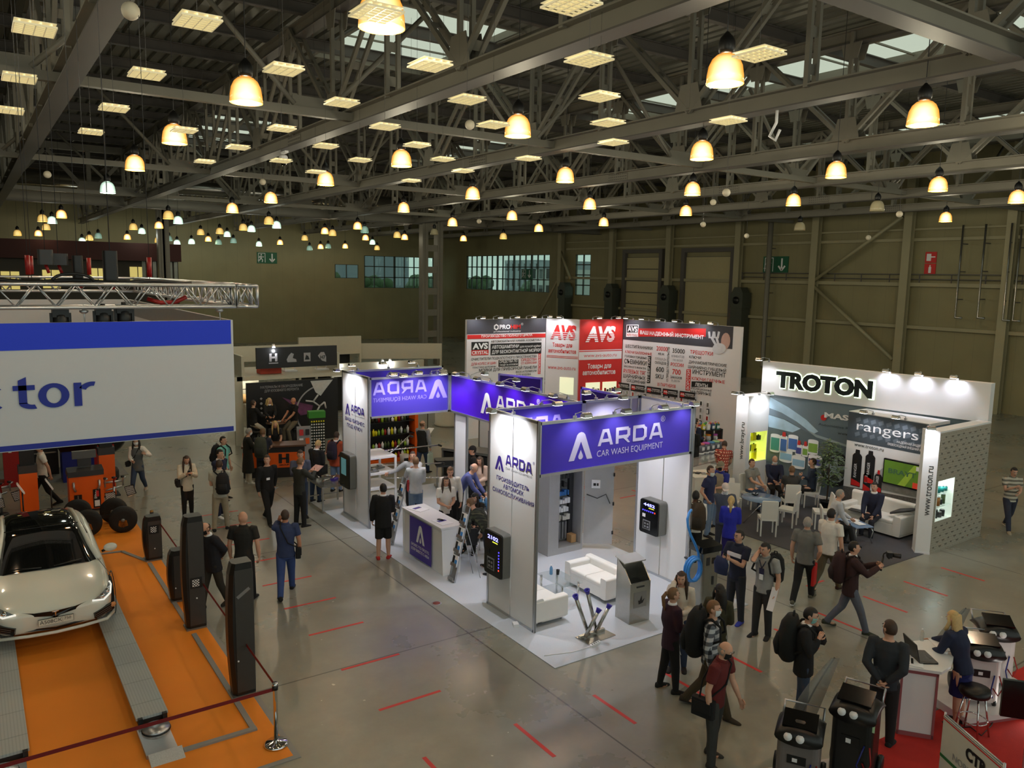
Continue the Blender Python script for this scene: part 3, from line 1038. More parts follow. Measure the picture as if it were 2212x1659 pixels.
def post(b, x, z0, z1, y=0.03, w=.05):
 b.bx(x - w / 2, x + w / 2, y - w / 2, y + w / 2, z0, z1, ALU)
 for q in (-1, 1):
  b.bx(x + q * w * .5 - .004, x + q * w * .5 + .004, y - w * .3, y + w * .3, z0, z1, MIDGREY)
def wall_panels(name, label, loc, rz, w, h, n, cat='wall', z0=.06, m=WHITE, group=None, th=.03):
 t = thing(name, label, cat, loc, rz, group)
 for k in range(n):
  MB().bx(w * k / n + .025, w * (k + 1) / n - .004, .015, .015 + th, z0, h - .05, m).build('panel', t)
 b = MB()
 post(b, .0, 0, h)
 post(b, w, 0, h)
 b.bx(0, w, .005, .055, h - .05, h, ALU).bx(0, w, .005, .055, z0 - .05, z0, ALU)
 b.build('frame', t)
 return t

def flood(loc, rz, label, group, energy=18, arm=.38, aim_drop=.55, col=(.92, .93, 1.0), light=True, spot=110):
 """halogen arm flood: clamp on the rail, arm out along local -y, lit head looking back at the board"""
 t = thing('arm_floodlight', label, 'floodlight', loc, rz, group)
 MB().box((0, .02, .02), (.05, .06, .06), ALU).tube([(0, .02, .04), (0, 0,.1)],.012,ALU,6).build('clamp',t)
 MB().tube([(0, 0, .09), (0, -arm * .5, .15), (0, -arm + .06, .14)], .008, ALU, 6).build('arm', t)
 h = MB()
 h.prism([(-.07,0),(.07,0),(.055,.05),(.02,.075),(-.02,.075),(-.055,.05)],(-.09,-arm,.08),(0,1,0),(0,0,1),.18,INOX)
 hd = h.build('head', t)
 MB().bx(-.08, .08, -arm - .055, -arm + .055, .072, .08, BULBM).build('glass', hd)
 if light:
  add_light('SPOT', t, (0, -arm, .06), energy, col, .05, (0, .02, -aim_drop), spot, .7, 'halogen_bulb')
 return t

# near column wall with the producer lettering
t = wall_panels('booth_wall','tall white booth wall nearest the camera with purple logo and three lines of lettering',(8.1,12.49,0),R(-90),1.54,3.9,2)
b = MB()
drop_mark(b, (.2, 2.77), .3, .28, LOGOP, .01)
wide_word(b, 'ARDA', (.56, 2.92), .83, .2, LOGOP, .01)
b.text('CAR WASH EQUIPMENT', (.98, .01, 2.84), .04, PRINTG, width=.84)
b.text('®', (1.44, .01, 3.1), .05, LOGOP)
b.text('ПРОИЗВОДИТЕЛЬ', (.79, .01, 2.58), .078, LOGOP, width=1.06, bold=.012)
b.text('АВТОМОЕК', (.82, .01, 2.46), .078, LOGOP, width=.66, bold=.012)
b.text('САМООБСЛУЖИВАНИЯ', (.8, .01, 2.33), .078, LOGOP, width=1.34, bold=.012)
b.build('lettering', t)
# front fascia
def fascia(name, label, loc, rz, w, z0, z1, m, ends=True, group=None):
 t = thing(name, label, 'fascia sign', loc, rz, group)
 MB().bx(.04, w - .04, .028, .034, z0 + .04, z1 - .04, m).build('banner', t)
 b = MB()
 b.bx(0, w, .005, .055, z1 - .05, z1, ALU).bx(0, w, .005, .055, z0, z0 + .05, ALU)
 if ends:
  b.bx(0, .05, .005, .055, z0, z1, ALU).bx(w - .05, w, .005, .055, z0, z1, ALU)
 b.build('frame', t)
 return t
t = fascia('fascia_sign','violet front fascia with large pale logo over the booth lounge',(8.15,10.95,0),0,3.85,2.88,3.87,FILM)
b = MB()
drop_mark(b, (.68, 3.09), .56, .52, FILMW, .02)
wide_word(b, 'ARDA', (1.37, 3.3), 1.66, .31, FILMW, .02)
b.text('CAR WASH EQUIPMENT', (2.2, .02, 3.1), .115, FILMW, width=1.7)
b.text('®', (3.03, .02, 3.62), .11, FILMW)
b.build('lettering', t)
t = fascia('fascia_sign','opaque purple fascia with white logo running behind the near column',(10.38,17.95,0),R(-90),5.44,2.82,3.84,DEEP)
b = MB()
drop_mark(b, (1.5, 3.02), .56, .54, PRINTW, .02)
wide_word(b, 'ARDA', (2.2, 3.22), 1.66, .34, PRINTW, .02)
b.text('CAR WASH EQUIPMENT', (3.03, .02, 3.03), .115, PRINTW, width=1.7)
b.text('®', (3.9, .02, 3.58), .11, PRINTW)
b.build('lettering', t)
t = fascia('fascia_sign','violet film fascia left of the booth seen from its back with reversed letters',(8.1,17.95,0),0,2.28,2.82,3.84,FILM)
b = MB()
drop_mark(b, (1.66, 3.2), .56, .5, FILML, .02)
wide_word(b, 'ARDA', (.1, 3.4), 1.5, .32, FILML, .02, mirror=True)
b.text('CAR WASH EQUIPMENT', (.85, .02, 3.22), .1, FILML, width=1.5, mirror=True)
b.build('lettering', t)
fascia('fascia_sign','violet film fascia at the far left end of the booth',(8.1,19.57,0),0,3.0,2.82,3.84,FILM)
t = fascia('fascia_sign','violet film fascia behind the near lounge front',(8.15,12.49,0),0,2.28,2.88,3.87,FILM)
b = MB()
wide_word(b, 'ARDA', (.25, 3.3), 1.5, .34, FILML, .02, mirror=True)
b.build('lettering', t)
fascia('fascia_sign','plain grey-lilac fascia length right of the junction post',(10.43,12.49,0),0,1.57,2.88,3.87,mat('lilac_grey_banner',(132,128,160),.5,var=.02))
fascia('fascia_sign','dark violet fascia on the right hand side of the booth',(11.72,14.2,0),R(-90),1.7,2.9,3.87,DARKV)
fascia('fascia_sign','dark violet fascia at the back of the booth store',(11.4,17.2,0),R(-68),1.35,2.9,3.87,DARKV)
# left column wall
t = wall_panels('booth_wall','tall white booth wall at the far left with the turnkey slogan',(8.05,19.57,0),R(-90),1.62,3.87,2)
b = MB()
drop_mark(b, (.18, 2.73), .3, .3, LOGOP, .01)
wide_word(b, 'ARDA', (.55, 2.85), .83, .19, LOGOP, .01)
b.text('CAR WASH EQUIPMENT', (.97, .01, 2.77), .04, PRINTG, width=.84)
b.text('ВАШ БИЗНЕС', (.78, .01, 2.58), .088, LOGOP, width=1.22, bold=.012)
b.text('ПОД КЛЮЧ', (.76, .01, 2.42), .088, LOGOP, width=.95, bold=.012)
b.build('lettering', t)
# right-hand wall with a terminal, store walls behind
wall_panels('booth_wall','white booth wall at the right end carrying a pay terminal',(12.0,12.49,0),R(-90),1.54,3.88,2)
wall_panels('booth_wall','white booth wall standing behind the open control cabinet',(9.4,14.45,0),0,1.5,3.0,2)
wall_panels('booth_wall', 'white booth wall at the back of the reception area',(10.5,17.9,0),R(-90),.6,2.82,1)
wall_panels('booth_wall', 'white booth wall behind the steel wash counter', (13.35, 21.2, 0),R(-62),1.7,2.8,2)

# floodlights on the booth
flood((8.1, 11.72, 3.9), R(-90), 'lit arm floodlight over the near white wall', None, 130, .46, .6, spot=125)
flood((8.05, 18.8, 3.87), R(-90), 'lit arm floodlight over the far left white wall', None,115,.46,.6,spot=125)
for x in (8.95, 9.9, 10.85, 11.7):
 flood((x,10.95,3.87),0,'arm floodlight clamped over the front violet fascia','floodlights on the front fascia',20,.3)
for y in (17.0, 16.0, 15.0, 14.0, 13.0):
 flood((10.38,y,3.84),R(-90),'arm floodlight clamped over the opaque purple fascia','floodlights on the purple fascia',24,.38)
for x in (8.6, 9.3, 10.0):
 flood((x,17.95,3.84),0,'arm floodlight clamped over the reversed violet fascia','floodlights on the reversed fascia',18,.3)
for x in (8.5, 9.4, 10.3):
 flood((x,19.6,3.84),R(180),'arm floodlight clamped on the far left end fascia','floodlights on the far end fascia',14,.36)
for x in (10.75, 11.6):
 flood((x,12.52,3.87),R(180),'arm floodlight turned inward behind the lounge','floodlights facing inward behind the lounge',40,.3,.9)
# interior work lights of the booth: floods aimed at the floor and counter
for x, y, az in ((9.3, 12.44, 0), (11.0, 12.44, 0)):
 flood((x,y,3.87),az,'arm floodlight over the lounge sofas','floodlights over the lounge',150,.5,3.2,spot=140)
for y in (16.8, 15.4):
 flood((10.33,y,3.84),R(90),'arm floodlight looking into the back of the booth','floodlights into the booth interior',70,.4,3.0,spot=140)
for x in (8.7, 9.8):
 flood((x,17.9,3.84),0,'arm floodlight over the reception counter','floodlights over the reception',90,.6,3.4,spot=140)

# pay terminals ------------------------------------------------------------
LEDB = mat('blue_led', (60, 60, 255), .3, var=0, emit=(70, 60, 255), estr=3.0)
LEDR = mat('red_led', (255, 40, 30), .3, var=0, emit=(255, 60, 40), estr=3.0)
DISP = mat('display_digits', (120, 120, 255), .3, var=0, emit=(150, 150, 255), estr=2.5)
DISPY = mat('display_yellow', (230, 230, 60), .3, var=0, emit=(220, 230, 70), estr=1.2)
def terminal(label, loc, rz, w, h, d, horiz, digits):
 t = thing('pay_terminal', label, 'terminal', loc, rz)
 MB().rbox((0, -d / 2, h / 2), (w, d, h), .05, STEELG, 'y').build('housing', t)
 f = MB().rbox((0, -d - .015, h / 2), (w * .98, .03, h * .98), .05, GLOSSBLACK, 'y').build('front_panel',t)
 if digits:
  MB().text(digits,(0,-d - .034,h * .82),h * .085,DISP,bold=.03,width=w * .6).bx(-w * .02,w * .26,-d - .034,-d - .03,h * .765,h * .785,DISPY).build('display',f)
  b = MB()
  for k in range(7):
   m = LEDR if k == 6 else LEDB
   if horiz:
    p = (-w * .32 + k * w * .105, h * .68)
   else:
    p = (w * .34, h * .6 - k * h * .068)
   b.bx(p[0] - .012, p[0] + .012, -d - .036, -d - .03, p[1] - .012, p[1] + .012, m)
  b.build('indicator', f)
  b = MB().bx(-w * .3,w * .1,-d - .04,-d - .03,h * .13,h * .4,MIDGREY).bx(-w * .25,w * .05,-d - .046,-d - .04,h * .16,h * .37,BLACK)
  for i in (0, 1):
   for k in (0, 1):
    b.bx(-w * .2 + i * w * .14,-w * .11 + i * w * .14,-d - .05,-d - .046,h * .19 + k * h * .09,h * .24 + k * h * .09,ALU)
  b.build('coin_plate', f)
  MB().bx(-w * .34,-w * .18,-d - .036,-d - .03,h * .48,h * .58,PRINTW if horiz else BLACK).build('card_slot',f)
 else:
  MB().bx(-w * .3,w * .2,-d - .036,-d - .03,h * .38,h * .86,mat('terminal_screen',(70,110,120),.2,var=.1,emit=(110,170,170),estr=.25)).build('display',f)
 return t
terminal('black fronted pay terminal on the near white wall with vertical blue lights',(8.1,12.0,.78),R(-90),.6,.86,.17,False,'2102')
terminal('black fronted pay terminal on the right end wall with a row of blue lights',(12.0,11.82,.98),R(-90),.56,.74,.22,True,'4452')
terminal('steel cased pay terminal with a tall screen on the far left wall',(8.05,19.0,.86),R(-90),.62,.9,.17,False,None)

# control cabinet with its door open ---------------------------------------
t = thing('control_cabinet','tall grey steel control cabinet standing open beside the lounge','cabinet',(11.2,13.95,0))
GREYC = mat('cabinet_grey', (172, 172, 172), .45, .2, var=.03)
b = MB().bx(-.5,.52,0,.45,0,.16,GREYC).bx(-.5,-.2,0,.45,.16,2.1,GREYC).bx(-.5,.52,.42,.45,.16,2.1,GREYC).bx(.46,.52,0,.45,.16,2.1,GREYC).bx(-.5,.52,0,.45,2.05,2.1,GREYC)
b.build('carcass', t)
b = MB().bx(-.19, .45, .38, .41, .2, 2.03, MIDGREY)
for k in range(6):
 b.bx(-.17, .3, .34, .38, .72 + .2 * k, .75 + .2 * k, BLACK)
for k in range(5):
 b.bx(-.14 + .09 * k, -.09 + .09 * k, .3, .38, .24, .66, MIDGREY)
b.bx(.32, .44, .3, .38, .2, 2.0, DARKGREY)
b.build('mounting_plate', t)
rr = random.Random(5)
mods = [(.78, 'g'), (.98, 'w'), (1.18, 'w'), (1.38, 'b'), (1.58, 'k'), (1.78, 'k')]
for z, kk in mods:
 m = {'g': OFFWHITE, 'w': PRINTW, 'b': mat('blue_relay', (60, 120, 190), .4, var=.02), 'k': DARKGREY}[kk]
 b = MB(); x = -.15
 while x < .26:
  w = rr.uniform(.03, .09)
  if rr.random() < .8:
   b.bx(x, x + w * .85, .24, .34, z - .06, z + rr.uniform(.02, .08), m)
  x += w
 b.build('switchgear', t)
MB().bx(.28, .42, .12, .3, .17, .36, mat('cardboard', (190, 150, 104), .9, var=.05)).build('carton', t)
d = MB()
d.M = Matrix.Translation((.53, -.01, .16)) @ Matrix.Rotation(R(-39), 4, 'Z')
d.bx(0,.68,0,.03,0,1.92,GREYC).bx(.03,.65,.03,.036,.06,.95,mat('cabinet_inner_sheet',(206,208,212),.25,.5,var=.02)).bx(.03,.65,.03,.036,1.0,1.86,mat('cabinet_inner_sheet',(206,208,212),.25,.5,var=.02))
d.bx(.16, .36, -.045, -.0, 1.36, 1.55, PRINTW)
for k in range(3):
 d.bx(.66, .7, -.02, .05, .25 + .7 * k, .33 + .7 * k, BLACK)
door = d.build('door', t)
b = MB(); b.M = d.M
b.bx(.2, .26, -.06, -.045, 1.42, 1.48, BLACK).bx(.28, .32, -.06, -.045, 1.42, 1.48, BLACK)
b.tube([(.05, -.03, 1.2), (.3, -.05, 1.12), (.5, -.03, 1.22), (.6, -.03, 1.0)], .012, DARKGREY, 6)
b.build('wiring', door)

# two white loveseats --------------------------------------------------------
def loveseat(label, loc, rz, w=1.25, dp=.72, seat=.3, arm=.5, legs=True):
 """front looks along local -y"""
 t = thing('loveseat', label, 'sofa', loc, rz)
 MB().rbox((0, 0, .2), (w - .02, dp - .03, .24), .03, LEATHER).build('base', t)
 for s_ in (-1, 1):
  MB().rbox((s_ * (w / 2 - .085),0,.08 + (arm - .08) / 2),(.17,dp,arm - .08),.04,LEATHER,'y').build('armrest',t)
  MB().rbox((s_ * (w / 4 - .045),-.07,seat + .03),(w / 2 - .1,dp - .16,.12),.04,LEATHER,'x').build('seat_cushion',t)
 MB().rbox((0,dp / 2 - .09,.08 + (arm - .04) / 2),(w - .02,.18,arm - .04),.05,LEATHER,'x').build('backrest',t)
 for x in (-1, 1):
  for y in (-1, 1):
   MB().lathe([(.018,0),(.022,.09)],CHROME,10,(x * (w / 2 - .1),y * (dp / 2 - .08),0)).build('leg',t)
 return t
loveseat('white leather loveseat under the right side of the lounge', (10.4, 11.84, .012), R(-90), 1.3, .72)
loveseat('white leather loveseat against the near white wall', (8.62, 11.72, .012), R(90), 1.32, .74)
t = thing('coffee_table','small glass coffee table with chrome legs between the white loveseats','table',(9.4,11.85,.012))
MB().rbox((0, 0, .465), (.5, .85, .014), .03, GLASS).build('tabletop', t)
MB().rbox((0, 0, .2), (.42, .7, .01), .03, GLASS).build('shelf', t)
for x in (-1, 1):
 for y in (-1, 1):
  MB().lathe([(.024, 0), (.024, .455)], CHROME, 10, (x * .2, y * .34, 0)).build('leg', t)
BWATER = mat('blue_bottle_plastic', (120, 176, 224), .15, var=0, trans=.4)
def bottle(loc, label, group=None, m=BWATER, h=.2, r=.032, cap=None, name='water_bottle'):
 t = thing(name, label, 'bottle', loc, 0, group)
 MB().lathe([(r * .9,0),(r,.01),(r,h * .62),(r * .8,h * .74),(r * .36,h * .86),(r * .36,h * .92)],m,12).build('body',t)
 MB().lathe([(r * .42, h * .9), (r * .42, h)], cap or PRINTW, 10).build('cap', t)
 return t
bottle((9.36, 12.08, .487), 'small blue water bottle on the glass coffee table')
t = thing('paper_cup', 'black paper cup beside the bottle on the glass table', 'cup', (9.47, 12.0, .487))
MB().lathe([(.028, 0), (.038, .1), (.04, .1), (.034, .09)], GLOSSBLACK, 14).build('body', t)

# nozzle holder: four steel tubes with purple collars on a base plate
t = thing('nozzle_stand','stainless stand with four crossed tubes and purple collars','stand',(8.97,10.25,.012))
MB().box((0,-.02,.008),(.66,.36,.014),INOX,rz=.05).box((-.02,.06,.04),(.6,.06,.05),INOX,rz=.05).build('base_plate',t)
PURPC = mat('purple_collar', (52, 44, 160), .3, var=0)
for i,(x0,x1,zz,yy) in enumerate(((-.12,-.48,.84,.03),(.1,-.18,.86,.08),(-.24,0.0,.5,-.02),(.04,.28,.5,.02))):
 a, c = V((x0, yy, .05)), V((x1, yy - .05, zz))
 tb = MB().tube([a, c], .034, INOX, 12).build('tube', t)
 dd = (c - a).normalized()
 MB().lathe([(.036,-.03),(.05,.03),(.055,.05),(.036,.05),(.03,-.02)],PURPC,14,c,dd,cap=False).build('collar',tb)

# stainless waste unit
t = thing('waste_bin','stainless steel waste bin with slanted hood at the booth front corner','bin',(10.07,10.45,.012),R(-4))
b = MB().bx(-.24, .24, -.2, .22, 0, .68, INOX)
b.prism([(-.2, .68), (-.2, .78), (.0, 1.02), (.22, 1.17), (.22, .68)], (-.24, 0, 0), (0,1,0),(0,0,1),.02,INOX)
b.prism([(-.2, .68), (-.2, .78), (.0, 1.02), (.22, 1.17), (.22, .68)], (.22, 0, 0), (0, 1,0),(0,0,1),.02,INOX)
b.bx(-.24, .24, .2, .22, .68, 1.17, INOX).bx(-.22, .22, -.2, -.17, .68, .78, INOX)
b.box((0, .12, 1.15), (.5, .3, .02), INOX, rx=.2)
b.build('body', t)
MB().bx(-.22, .22, -.15, .2, .66, .7, BLACK).build('inner_tray', t)
b = MB().bx(-.15, .15, -.205, -.2, .3, .6, mat('dull_steel', (150, 148, 144), .5, .7, var=.03))
b.prism([(-.04,0),(.05,.02),(.09,.1),(.03,.06),(.02,.16),(-.02,.07),(-.06,.08)],(.01,-.207,.36),(1,0,0),(0,0,1),.003,PRINTK)
b.build('front_plate', t)
MB().box((0, -.205, .7), (.18, .006, .03), DARKGREY).build('handle', t)

# vacuum unit with the blue hose
t = thing('vacuum_station','tall steel self service vacuum with coiled blue hose at the booth corner','vacuum',(11.75,10.25,.012),R(-6))
MB().rbox((0, 0, .56), (.42, .42, 1.1), .05, mat('vacuum_steel', (150,148,138),.3,.8,var=.04)).build('body',t)
MB().prism([(-.22,0),(.22,0),(.22,.1),(.1,.16),(-.22,.12)],(-.24,0,1.11),(0,1,0),(0,0,1),.5,GLOSSBLACK).build('lid',t)
MB().bx(-.12,-.04,-.218,-.21,.86,1.02,DARKGREY).bx(.02,.16,-.218,-.21,.88,1.0,BLACK).bx(.04,.08,-.225,-.21,.45,.62,DARKGREY).build('control_panel',t)
MB().tube([(-.22, .2, .3), (-.22, .2, 1.78), (-.24, .16, 1.88), (-.3, .1, 1.92)], .03,INOX,10).build('mast',t)
HOSE = mat('blue_hose', (60, 140, 220), .35, var=.03)
hp = [(-.3,.1,1.92),(-.42,.02,1.9),(-.5,-.03,1.8),(-.5,-.06,1.66),(-.44,-.08,1.48),(-.34,-.1,1.3),(-.26,-.12,1.12),(-.25,-.14,.96)]
for k in range(44):
 a = R(20 - k * 360 / 15)
 hp.append((-.44 + .2 * math.cos(a) * (1 - .004 * k),-.14 - .003 * k,.84 + .26 * math.sin(a) * (1 - .004 * k)))
MB().tube(hp, .026, HOSE, 8).build('hose', t)
MB().box((-.44, -.1,1.0),(.05,.3,.03),DARKGREY).box((-.3,-.02,.98),(.3,.03,.03),DARKGREY).build('hose_hook',t)

# reception counter ----------------------------------------------------------
t = thing('reception_counter','white reception counter with a purple poster on its front','counter',(8.07,16.06,.012),R(-90))
b = MB()
b.prism([(0, 0), (1.88, 0), (1.8, 1.0), (-.02, 1.0)], (0, .02, 0), (1, 0, 0), (0, 0, 1), -.03, WHITE)
b.build('front_board', t)
MB().add([(0,0,0),(0,.42,0),(0,.5,1.0),(-.02,0,1.0),(.03,0,0),(.03,.42,0),(.03,.5,1.0),(.03,0,1.0)],[(0,1,2,3),(7,6,5,4),(0,3,7,4),(1,5,6,2),(3,2,6,7),(0,4,5,1)],WHITE).build('side_board',t)
MB().add([(1.85,0,0),(1.85,.42,0),(1.78,.52,1.0),(1.78,0,1.0),(1.88,0,0),(1.88,.42,0),(1.81,.52,1.0),(1.81,0,1.0)],[(0,1,2,3),(7,6,5,4),(0,3,7,4),(1,5,6,2),(3,2,6,7),(0,4,5,1)],WHITE).build('side_board',t)
MB().bx(-.03, 1.82, -.02, .56, 1.0, 1.04, WHITE).build('worktop', t)
p = MB().bx(.36, 1.38, -.016, -.011, .04, .95, PURPLE).build('poster', t)
b = MB()
drop_mark(b, (.68, .42), .4, .42, PRINTW, -.018)
b.text('БИЗНЕС ЭТО ПРОСТО,', (.87, -.018, .29), .06, PRINTW, width=.84, bold=.015)
b.text('ЕСЛИ ВМЕСТЕ С ARDA', (.87, -.018, .19), .06, PRINTW, width=.84, bold=.015)
b.build('lettering', p)
PAPER = mat('white_paper', (236, 236, 238), .7, var=.0)
for x,y,a,lab in ((8.3,15.75,.3,'sheaf of papers at the far end of the reception counter'),(8.3,14.62,.1,'open leaflet at the near end of the reception counter')):
 tag(MB().box((0,0,.004),(.3,.42,.006),PAPER).box((.02,.06,.008),(.21,.1,.003),LOGOP).build('leaflet',None,(x,y,1.054),a),lab,'leaflet')
tag(MB().rbox((0,0,.006),(.07,.15,.01),.012,GLOSSBLACK).build('smartphone',None,(8.32,14.75,1.064),.4),'black smartphone lying on the counter leaflet','phone')

# leaning brochure racks
def brochure_rack(label, loc, rz, where):
 t = thing('brochure_rack', label, 'rack', loc, rz)
 M = Matrix.Rotation(R(-13), 4, 'X')
 b = MB(M)
 b.bx(-.12, -.105, -.01, .02, 0,1.62,ALU).bx(.105,.12,-.01,.02,0,1.62,ALU).bx(-.12,.12,.012,.02,0,1.62,ALU)
 b.build('frame', t)
 for k in range(5):
  MB(M).bx(-.11,.11,-.05,-.044,.3 * k + .03,.3 * k + .1,ALU).bx(-.11,.11,-.05,.012,.3 * k + .03,.3 * k + .04,ALU).build('shelf',t)
 MB().tube([(-.1,.28,1.2),(-.15,.62,0)],.008,ALU,6).tube([(.1,.28,1.2),(.15,.62,0)],.008,ALU,6).tube([(-.13,.5,.5),(.13,.5,.5)],.006,ALU,6).build('prop',t)
 for k in range(1, 5):
  bb = MB(Matrix.Translation(loc) @ Matrix.Rotation(rz,4,'Z') @ M @ Matrix.Translation((0,-.03,.3 * k + .045)))
  bb.bx(-.1, .1, 0, .02,0,.22,PAPER).bx(-.09,-.01,-.002,0,.05,.2,PRINTK).bx(.0,.09,-.002,0,.03,.13,HOSE)
  tag(bb.build('brochure'),'white brochure with dark and blue print in the %s rack, %s tier' % (where,('lowest','second','third','top')[k - 1]),'brochure','brochures in the %s rack' % where)
 return t
brochure_rack('leaning aluminium brochure rack left of the reception counter',(8.02,16.62,.012),R(-90),'left')
brochure_rack('leaning aluminium brochure rack right of the reception counter',(8.08,13.83,.012),R(-90),'right')

# white shelving with chrome spray arms
t = thing('shelf_unit', 'open white shelf unit behind the far left booth wall', 'shelf', (8.55, 18.9, .012))
for z in (.4, .8, 1.2, 1.62):
 MB().bx(-.3, .55, -.4, .6, z, z + .05, WHITE).build('shelf', t)
for x in (-.28, .53):
 for y in (-.38, .58):
  MB().bx(x - .025, x + .025, y - .025, y + .025, 0, 1.62, WHITE).build('leg', t)
for i,(a,c) in enumerate((((9.0,18.7,1.7),(9.9,19.3,1.98)),((9.0,19.0,1.72),(11.2,20.0,1.45)),((9.12,19.4,1.22),(11.1,19.6,1.0)),((9.12,19.2,.9),(11.0,18.9,.75)))):
 tag(MB().tube([a,c],.018,CHROME,8).tube([c,(c[0] + .12,c[1] + .05,c[2] - .05)],.03,BLACK,8).build('spray_lance'),'chrome spray lance reaching out from the white shelf unit','lance','spray lances at the white shelf unit')
for i in range(3):
 tag(MB().box((0,0,.02),(.3,.22,.04),STEELG).box((.05,0,.06),(.1,.1,.04),ALU).build('fitting',None,(8.5 + .3 * (i % 2),18.7 + .3 * i,1.264),.3 * i),'small metal fitting laid out on the white shelf unit','fitting','fittings on the white shelf unit')

# steel work tables left of the booth
def steel_table(label, loc, rz, w, d, h):
 t = thing('steel_table', label, 'table', loc, rz)
 MB().bx(-w / 2, w / 2, -d / 2, d / 2, h - .04, h, INOX).build('tabletop', t)
 for x in (-1, 1):
  for y in (-1, 1):
   MB().bx(x * (w / 2 - .03) - .02,x * (w / 2 - .03) + .02,y * (d / 2 - .03) - .02,y * (d / 2 - .03) + .02,0,h - .04,INOX).build('leg',t)
 MB().bx(-w / 2 + .03, w / 2 - .03, d / 2 - .04, d / 2 - .02, .2, .23, INOX).build('stretcher', t)
 return t
steel_table('low steel table with parts left of the far white wall', (7.98, 20.3, .012), 0, .9, 1.1, .72)
for i, (x, y) in enumerate(((7.8, 20.1), (8.1, 20.3), (7.75, 20.6), (8.2, 19.95), (8.0, 20.55))):
 tag(MB().box((0,0,.03),(.2,.14,.06),(STEELG,LOGOP,INOX,DARKGREY,STEELG)[i]).tube([(-.1,0,.08),(.1,.03,.1)],.02,INOX,8).build('machine_part',None,(x,y,.732),.7 * i),'small machine part lying on the low steel table','part','parts on the low steel table')

# steel wash counter with tap, deep inside the booth
t = thing('wash_counter','brown-grey steel wash counter with tap and open black front','counter',(12.8,20.8,.012),R(-62))
b = MB().bx(-.85,.85,-.38,.38,.92,1.0,STEELG).bx(-.85,-.8,-.36,.36,0,.92,STEELG).bx(.8,.85,-.36,.36,0,.92,STEELG).bx(-.8,.8,.3,.36,0,.92,STEELG).bx(-.03,.03,-.36,.3,.1,.92,STEELG).bx(-.8,.8,-.36,.36,0,.1,STEELG)
b.build('carcass', t)
MB().bx(-.78, -.06, -.3, .28, .12, .86, BLACK).bx(.06, .78, -.3, .28, .12, .86, BLACK).build('inner_unit', t)
b = MB()
for k in range(6):
 b.bx(-.24, -.2, -.31, -.3, .3 + .07 * k, .33 + .07 * k, LEDB)
b.bx(-.6, -.4, -.305, -.3, .3, .5, ALU).tube([(.2, -.33, .75), (.35, -.36, .7), (.38, -.34, .3)], .01, ALU, 6)
b.build('gauge', t)
MB().tube([(-.55, .2, 1.0), (-.55, .2, 1.25), (-.5, .1, 1.33), (-.42, .0, 1.28)], .03, INOX,10).build('tap',t)
MB().tube([(.86, .1, .9), (1.0, .1, 1.3), (1.1, .0, 1.1), (1.12, 0, .3)], .035, DARKGREY, 8).build('hose', t)
# black dispenser bench and steel frame
t = thing('foot_bath','black padded bench on a steel leg frame inside the booth','bench',(11.7,20.3,.012),R(-20))
MB().rbox((0, 0, .83), (.8, .45, .14), .08, BLACK).build('seat', t)
MB().bx(-.38, .38, -.2, .2, .7, .76, DARKGREY).build('tray', t)
for x in (-1, 1):
 MB().bx(x * .33 - .025, x * .33 + .025, -.025, .025, .04, .7, STEELG).build('leg', t)
 MB().bx(x * .33 - .03, x * .33 + .03, -.4, .4, 0, .05, STEELG).build('foot', t)

# drinks table and chairs in the reception
t = thing('drinks_table','round table with a black cover carrying the water bottles','table',(10.15,16.0,.012))
MB().lathe([(.02, .72), (.42, .72), (.42, .75), (.02, .75)], BLACK, 24).build('tabletop', t)
MB().lathe([(.42, .73), (.44, .6), (.43, .15), (.42, .12)], BLACK, 24, cap=False).build('cloth', t)
for i in range(9):
 a = .7 * i
 bottle((10.03 + .13 * (i % 3) + .02 * math.cos(a),15.72 + .14 * (i // 3),.762),'blue capped water bottle on the black drinks table','water bottles on the drinks table',h=.24,cap=HOSE if i % 2 else PRINTW)
for i in range(3):
 t = thing('glass_jar','small clear jar on the black drinks table','jar',(9.87,15.75 + .12 * i,.762),0,'jars on the drinks table')
 MB().lathe([(.04, 0), (.045, .1), (.03, .12)], GLASS, 12).build('body', t)
 MB().lathe([(.034, .12), (.034, .135)], PRINTW, 12).build('lid', t)
def cafe_chair(label, loc, rz, m, lm=CHROME, h=.82, group=None):
 """seat faces local -y"""
 t = thing('chair', label, 'chair', loc, rz, group)
 MB().rbox((0, 0, .43), (.4, .4, .05), .06, m).build('seat', t)
 b = MB(); b.M = Matrix.Translation((0, .19, .46)) @ Matrix.Rotation(R(-9), 4, 'X')
 b.rbox((0, 0, (h - .46) / 2), (.4, .035, h - .46), .05, m, 'y')
 b.build('backrest', t)
 for x in (-1, 1):
  for y in (-1, 1):
   MB().tube([(x * .17, y * .17, .41), (x * .19, y * .2, 0)], .013, lm, 7).build('leg', t)
 return t
cafe_chair('white cafe chair with a black jacket over its back, behind the reception counter',(9.05,14.75,.012),R(150),BLACK)
t = MB().rbox((0,0,.02),(.26,.05,.04),.015,PRINTW).tube([(-.12,0,.02),(-.5,.1,.008),(-.95,.35,.008)],.006,PRINTW,6)
for k in range(4):
 t.lathe([(.015, .04), (.015, .042)], PRINTK, 8, (-.08 + .055 * k, 0, 0))
tag(t.build('power_strip',None,(8.75,9.98,.012),.2),'white power strip with cable on the front edge of the carpet','power strip')
tag(MB().box((0,0,.03),(.14,.1,.06),PRINTW).tube([(.05,0,.02),(.2,-.3,.008),(.3,-.55,.008),(.55,-1.0,.008)],.006,PRINTW,6).build('plug_box',None,(8.0,11.35,.012),1.2),'small white plug box at the foot of the near wall','plug box')
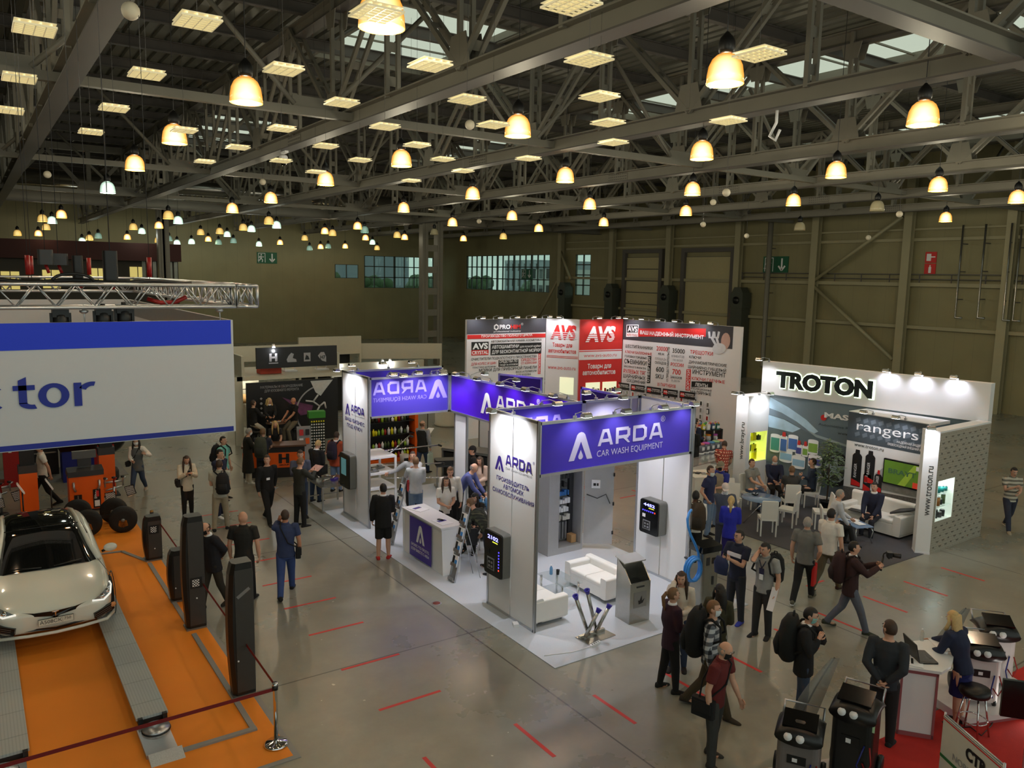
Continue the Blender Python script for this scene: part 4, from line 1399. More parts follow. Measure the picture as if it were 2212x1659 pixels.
# red tape on the floor
TAPE = mat('red_floor_tape', (206, 52, 44), .5, var=.08, scale=3)
TL = [(y, 'x') for y in (8.7, 10.1, 11.53, 13.01, 14.34, 15.68, 17.14, 18.53, 20.0, 21.2)]
for y in (10.1, 11.53, 13.01, 14.34, 15.68, 17.14, 18.53, 20.0, 21.2):
 tag(MB().bx(-.52,.52,-.028,.028,0,.002,TAPE).build('floor_tape',None,(5.2,y,0)),'red tape strip in the row along the orange mat aisle','tape','red tape strips along the left aisle')
for x in (4.69, 6.17, 7.65, 9.09, 10.47, 12.02, 13.36, 14.89, 16.42, 17.98):
 tag(MB().bx(-.03,.03,-.47,.47,0,.002,TAPE).build('floor_tape',None,(x,8.25,0)),'red tape strip in the row across the front aisle','tape','red tape strips along the front aisle')
tag(MB().bx(-.3,.3,-.03,.03,0,.002,TAPE).build('floor_tape',None,(14.65,9.68,0)),'red tape strip behind the two walking men','tape')
for x, y in ((15.0, 18.2), (16.0, 16.8), (14.2, 17.2)):
 tag(MB().bx(-.5,.5,-.03,.03,0,.002,TAPE).bx(.4,.46,0,.5,0,.002,TAPE).build('floor_tape',None,(x,y,0)),'red tape mark on the aisle behind the lounge','tape','red tape marks behind the lounge')
t = thing('floor_drain', 'round red floor cap with a pale ring in the aisle', 'drain', (7.28, 13.04, 0))
MB().lathe([(.1, 0), (.1, .004)], PRINTG, 24).build('rim', t)
MB().lathe([(.075, .002), (.075, .006)], mat('red_drain', (120, 52, 44), .6, var=.1), 24).build('cap', t)
# ------------------------------------------------------------------ the tool seller's tall walls
LILAC = mat('white_poster', (226, 224, 228), .5, var=.01)
SLATE = mat('slate_poster', (66, 66, 74), .45, var=.05, scale=2)
REDB = mat('red_poster', (204, 44, 40), .45, var=.02)
AVW = 4.7
def poster_wall(name, label, a, c, h, m, z0=0.0, th=.12, frame=True):
 a, c = V(a), V(c)
 d = c - a
 t = thing(name, label, 'wall', (a.x, a.y, 0), math.atan2(d.y, d.x))
 w = d.length
 MB().bx(0, w, .02, .02 + th, z0, h, m).build('panel', t)
 return t, w
def layout(w, x0, x1, ya, yb, sa, sb):
 """positions on a printed wall given as fractions of its drawing: returns local x, z"""
 def f(x, y):
  k = (x - x0) / (x1 - x0)
  return k * w, AVW - (y - (ya + (yb - ya) * k)) / (sa + (sb - sa) * k)
 return f
def put(b, L, s, xa, xb, y, h, m, bold=.012, yy=0.012):
 """text s from drawing x xa to xb, baseline y, capital height h (drawing units)"""
 (ax, az), (bx_, bz) = L(xa, y), L(xb, y)
 k = abs(L(xa, y - h)[1] - az)
 b.text(s, (ax, yy, az), k, m, bold=bold, align='l', width=bx_ - ax)
def block(b, L, xa, ya, xb, yb, m, y0=.013, y1=.02):
 p = [L(xa, yb), L(xb, yb), L(xb, ya), L(xa, ya)]
 b.prism([(q[0], q[1]) for q in p], (0, y1, 0), (1, 0, 0), (0, 0, 1), y1 - y0, m)
def vput(b, L, s, x, ya, yb, h, m):
 """text running upwards from drawing y ya to yb at drawing x"""
 (ax, az), (bx_, bz) = L(x, ya), L(x, yb)
 b.text(s, (ax, .01, az), h / 180.0, m, u=(0, 0, 1), v=(-1, 0, 0), bold=.012, align='l', width=bz - az)

t,w = poster_wall('poster_wall','tall white poster wall with a slate header listing workshop tools',(22.6,24.7),(23.4,19.6),AVW,LILAC)
L = layout(w, 1275, 2070, 172, 225, 177, 194)
b = MB()
b.bx(0, w, .014, .02, 3.86, AVW, SLATE)
b.build('header', t)
b = MB()
block(b, L, 1300, 212, 1396, 302, PRINTW, .008, .014)
block(b, L, 1305, 217, 1391, 270, PRINTK, .006, .008)
block(b, L, 1396, 240, 1890, 300, PRINTR, .008, .014)
put(b, L, 'AVS', 1310, 1388, 262, 42, PRINTW, .04, .005)
put(b, L, 'AUTO TOOLS', 1306, 1390, 294, 16, PRINTR, .03, .007)
put(b, L, 'ВАШ НАДЕЖНЫЙ ИНСТРУМЕНТ', 1410, 1878, 282, 26, PRINTW, .03, .007)
for s,xa,xb,y,h,m in (('ШЕСТИГРАННИКИ',1297,1510,380,22,PRINTK),('КЛЮЧИ БАЛЛОННЫЕ',1296,1508,420,18,PRINTR),('ГОЛОВКИ ТОРЦЕВЫЕ',1295,1470,452,15,PRINTK),('СЪЕМНИКИ',1293,1470,498,32,PRINTK),('МАСЛЯНОГО ФИЛЬТРА',1292,1468,526,13,PRINTK),
       ('РУЛЕВЫХ ТЯГ',1290,1467,568,27,PRINTR),('ШАРНИРНЫХ',1288,1466,604,26,PRINTK),('СОЕДИНЕНИЙ',1318,1466,636,20,PRINTK),
       ('20000',1541,1624,402,32,PRINTR),('КВ.М.',1556,1603,434,15,PRINTK),('ПЛОЩАДЬ',1535,1618,470,16,PRINTG),('СКЛАДОВ',1534,1618,500,18,PRINTK),('600',1545,1604,558,36,PRINTK),('SKU',1543,1602,608,32,PRINTK),('35 ПАРТНЕРОВ',1560,1696,664,22,PRINTR),
       ('35000',1661,1750,418,32,PRINTK),('КЛИЕНТОВ',1656,1748,450,16,PRINTG),('ПО ВСЕЙ',1668,1738,478,13,PRINTG),('РОССИИ',1653,1747,515,24,PRINTR),('700',1667,1728,576,38,PRINTR),('ЗАКАЗОВ',1654,1738,606,17,PRINTK),('В ДЕНЬ',1664,1726,630,14,PRINTG),
       ('ТРЕЩОТКИ',1788,1945,424,26,PRINTR),('КЛЮЧИ',1783,1866,456,18,PRINTK),('ДИНАМОМЕТРИЧЕСКИЕ',1782,2040,494,20,PRINTK),('ШАРНИРНО ГУБЦЕВЫЙ',1779,2038,530,20,PRINTK),('ИНСТРУМЕНТ',1812,2037,572,32,PRINTK),('КЛЮЧИ ГАЕЧНЫЕ',1808,2034,616,22,PRINTR),('ИЗОЛЯЦИОННЫЕ',1806,1950,686,14,PRINTK),('МАЛЯРНЫЕ',1804,1948,716,22,PRINTK)):
 put(b, L, s, xa, xb, y, h, m)
block(b, L, 1478, 445, 1504, 646, PRINTK)
vput(b, L, 'ОТВЕРТКИ', 1497, 638, 455, 20, PRINTW)
block(b, L, 1768, 540, 1800, 696, PRINTR)
vput(b, L, 'ВОРОТКИ', 1794, 690, 548, 22, PRINTW)
block(b, L, 1808, 628, 1950, 670, PRINTK)
put(b, L, 'ЛЕНТЫ', 1834, 1922, 662, 24, PRINTW, .03, .01)
vput(b, L, '13 ПРЕДСТАВИТЕЛЬСТВ', 1640, 634, 378, 17, PRINTK)
# two spanners held in a hand
def wr(x0, y0, x1, y1, wd, m, yo):
 p, q = V(L(x0, y0)), V(L(x1, y1))
 d = (q - p).normalized(); n = V((-d.y, d.x)) * wd
 b.prism([tuple(p + n), tuple(p - n), tuple(q - n), tuple(q + n)], (0, yo, 0), (1, 0, 0), (0, 0, 1),.004,m)
STG = mat('printed_steel', (206, 208, 214), .4, var=.08)
for x0, x1, yo in ((1928, 1985, .008), (1962, 1990, .012)):
 wr(x0, 300, x1, 400, .05, STG, yo)
 for dx in (-16, 16):
  wr(x0 + dx, 262, x0 + dx * .6, 310, .045, STG, yo)
hp_ = [L(1985 + 45 * math.cos(R(a)), 385 + 40 * math.sin(R(a))) for a in range(0, 360, 24)]
b.prism(hp_, (0, .005, 0), (1, 0, 0), (0, 0, 1), .004, STG)
hp_ = [L(2025 + 30 * math.cos(R(a)), 330 + 60 * math.sin(R(a))) for a in range(0, 360, 24)]
b.prism(hp_, (0, .006, 0), (1, 0, 0), (0, 0, 1), .004, mat('printed_skin', (196, 160, 150), .5, var=.05))
b.build('lettering', t)
MB().bx(w, w + .35, .02, .14, 0, AVW, LILAC).build('end_panel', t)
# tool displays along the foot of that wall
ang = t.rotation_euler[2]
Tm = Matrix.Translation((22.6, 24.7, 0)) @ Matrix.Rotation(ang, 4, 'Z')
for i in range(5):
 xa, xb = 1240 + 124 * i, 1345 + 124 * i
 (x0, z0), (x1, z1) = L(xa, 690 + 16 * i), L(xb, 640 + 16 * i)
 s = thing('shelf_header','black tool shelf header, %s from the left in its row' % ('first','second','third','fourth','fifth')[i],'sign',tuple(Tm @ V((x0 + .02,-.1,0))),ang,'black headers over the tool displays')
 b = MB().bx(0, x1 - x0, 0, .05, z0 + .02, z0 + .3, PRINTK)
 b.build('panel', s)
 MB().bx(.04,.22,-.004,0,z0 + .08,z0 + .25,PRINTR).text('AVS',(.13,-.006,z0 + .15),.07,PRINTW,bold=.03).text('ИНСТРУМЕНТ',(.46,-.004,z0 + .12),.06,PRINTW).bx(.26,.66,-.004,0,z0 + .21,z0 + .23,PRINTW).build('lettering',s)
rr = random.Random(11)
TOOLC = [REDP, PRINTK, ALU, STEELG, PRINTW]
for i in range(60):
 k, row = i % 15, i // 15
 p = Tm @ V((.1 + .3 * k, -.08, 1.98 - .26 * row - .02 * k))
 m = TOOLC[(i * 7 + row) % 5]
 b = MB().bx(-.05,.05,0,.04,-.14,.06,PRINTW if m is not PRINTW else PRINTK).bx(-.035,.035,-.012,0,-.12,.03,m)
 tag(b.build('tool_pack',None,tuple(p),ang),'small carded tool hanging on the white wall under the black headers','tool','carded tools under the black headers')
t,w = poster_wall('poster_wall','white poster wall with slate header about car chemistry, left of the red tower',(15.9,26.2),(19.7,26.2),AVW,LILAC)
L = layout(w, 85, 710, 172, 165, 187, 187)
b = MB().bx(0, w, .014, .02, 4.13, AVW, SLATE).build('header', t)
b = MB()
block(b, L, 88, 282, 708, 312, PRINTR, .008, .014)
hx = []
for a in range(0, 360, 60):
 hx.append(L(307 + 21 * math.sin(R(a)), 228 + 24 * math.cos(R(a))))
b.prism(hx, (0, .012, 0), (1, 0, 0), (0, 0, 1), .003, PRINTW)
b.prism([L(307 + 11 * math.sin(R(a)),228 + 13 * math.cos(R(a))) for a in range(0,360,60)],(0,.008,0),(1,0,0),(0,0,1),.003,SLATE)
put(b, L, 'PRO', 333, 418, 243, 32, PRINTW, .03, .01)
put(b, L, 'HIM', 420, 500, 243, 32, PRINTR, .03, .01)
put(b, L, 'professional industry', 288, 502, 266, 10, PRINTW, .012, .01)
put(b, L, '®', 503, 522, 216, 17, PRINTW, 0, .01)
put(b, L, 'ПРОИЗВОДСТВО ПОЛНОГО ЦИКЛА', 194, 598, 303, 17, PRINTW, .02, .006)
put(b, L, 'АВТОМОБИЛЬНАЯ ХИМИЯ, КОСМЕТИКА', 268, 676, 342, 15, PRINTK)
block(b, L, 120, 334, 250, 432, PRINTK)
block(b, L, 120, 394, 250, 432, PRINTR, .01, .013)
put(b, L, 'AVS', 128, 244, 388, 44, PRINTW, .04, .009)
put(b, L, 'CRYSTAL', 124, 247, 426, 26, PRINTW, .03, .008)
block(b, L, 266, 350, 676, 436, PRINTK)
put(b, L, 'АВТОШАМПУНИ', 276, 490, 388, 24, PRINTW, .02, .01)
put(b, L, 'ДЛЯ РУЧНОЙ МОЙКИ', 498, 668, 386, 13, PRINTW, .02, .01)
put(b, L, 'ДЛЯ БЕСКОНТАКТНОЙ МОЙКИ', 276, 668, 425, 24, PRINTW, .02, .01)
put(b, L, 'ОЧИСТИТЕЛИ ПОДКАПОТНОГО ПРОСТРАНСТВА', 120, 640, 470, 18, PRINTK)
put(b, L, 'ДЛЯ КОЛЕС И ШИН', 120, 310, 505, 18, PRINTR)
block(b, L, 330, 474, 488, 525, PRINTK)
put(b, L, 'СРЕДСТВА ПО', 336, 480, 496, 18, PRINTW, .02, .01)
put(b, L, 'УХОДУ ЗА КУЗОВОМ', 338, 482, 518, 12, PRINTW, .02, .01)
put(b, L, 'СРЕДСТВА', 510, 640, 490, 20, PRINTR)
put(b, L, 'ОТ КОРРОЗИИ', 510, 640, 514, 16, PRINTR)
put(b, L, 'ПЛАСТИКА И РЕЗИНЫ', 130, 310, 528, 12, PRINTK)
put(b, L, 'МОЙКИ ДЛЯ ПРИБОРНОЙ ПАНЕЛИ', 180, 640, 556, 22, PRINTK)
put(b, L, 'ВОСК И ПОЛИРОЛИ', 470, 640, 578, 15, PRINTK)
put(b, L, 'ДЛЯ КУЗОВА', 470, 594, 602, 15, PRINTK)
block(b, L, 652, 434, 674, 594, PRINTR)
vput(b, L, 'ОЧИСТИТЕЛИ РУК', 669, 588, 440, 15, PRINTW)
b.build('lettering', t)
def avs(b, x0, x1, z0, z1, m, gap):
 """the cut-out three letter mark with its stripes"""
 b.text('AVS', (x0, .006, z0), z1 - z0, m, bold=.05, italic=.15, align='l', width=x1 - x0)
 for k in range(4):
  zz = z0 + (z1 - z0) * (.08 + .13 * k)
  b.bx(x0 - .03, x1 + .05, .002, .004, zz, zz + (z1 - z0) * .045, gap)
t,w = poster_wall('poster_wall','white face of the tall corner tower with red striped letters',(19.7,26.2),(20.5,25.0),AVW,LILAC)
b = MB()
avs(b, .2, 1.3, 3.85, 4.45, PRINTR, LILAC)
b.text('Товары для',(.72,.012,3.55),.16,PRINTR,width=.85,bold=.02).text('автомобилистов',(.72,.012,3.3),.16,PRINTR,width=1.2,bold=.02).text('www.avs-auto.ru',(.72,.012,2.62),.16,PRINTR,width=1.2)
b.bx(.05, 1.4, .012, .018, 3.16, 3.18, PRINTR).bx(.05, 1.4, .012, .018, 3.1, 3.12, PRINTR)
b.build('lettering', t)
MB().bx(.65,1.25,-.0,.02,1.6,2.3,mat('lit_niche',(236,236,200),.5,var=0,emit=(236,240,200),estr=.6)).build('niche',t)
t,w = poster_wall('poster_wall','red face of the tall corner tower with white striped letters',(20.5,25.0),(22.6,24.7),AVW,REDB)
b = MB()
avs(b, .3, 1.75, 3.78, 4.42, PRINTW, REDB)
b.bx(.02, 2.1, .012, .019, 3.05, 3.38, LILAC).bx(.02, 2.1, .012, .019, 3.42, 3.45, LILAC)
b.text('www.avs-auto.ru',(1.05,.01,3.16),.14,PRINTR,width=1.6).text('Товары для',(1.02,.012,2.68),.19,PRINTW,width=1.15,bold=.02).text('автомобилистов',(1.02,.012,2.42),.19,PRINTW,width=1.6,bold=.02)
b.build('lettering', t)
for i, x in enumerate((.38, 1.2)):
 n = MB().bx(x,x + .68,-.01,.02,1.3,2.1,MATS['lit_niche']).bx(x,x + .68,-.1,-.01,1.68,1.71,PRINTW).build('niche',t)
 b = MB()
 for k in range(5):
  b.bx(x + .06 + .12 * k,x + .13 + .12 * k,-.08,-.03,1.71,1.71 + rr.uniform(.06,.2),(REDP,PRINTK,STEELG)[k % 3])
 b.build('display_goods', n)
for i in range(6):
 p = Tm @ V((.5 + .8 * i, 0, AVW))
 flood(tuple(p),ang,'arm floodlight on top of the tool poster wall','floodlights on the tool poster wall',30,.5,.8,light=i % 2 == 0,spot=140)
for i in range(5):
 flood((16.3 + .8 * i,26.2,AVW),0,'arm floodlight on top of the car chemistry poster wall','floodlights on the car chemistry wall',30,.5,.8,light=i % 2 == 0,spot=140)
flood((20.1, 25.6, AVW), R(-56), 'brightly lit arm floodlight on the white tower face', None, 45, .5, .6)
for i in range(2):
 flood((21.1 + .9 * i,24.9 - .13 * i,AVW),R(-8),'arm floodlight on the red tower face','floodlights on the red tower face',30,.5,.8)

# shelves, canisters and buckets in front of the tool wall
RACKB = mat('black_rack', (20, 20, 22), .5, var=0)
PAL = [(226,120,120),(200,90,190),(90,150,200),(170,210,150),(240,170,150),(230,220,60),(240,150,40),(80,200,60)]
PALM = [mat('bucket_lid_%d' % i, c, .4, var=.02) for i, c in enumerate(PAL)]
BUCK = mat('bucket_white', (206, 200, 200), .45, var=.04)
BUCKG = mat('bucket_grey', (112, 116, 126), .45, var=.04)
t = thing('shelf_rack', 'black shelf rack full of tubs beside the tool wall', 'rack', (21.75, 19.35,0),R(-15))
for z in (.1, .55, 1.0):
 MB().bx(-.7, .7, -.2, .2, z, z + .03, RACKB).build('shelf', t)
for x in (-.69, -.1, .3, .69):
 MB().bx(x - .025, x + .025, -.22, .22, 0, 1.05, RACKB).build('upright', t)
def tub(loc, label, lid, body, group, r=.11, h=.26):
 t = thing('tub', label, 'tub', loc, 0, group)
 MB().lathe([(r * .86,0),(r,h)],body,14).bx(-r * .5,r * .5,-r * 1.0,-r * .93,h * .3,h * .7,PRINTW).build('body',t)
 MB().lathe([(r * 1.04, h - .02), (r * 1.06, h + .02), (r * .9, h + .03)], lid, 14).build('lid', t)
 return t
Mr = Matrix.Translation((21.75, 19.35, 0)) @ Matrix.Rotation(R(-15), 4, 'Z')
for z, nm in ((.13, 'lower'), (.58, 'upper')):
 for k in range(5):
  p = Mr @ V((-.55 + .26 * k, -.05, z))
  tub(tuple(p),'pastel lidded tub on the %s shelf of the black rack' % nm,PALM[(k * 3 + int(z * 10)) % 8],BUCK,'tubs on the %s shelf of the black rack' % nm,.1,.24)
CANM = [mat('canister_%d' % i,c,.35,var=.02) for i,c in enumerate(((60,90,130),(220,210,60),(60,120,110),(230,230,230),(200,70,60)))]
for k in range(14):
 p = Mr @ V((-.64 + .2 * (k % 7), -.1 + .18 * (k // 7), 1.03))
 t = thing('canister','bright plastic canister standing on top of the black rack','canister',tuple(p),R(-15),'canisters on top of the black rack')
 MB().rbox((0,0,.1),(.13,.1,.2),.02,CANM[(k * 2) % 5]).bx(-.05,.05,-.053,-.05,.04,.14,PRINTW).build('body',t)
 MB().lathe([(.022, .2), (.022, .25)], PALM[(k * 5) % 8], 8, (.03, 0, 0)).build('cap', t)
 MB().tube([(-.05, 0, .19), (-.03, 0, .24), (.0, 0, .23)], .012, CANM[(k * 2) % 5], 6).build('handle', t)
for row in range(2):
 for k in range(5):
  tub((21.0 + .28 * k,18.72 + .02 * k,.05 + .33 * row),'lidded bucket in the %s row before the black rack' % ('lower','upper')[row],PALM[k] if row else PRINTW,BUCKG,'buckets in the %s row before the rack' % ('lower','upper')[row],.125,.3)
tag(MB().bx(-.75,.75,-.2,.2,0,.05,mat('pallet_wood',(150,118,80),.9,var=.1)).build('pallet',None,(21.57,18.76,0)),'low wooden pallet under the bucket stack','pallet')

# ------------------------------------------------------------------ the body-paint booth on the right
tag(MB().prism([(0,0),(5.3,0),(5.3,7.0),(.75,7.0),(-.05,3.4)],(15.98,9.42,0),(1,0,0),(0,1,0),.012,CARPD).build('booth_carpet'),'charcoal carpet under the body paint booth','carpet')
FW = 6.34
t = thing('fascia_wall','long white fascia wall with the glowing dark letters','fascia sign',(20.3,15.77,0),math.atan2(-6.27,.94))
MB().bx(0, FW, 0, .3, 2.93, 3.93, WHITE).build('panel', t)
HALO = mat('halo_light', (230, 255, 220), .4, var=0, emit=(232, 255, 214), estr=2.2)
LETK = mat('letter_face_black', (24, 34, 30), .35, var=0)
b = MB()
b.text('TROTON', (.45, -.012, 3.15), .56, HALO, bold=.085, align='l', width=3.02)
b.build('halo', t)
b = MB()
for k in range(5):
 b.text('TROTON', (.5, -.03 - .008 * k, 3.18), .5, LETK, bold=.055, align='l', width=2.92)
b.build('lettering', t)
MUR = nodes_of('mural_print', .4)
m, nt, pb = MUR
tc = nt.nodes.new('ShaderNodeTexCoord'); sp = nt.nodes.new('ShaderNodeSeparateXYZ'); nt.links.new(tc.outputs['Object'],sp.inputs[0])
nz = nt.nodes.new('ShaderNodeTexNoise'); nz.inputs['Scale'].default_value = 1.4; nz.inputs['Detail'].default_value = 5
nt.links.new(tc.outputs['Object'], nz.inputs['Vector'])
mr = nt.nodes.new('ShaderNodeMapRange'); mr.inputs[1].default_value = .3; mr.inputs[2].default_value = 2.7
nt.links.new(sp.outputs[2], mr.inputs[0])
c = mixc(nt, mr.outputs[0], rgb(84, 92, 100), rgb(122, 142, 152))
c = mixc(nt, mnode(nt, 'MULTIPLY', nz.outputs['Fac'], .8), c, rgb(92, 108, 120))
nt.links.new(c, pb.inputs['Base Color'])
p = MB().bx(.2, FW - .1, .06, .1, .02, 2.93, m).build('mural_panel', t)
b = MB()
BODYG = mat('printed_silver', (150, 166, 172), .4, var=.08, scale=2)
BODYD = mat('printed_dark_steel', (92, 106, 112), .4, var=.08, scale=2)
ICE = mat('printed_light_blue', (170, 200, 218), .4, var=.12, scale=4)
def sheet(pts, m, y=.055):
 b.prism(pts, (0, y, 0), (1, 0, 0), (0, 0, 1), .003, m)
sheet([(.25, 2.85), (.9, 2.6), (1.5, 2.3), (1.9, 2.0), (1.75, 1.9), (1.2, 2.2), (.7, 2.4),(.25,2.5)],ICE,.057)
sheet([(.25,2.3),(.9,2.2),(1.5,1.95),(1.8,1.85),(2.6,1.75),(2.9,1.75),(2.9,1.2),(2.55,1.62),(2.3,1.55),(2.05,1.1),(1.9,.75),(.25,.8)],BODYD,.056)
sheet([(1.5, 2.02), (1.85, 1.9), (2.95, 1.72), (2.95, 1.66), (1.85, 1.82)], BODYG, .052)
sheet([(.25, 2.28), (.8, 2.2), (1.35, 2.0), (1.1, 1.85), (.3, 1.9)], ICE, .051)
for r_, mm, yo in ((.52, PRINTK, .05), (.4, BODYG, .047), (.36, DARKGREY, .044), (.12, BODYG, .04)):
 sheet([(2.5 + r_ * .85 * math.cos(R(a)), .98 + r_ * math.sin(R(a))) for a in range(0, 360, 15)], mm, yo)
for k in range(5):
 a = R(90 + 72 * k)
 sheet([(2.5 + .08 * math.cos(a + 1.5),.98 + .08 * math.sin(a + 1.5)),(2.5 + .08 * math.cos(a - 1.5),.98 + .08 * math.sin(a - 1.5)),(2.5 + .33 * math.cos(a - .12),.98 + .35 * math.sin(a - .12)),(2.5 + .33 * math.cos(a + .12),.98 + .35 * math.sin(a + .12))],BODYG,.042)
PCOL = {k: mat('printed_' + k,v,.4,var=.03) for k,v in dict(teal=(70,150,140),blue=(70,110,180),green=(130,170,80),paleblue=(150,190,220),indigo=(80,80,150),red=(200,50,50)).items()}
for (x0,z1,x1,z0,cc) in ((.4,1.68,.72,1.18,'teal'),(.72,1.68,.96,1.2,'blue'),(.98,1.74,1.3,1.3,'blue'),(1.24,1.5,1.44,1.2,'indigo'),(1.45,1.5,1.64,1.2,'green'),(1.62,1.7,1.94,1.32,'green'),(.73,1.25,1.15,.94,'paleblue'),(1.15,1.13,1.57,.82,'paleblue'),(1.66,1.24,2.08,.95,'indigo')):
 w_ = x1 - x0
 el = lambda zc,s_: [(x0 + w_ / 2 + w_ / 2 * math.cos(R(a)),zc + w_ * .13 * math.sin(R(a))) for a in (range(0,181,20) if s_ > 0 else range(180,361,20))]
 sheet(el(z1, 1) + el(z0, -1), PRINTW, .036)
 sheet([(x0 + .02, z1 - .08), (x1 - .02, z1 - .08), (x1 - .02,z0 + .03),(x0 + .02,z0 + .03)],PCOL[cc],.032)
 if w_ < .25:
  sheet([(x0 + w_ * .25,z1),(x1 - w_ * .25,z1),(x1 - w_ * .3,z1 + .14),(x0 + w_ * .3,z1 + .14)],PCOL['red'],.032)
b.text('MAS',(2.06,.03,2.45),.16,PRINTW,bold=.04,align='l',width=.72).text('TER',(2.86,.03,2.45),.16,PRINTW,bold=.04,align='l',width=.7)
sheet([(2.04 + .09 * math.cos(R(a)), 2.44 + .09 * math.sin(R(a))) for a in range(0, 360, 30)], PRINTR, .036)
b.text('Automotive Refinish',(1.9,.03,2.2),.07,mat('printed_grey_text',(40,60,70),.5,var=0),align='l',width=1.3).text('www.troton.ru',(2.5,.03,2.02),.08,PRINTK,align='l',width=.9)
b.build('artwork', p)
MB().bx(.2, FW - .1, .0, .06, .012, .1, WHITE).build('skirting', t)
am = t.matrix_basis if False else Matrix.Translation((20.3,15.77,0)) @ Matrix.Rotation(math.atan2(-6.27,.94),4,'Z')
for x in (3.84, 4.68, 5.55):
 flood(tuple(am @ V((x,0,3.93))),math.atan2(-6.27,.94),'lit arm floodlight on the right half of the white fascia wall','floodlights on the white fascia wall',26,.27,.3,col=(.82,.84,1),spot=115)
flood(tuple(am @ V((.2,0,3.93))),math.atan2(-6.27,.94),'arm floodlight at the left end of the white fascia wall',None,60,.6,1.8,spot=120)
# inner poster wall with the screen
RGT = thing('poster_wall','poster wall with tyre tread header and spray cans behind the white sofa','wall',(20.0,12.56,0),R(-90))
t = RGT
MB().bx(0, 2.25, 0, .1, .0, 2.88, WHITE).build('panel', t)
MB().bx(0, 2.25, .1, 1.0, 2.8, 2.88, WHITE).build('top_board', t)
b = MB()
TRD = mat('printed_slate', (72, 82, 90), .4, var=.1, scale=3)
TRD2 = mat('printed_tread', (104, 114, 124), .4, var=.05)
SOIL = mat('printed_gravel', (96, 94, 92), .6, var=.35, scale=22)
SKYP = mat('printed_sky', (176, 178, 182), .5, var=.06, scale=2)
def sh2(pts, m, y=-.003):
 b.prism(pts, (0, y, 0), (1, 0, 0), (0, 0, 1), .002, m)
sh2([(0, 2.06), (2.25, 2.06), (2.25, 2.86), (0, 2.86)], TRD)
sh2([(0, .25), (2.25, .25), (2.25, .9), (0, .75)], SOIL)
sh2([(.9, .88), (2.25, .9), (2.25, 1.85), (1.4, 1.75), (.9, 1.3)], SKYP)
sh2([(1.0,.9),(2.25,.92),(2.25,1.4),(1.9,1.62),(1.5,1.55),(1.1,1.2)],mat('printed_rock',(130,130,126),.6,var=.2,scale=8),-.006)
for k in range(9):
 for q in range(3):
  x = .25 + .22 * k + .1 * (q % 2)
  z = 2.2 + .2 * q
  sh2([(x, z), (x + .13, z + .06), (x + .1, z + .16), (x - .03, z + .1)], TRD2, -.006)
b.text('rangers',(.27,-.012,2.4),.25,PRINTW,align='l',width=1.72).text('НАДЕЖНАЯ ЗАЩИТА',(2.15,-.01,2.24),.06,PRINTW,align='r',width=.72,bold=.01,italic=.2).text('ПРЕВОСХОДНЫЙ ВНЕШНИЙ ВИД',(2.18,-.01,2.14),.06,PRINTW,align='r',width=1.0,bold=.01,italic=.2)
b.text('www.troton.ru', (.24, -.01, 1.94), .1, PRINTK, align='l', width=.85)
for x0, z1, x1, z0, hi in ((.22, 1.68, .5, .82,1),(.6,1.72,.88,.98,1),(.58,1.2,.8,.74,0),(.9,1.24,1.12,.8,0)):
 sh2([(x0, z0), (x1, z0), (x1, z1), (x1 - .05, z1 + .06), (x0 + .05, z1 + .06), (x0, z1)], PRINTK, -.012)
 sh2([(x0 + .07,z1 + .06),(x1 - .07,z1 + .06),(x1 - .08,z1 + .17),(x0 + .08,z1 + .17)],PRINTK if hi else PRINTR,-.012)
 sh2([(x0 + .01, z0 + .02), (x1 - .01, z0 + .02), (x1 - .01, z0 + .12), (x0 + .01, z0 + .2)], PRINTR,-.014)
 b.text('RANGER',(x0 + .06 + (x1 - x0) * .3,-.016,z0 + .25),.08,PRINTW,u=(0,0,1),v=(-1,0,0),align='l',width=(z1 - z0) * .45)
b.build('artwork', t)
MB().bx(0, 2.25, -.03, 0, .012, .1, WHITE).build('skirting', t)
tv = thing('television','wide flat television showing a green picture on the tread poster wall','television',(19.96,10.88,0),R(-90))
MB().rbox((0, 0, 1.45), (1.06, .05, .68), .02, GLOSSBLACK, 'y').build('housing', tv)
SCRG = mat('screen_green', (90, 130, 40), .3, var=.15, scale=4, emit=(110, 140, 50), estr=.12)
SCRR = mat('screen_red', (190, 60, 40), .3, var=.05, emit=(190, 60, 40), estr=.35)
b = MB().bx(-.5, .5, -.03, -.026, 1.15, 1.75, SCRG)
b.prism([(-.1,1.15),(.3,1.75),(.45,1.75),(.1,1.15)],(0,-.031,0),(1,0,0),(0,0,1),.002,mat('screen_light_green',(150,180,60),.3,var=.1,emit=(150,180,60),estr=.12))
b.bx(.3, .5, -.034, -.03, 1.15, 1.3, SCRR)
b.text('BRAYT',(0,-.036,1.42),.13,mat('screen_text',(60,90,60),.3,var=0,emit=(50,80,60),estr=.3),bold=.03,width=.75)
b.bx(.36, .48, -.034, -.03, 1.62, 1.73, PRINTW)
b.build('screen', tv)
for x in (.7, 1.6):
 flood((20.0,12.56 - x,2.88),R(-90),'arm floodlight on top of the tread poster wall','floodlights on the tread poster wall',22,.45,1.3,spot=120)
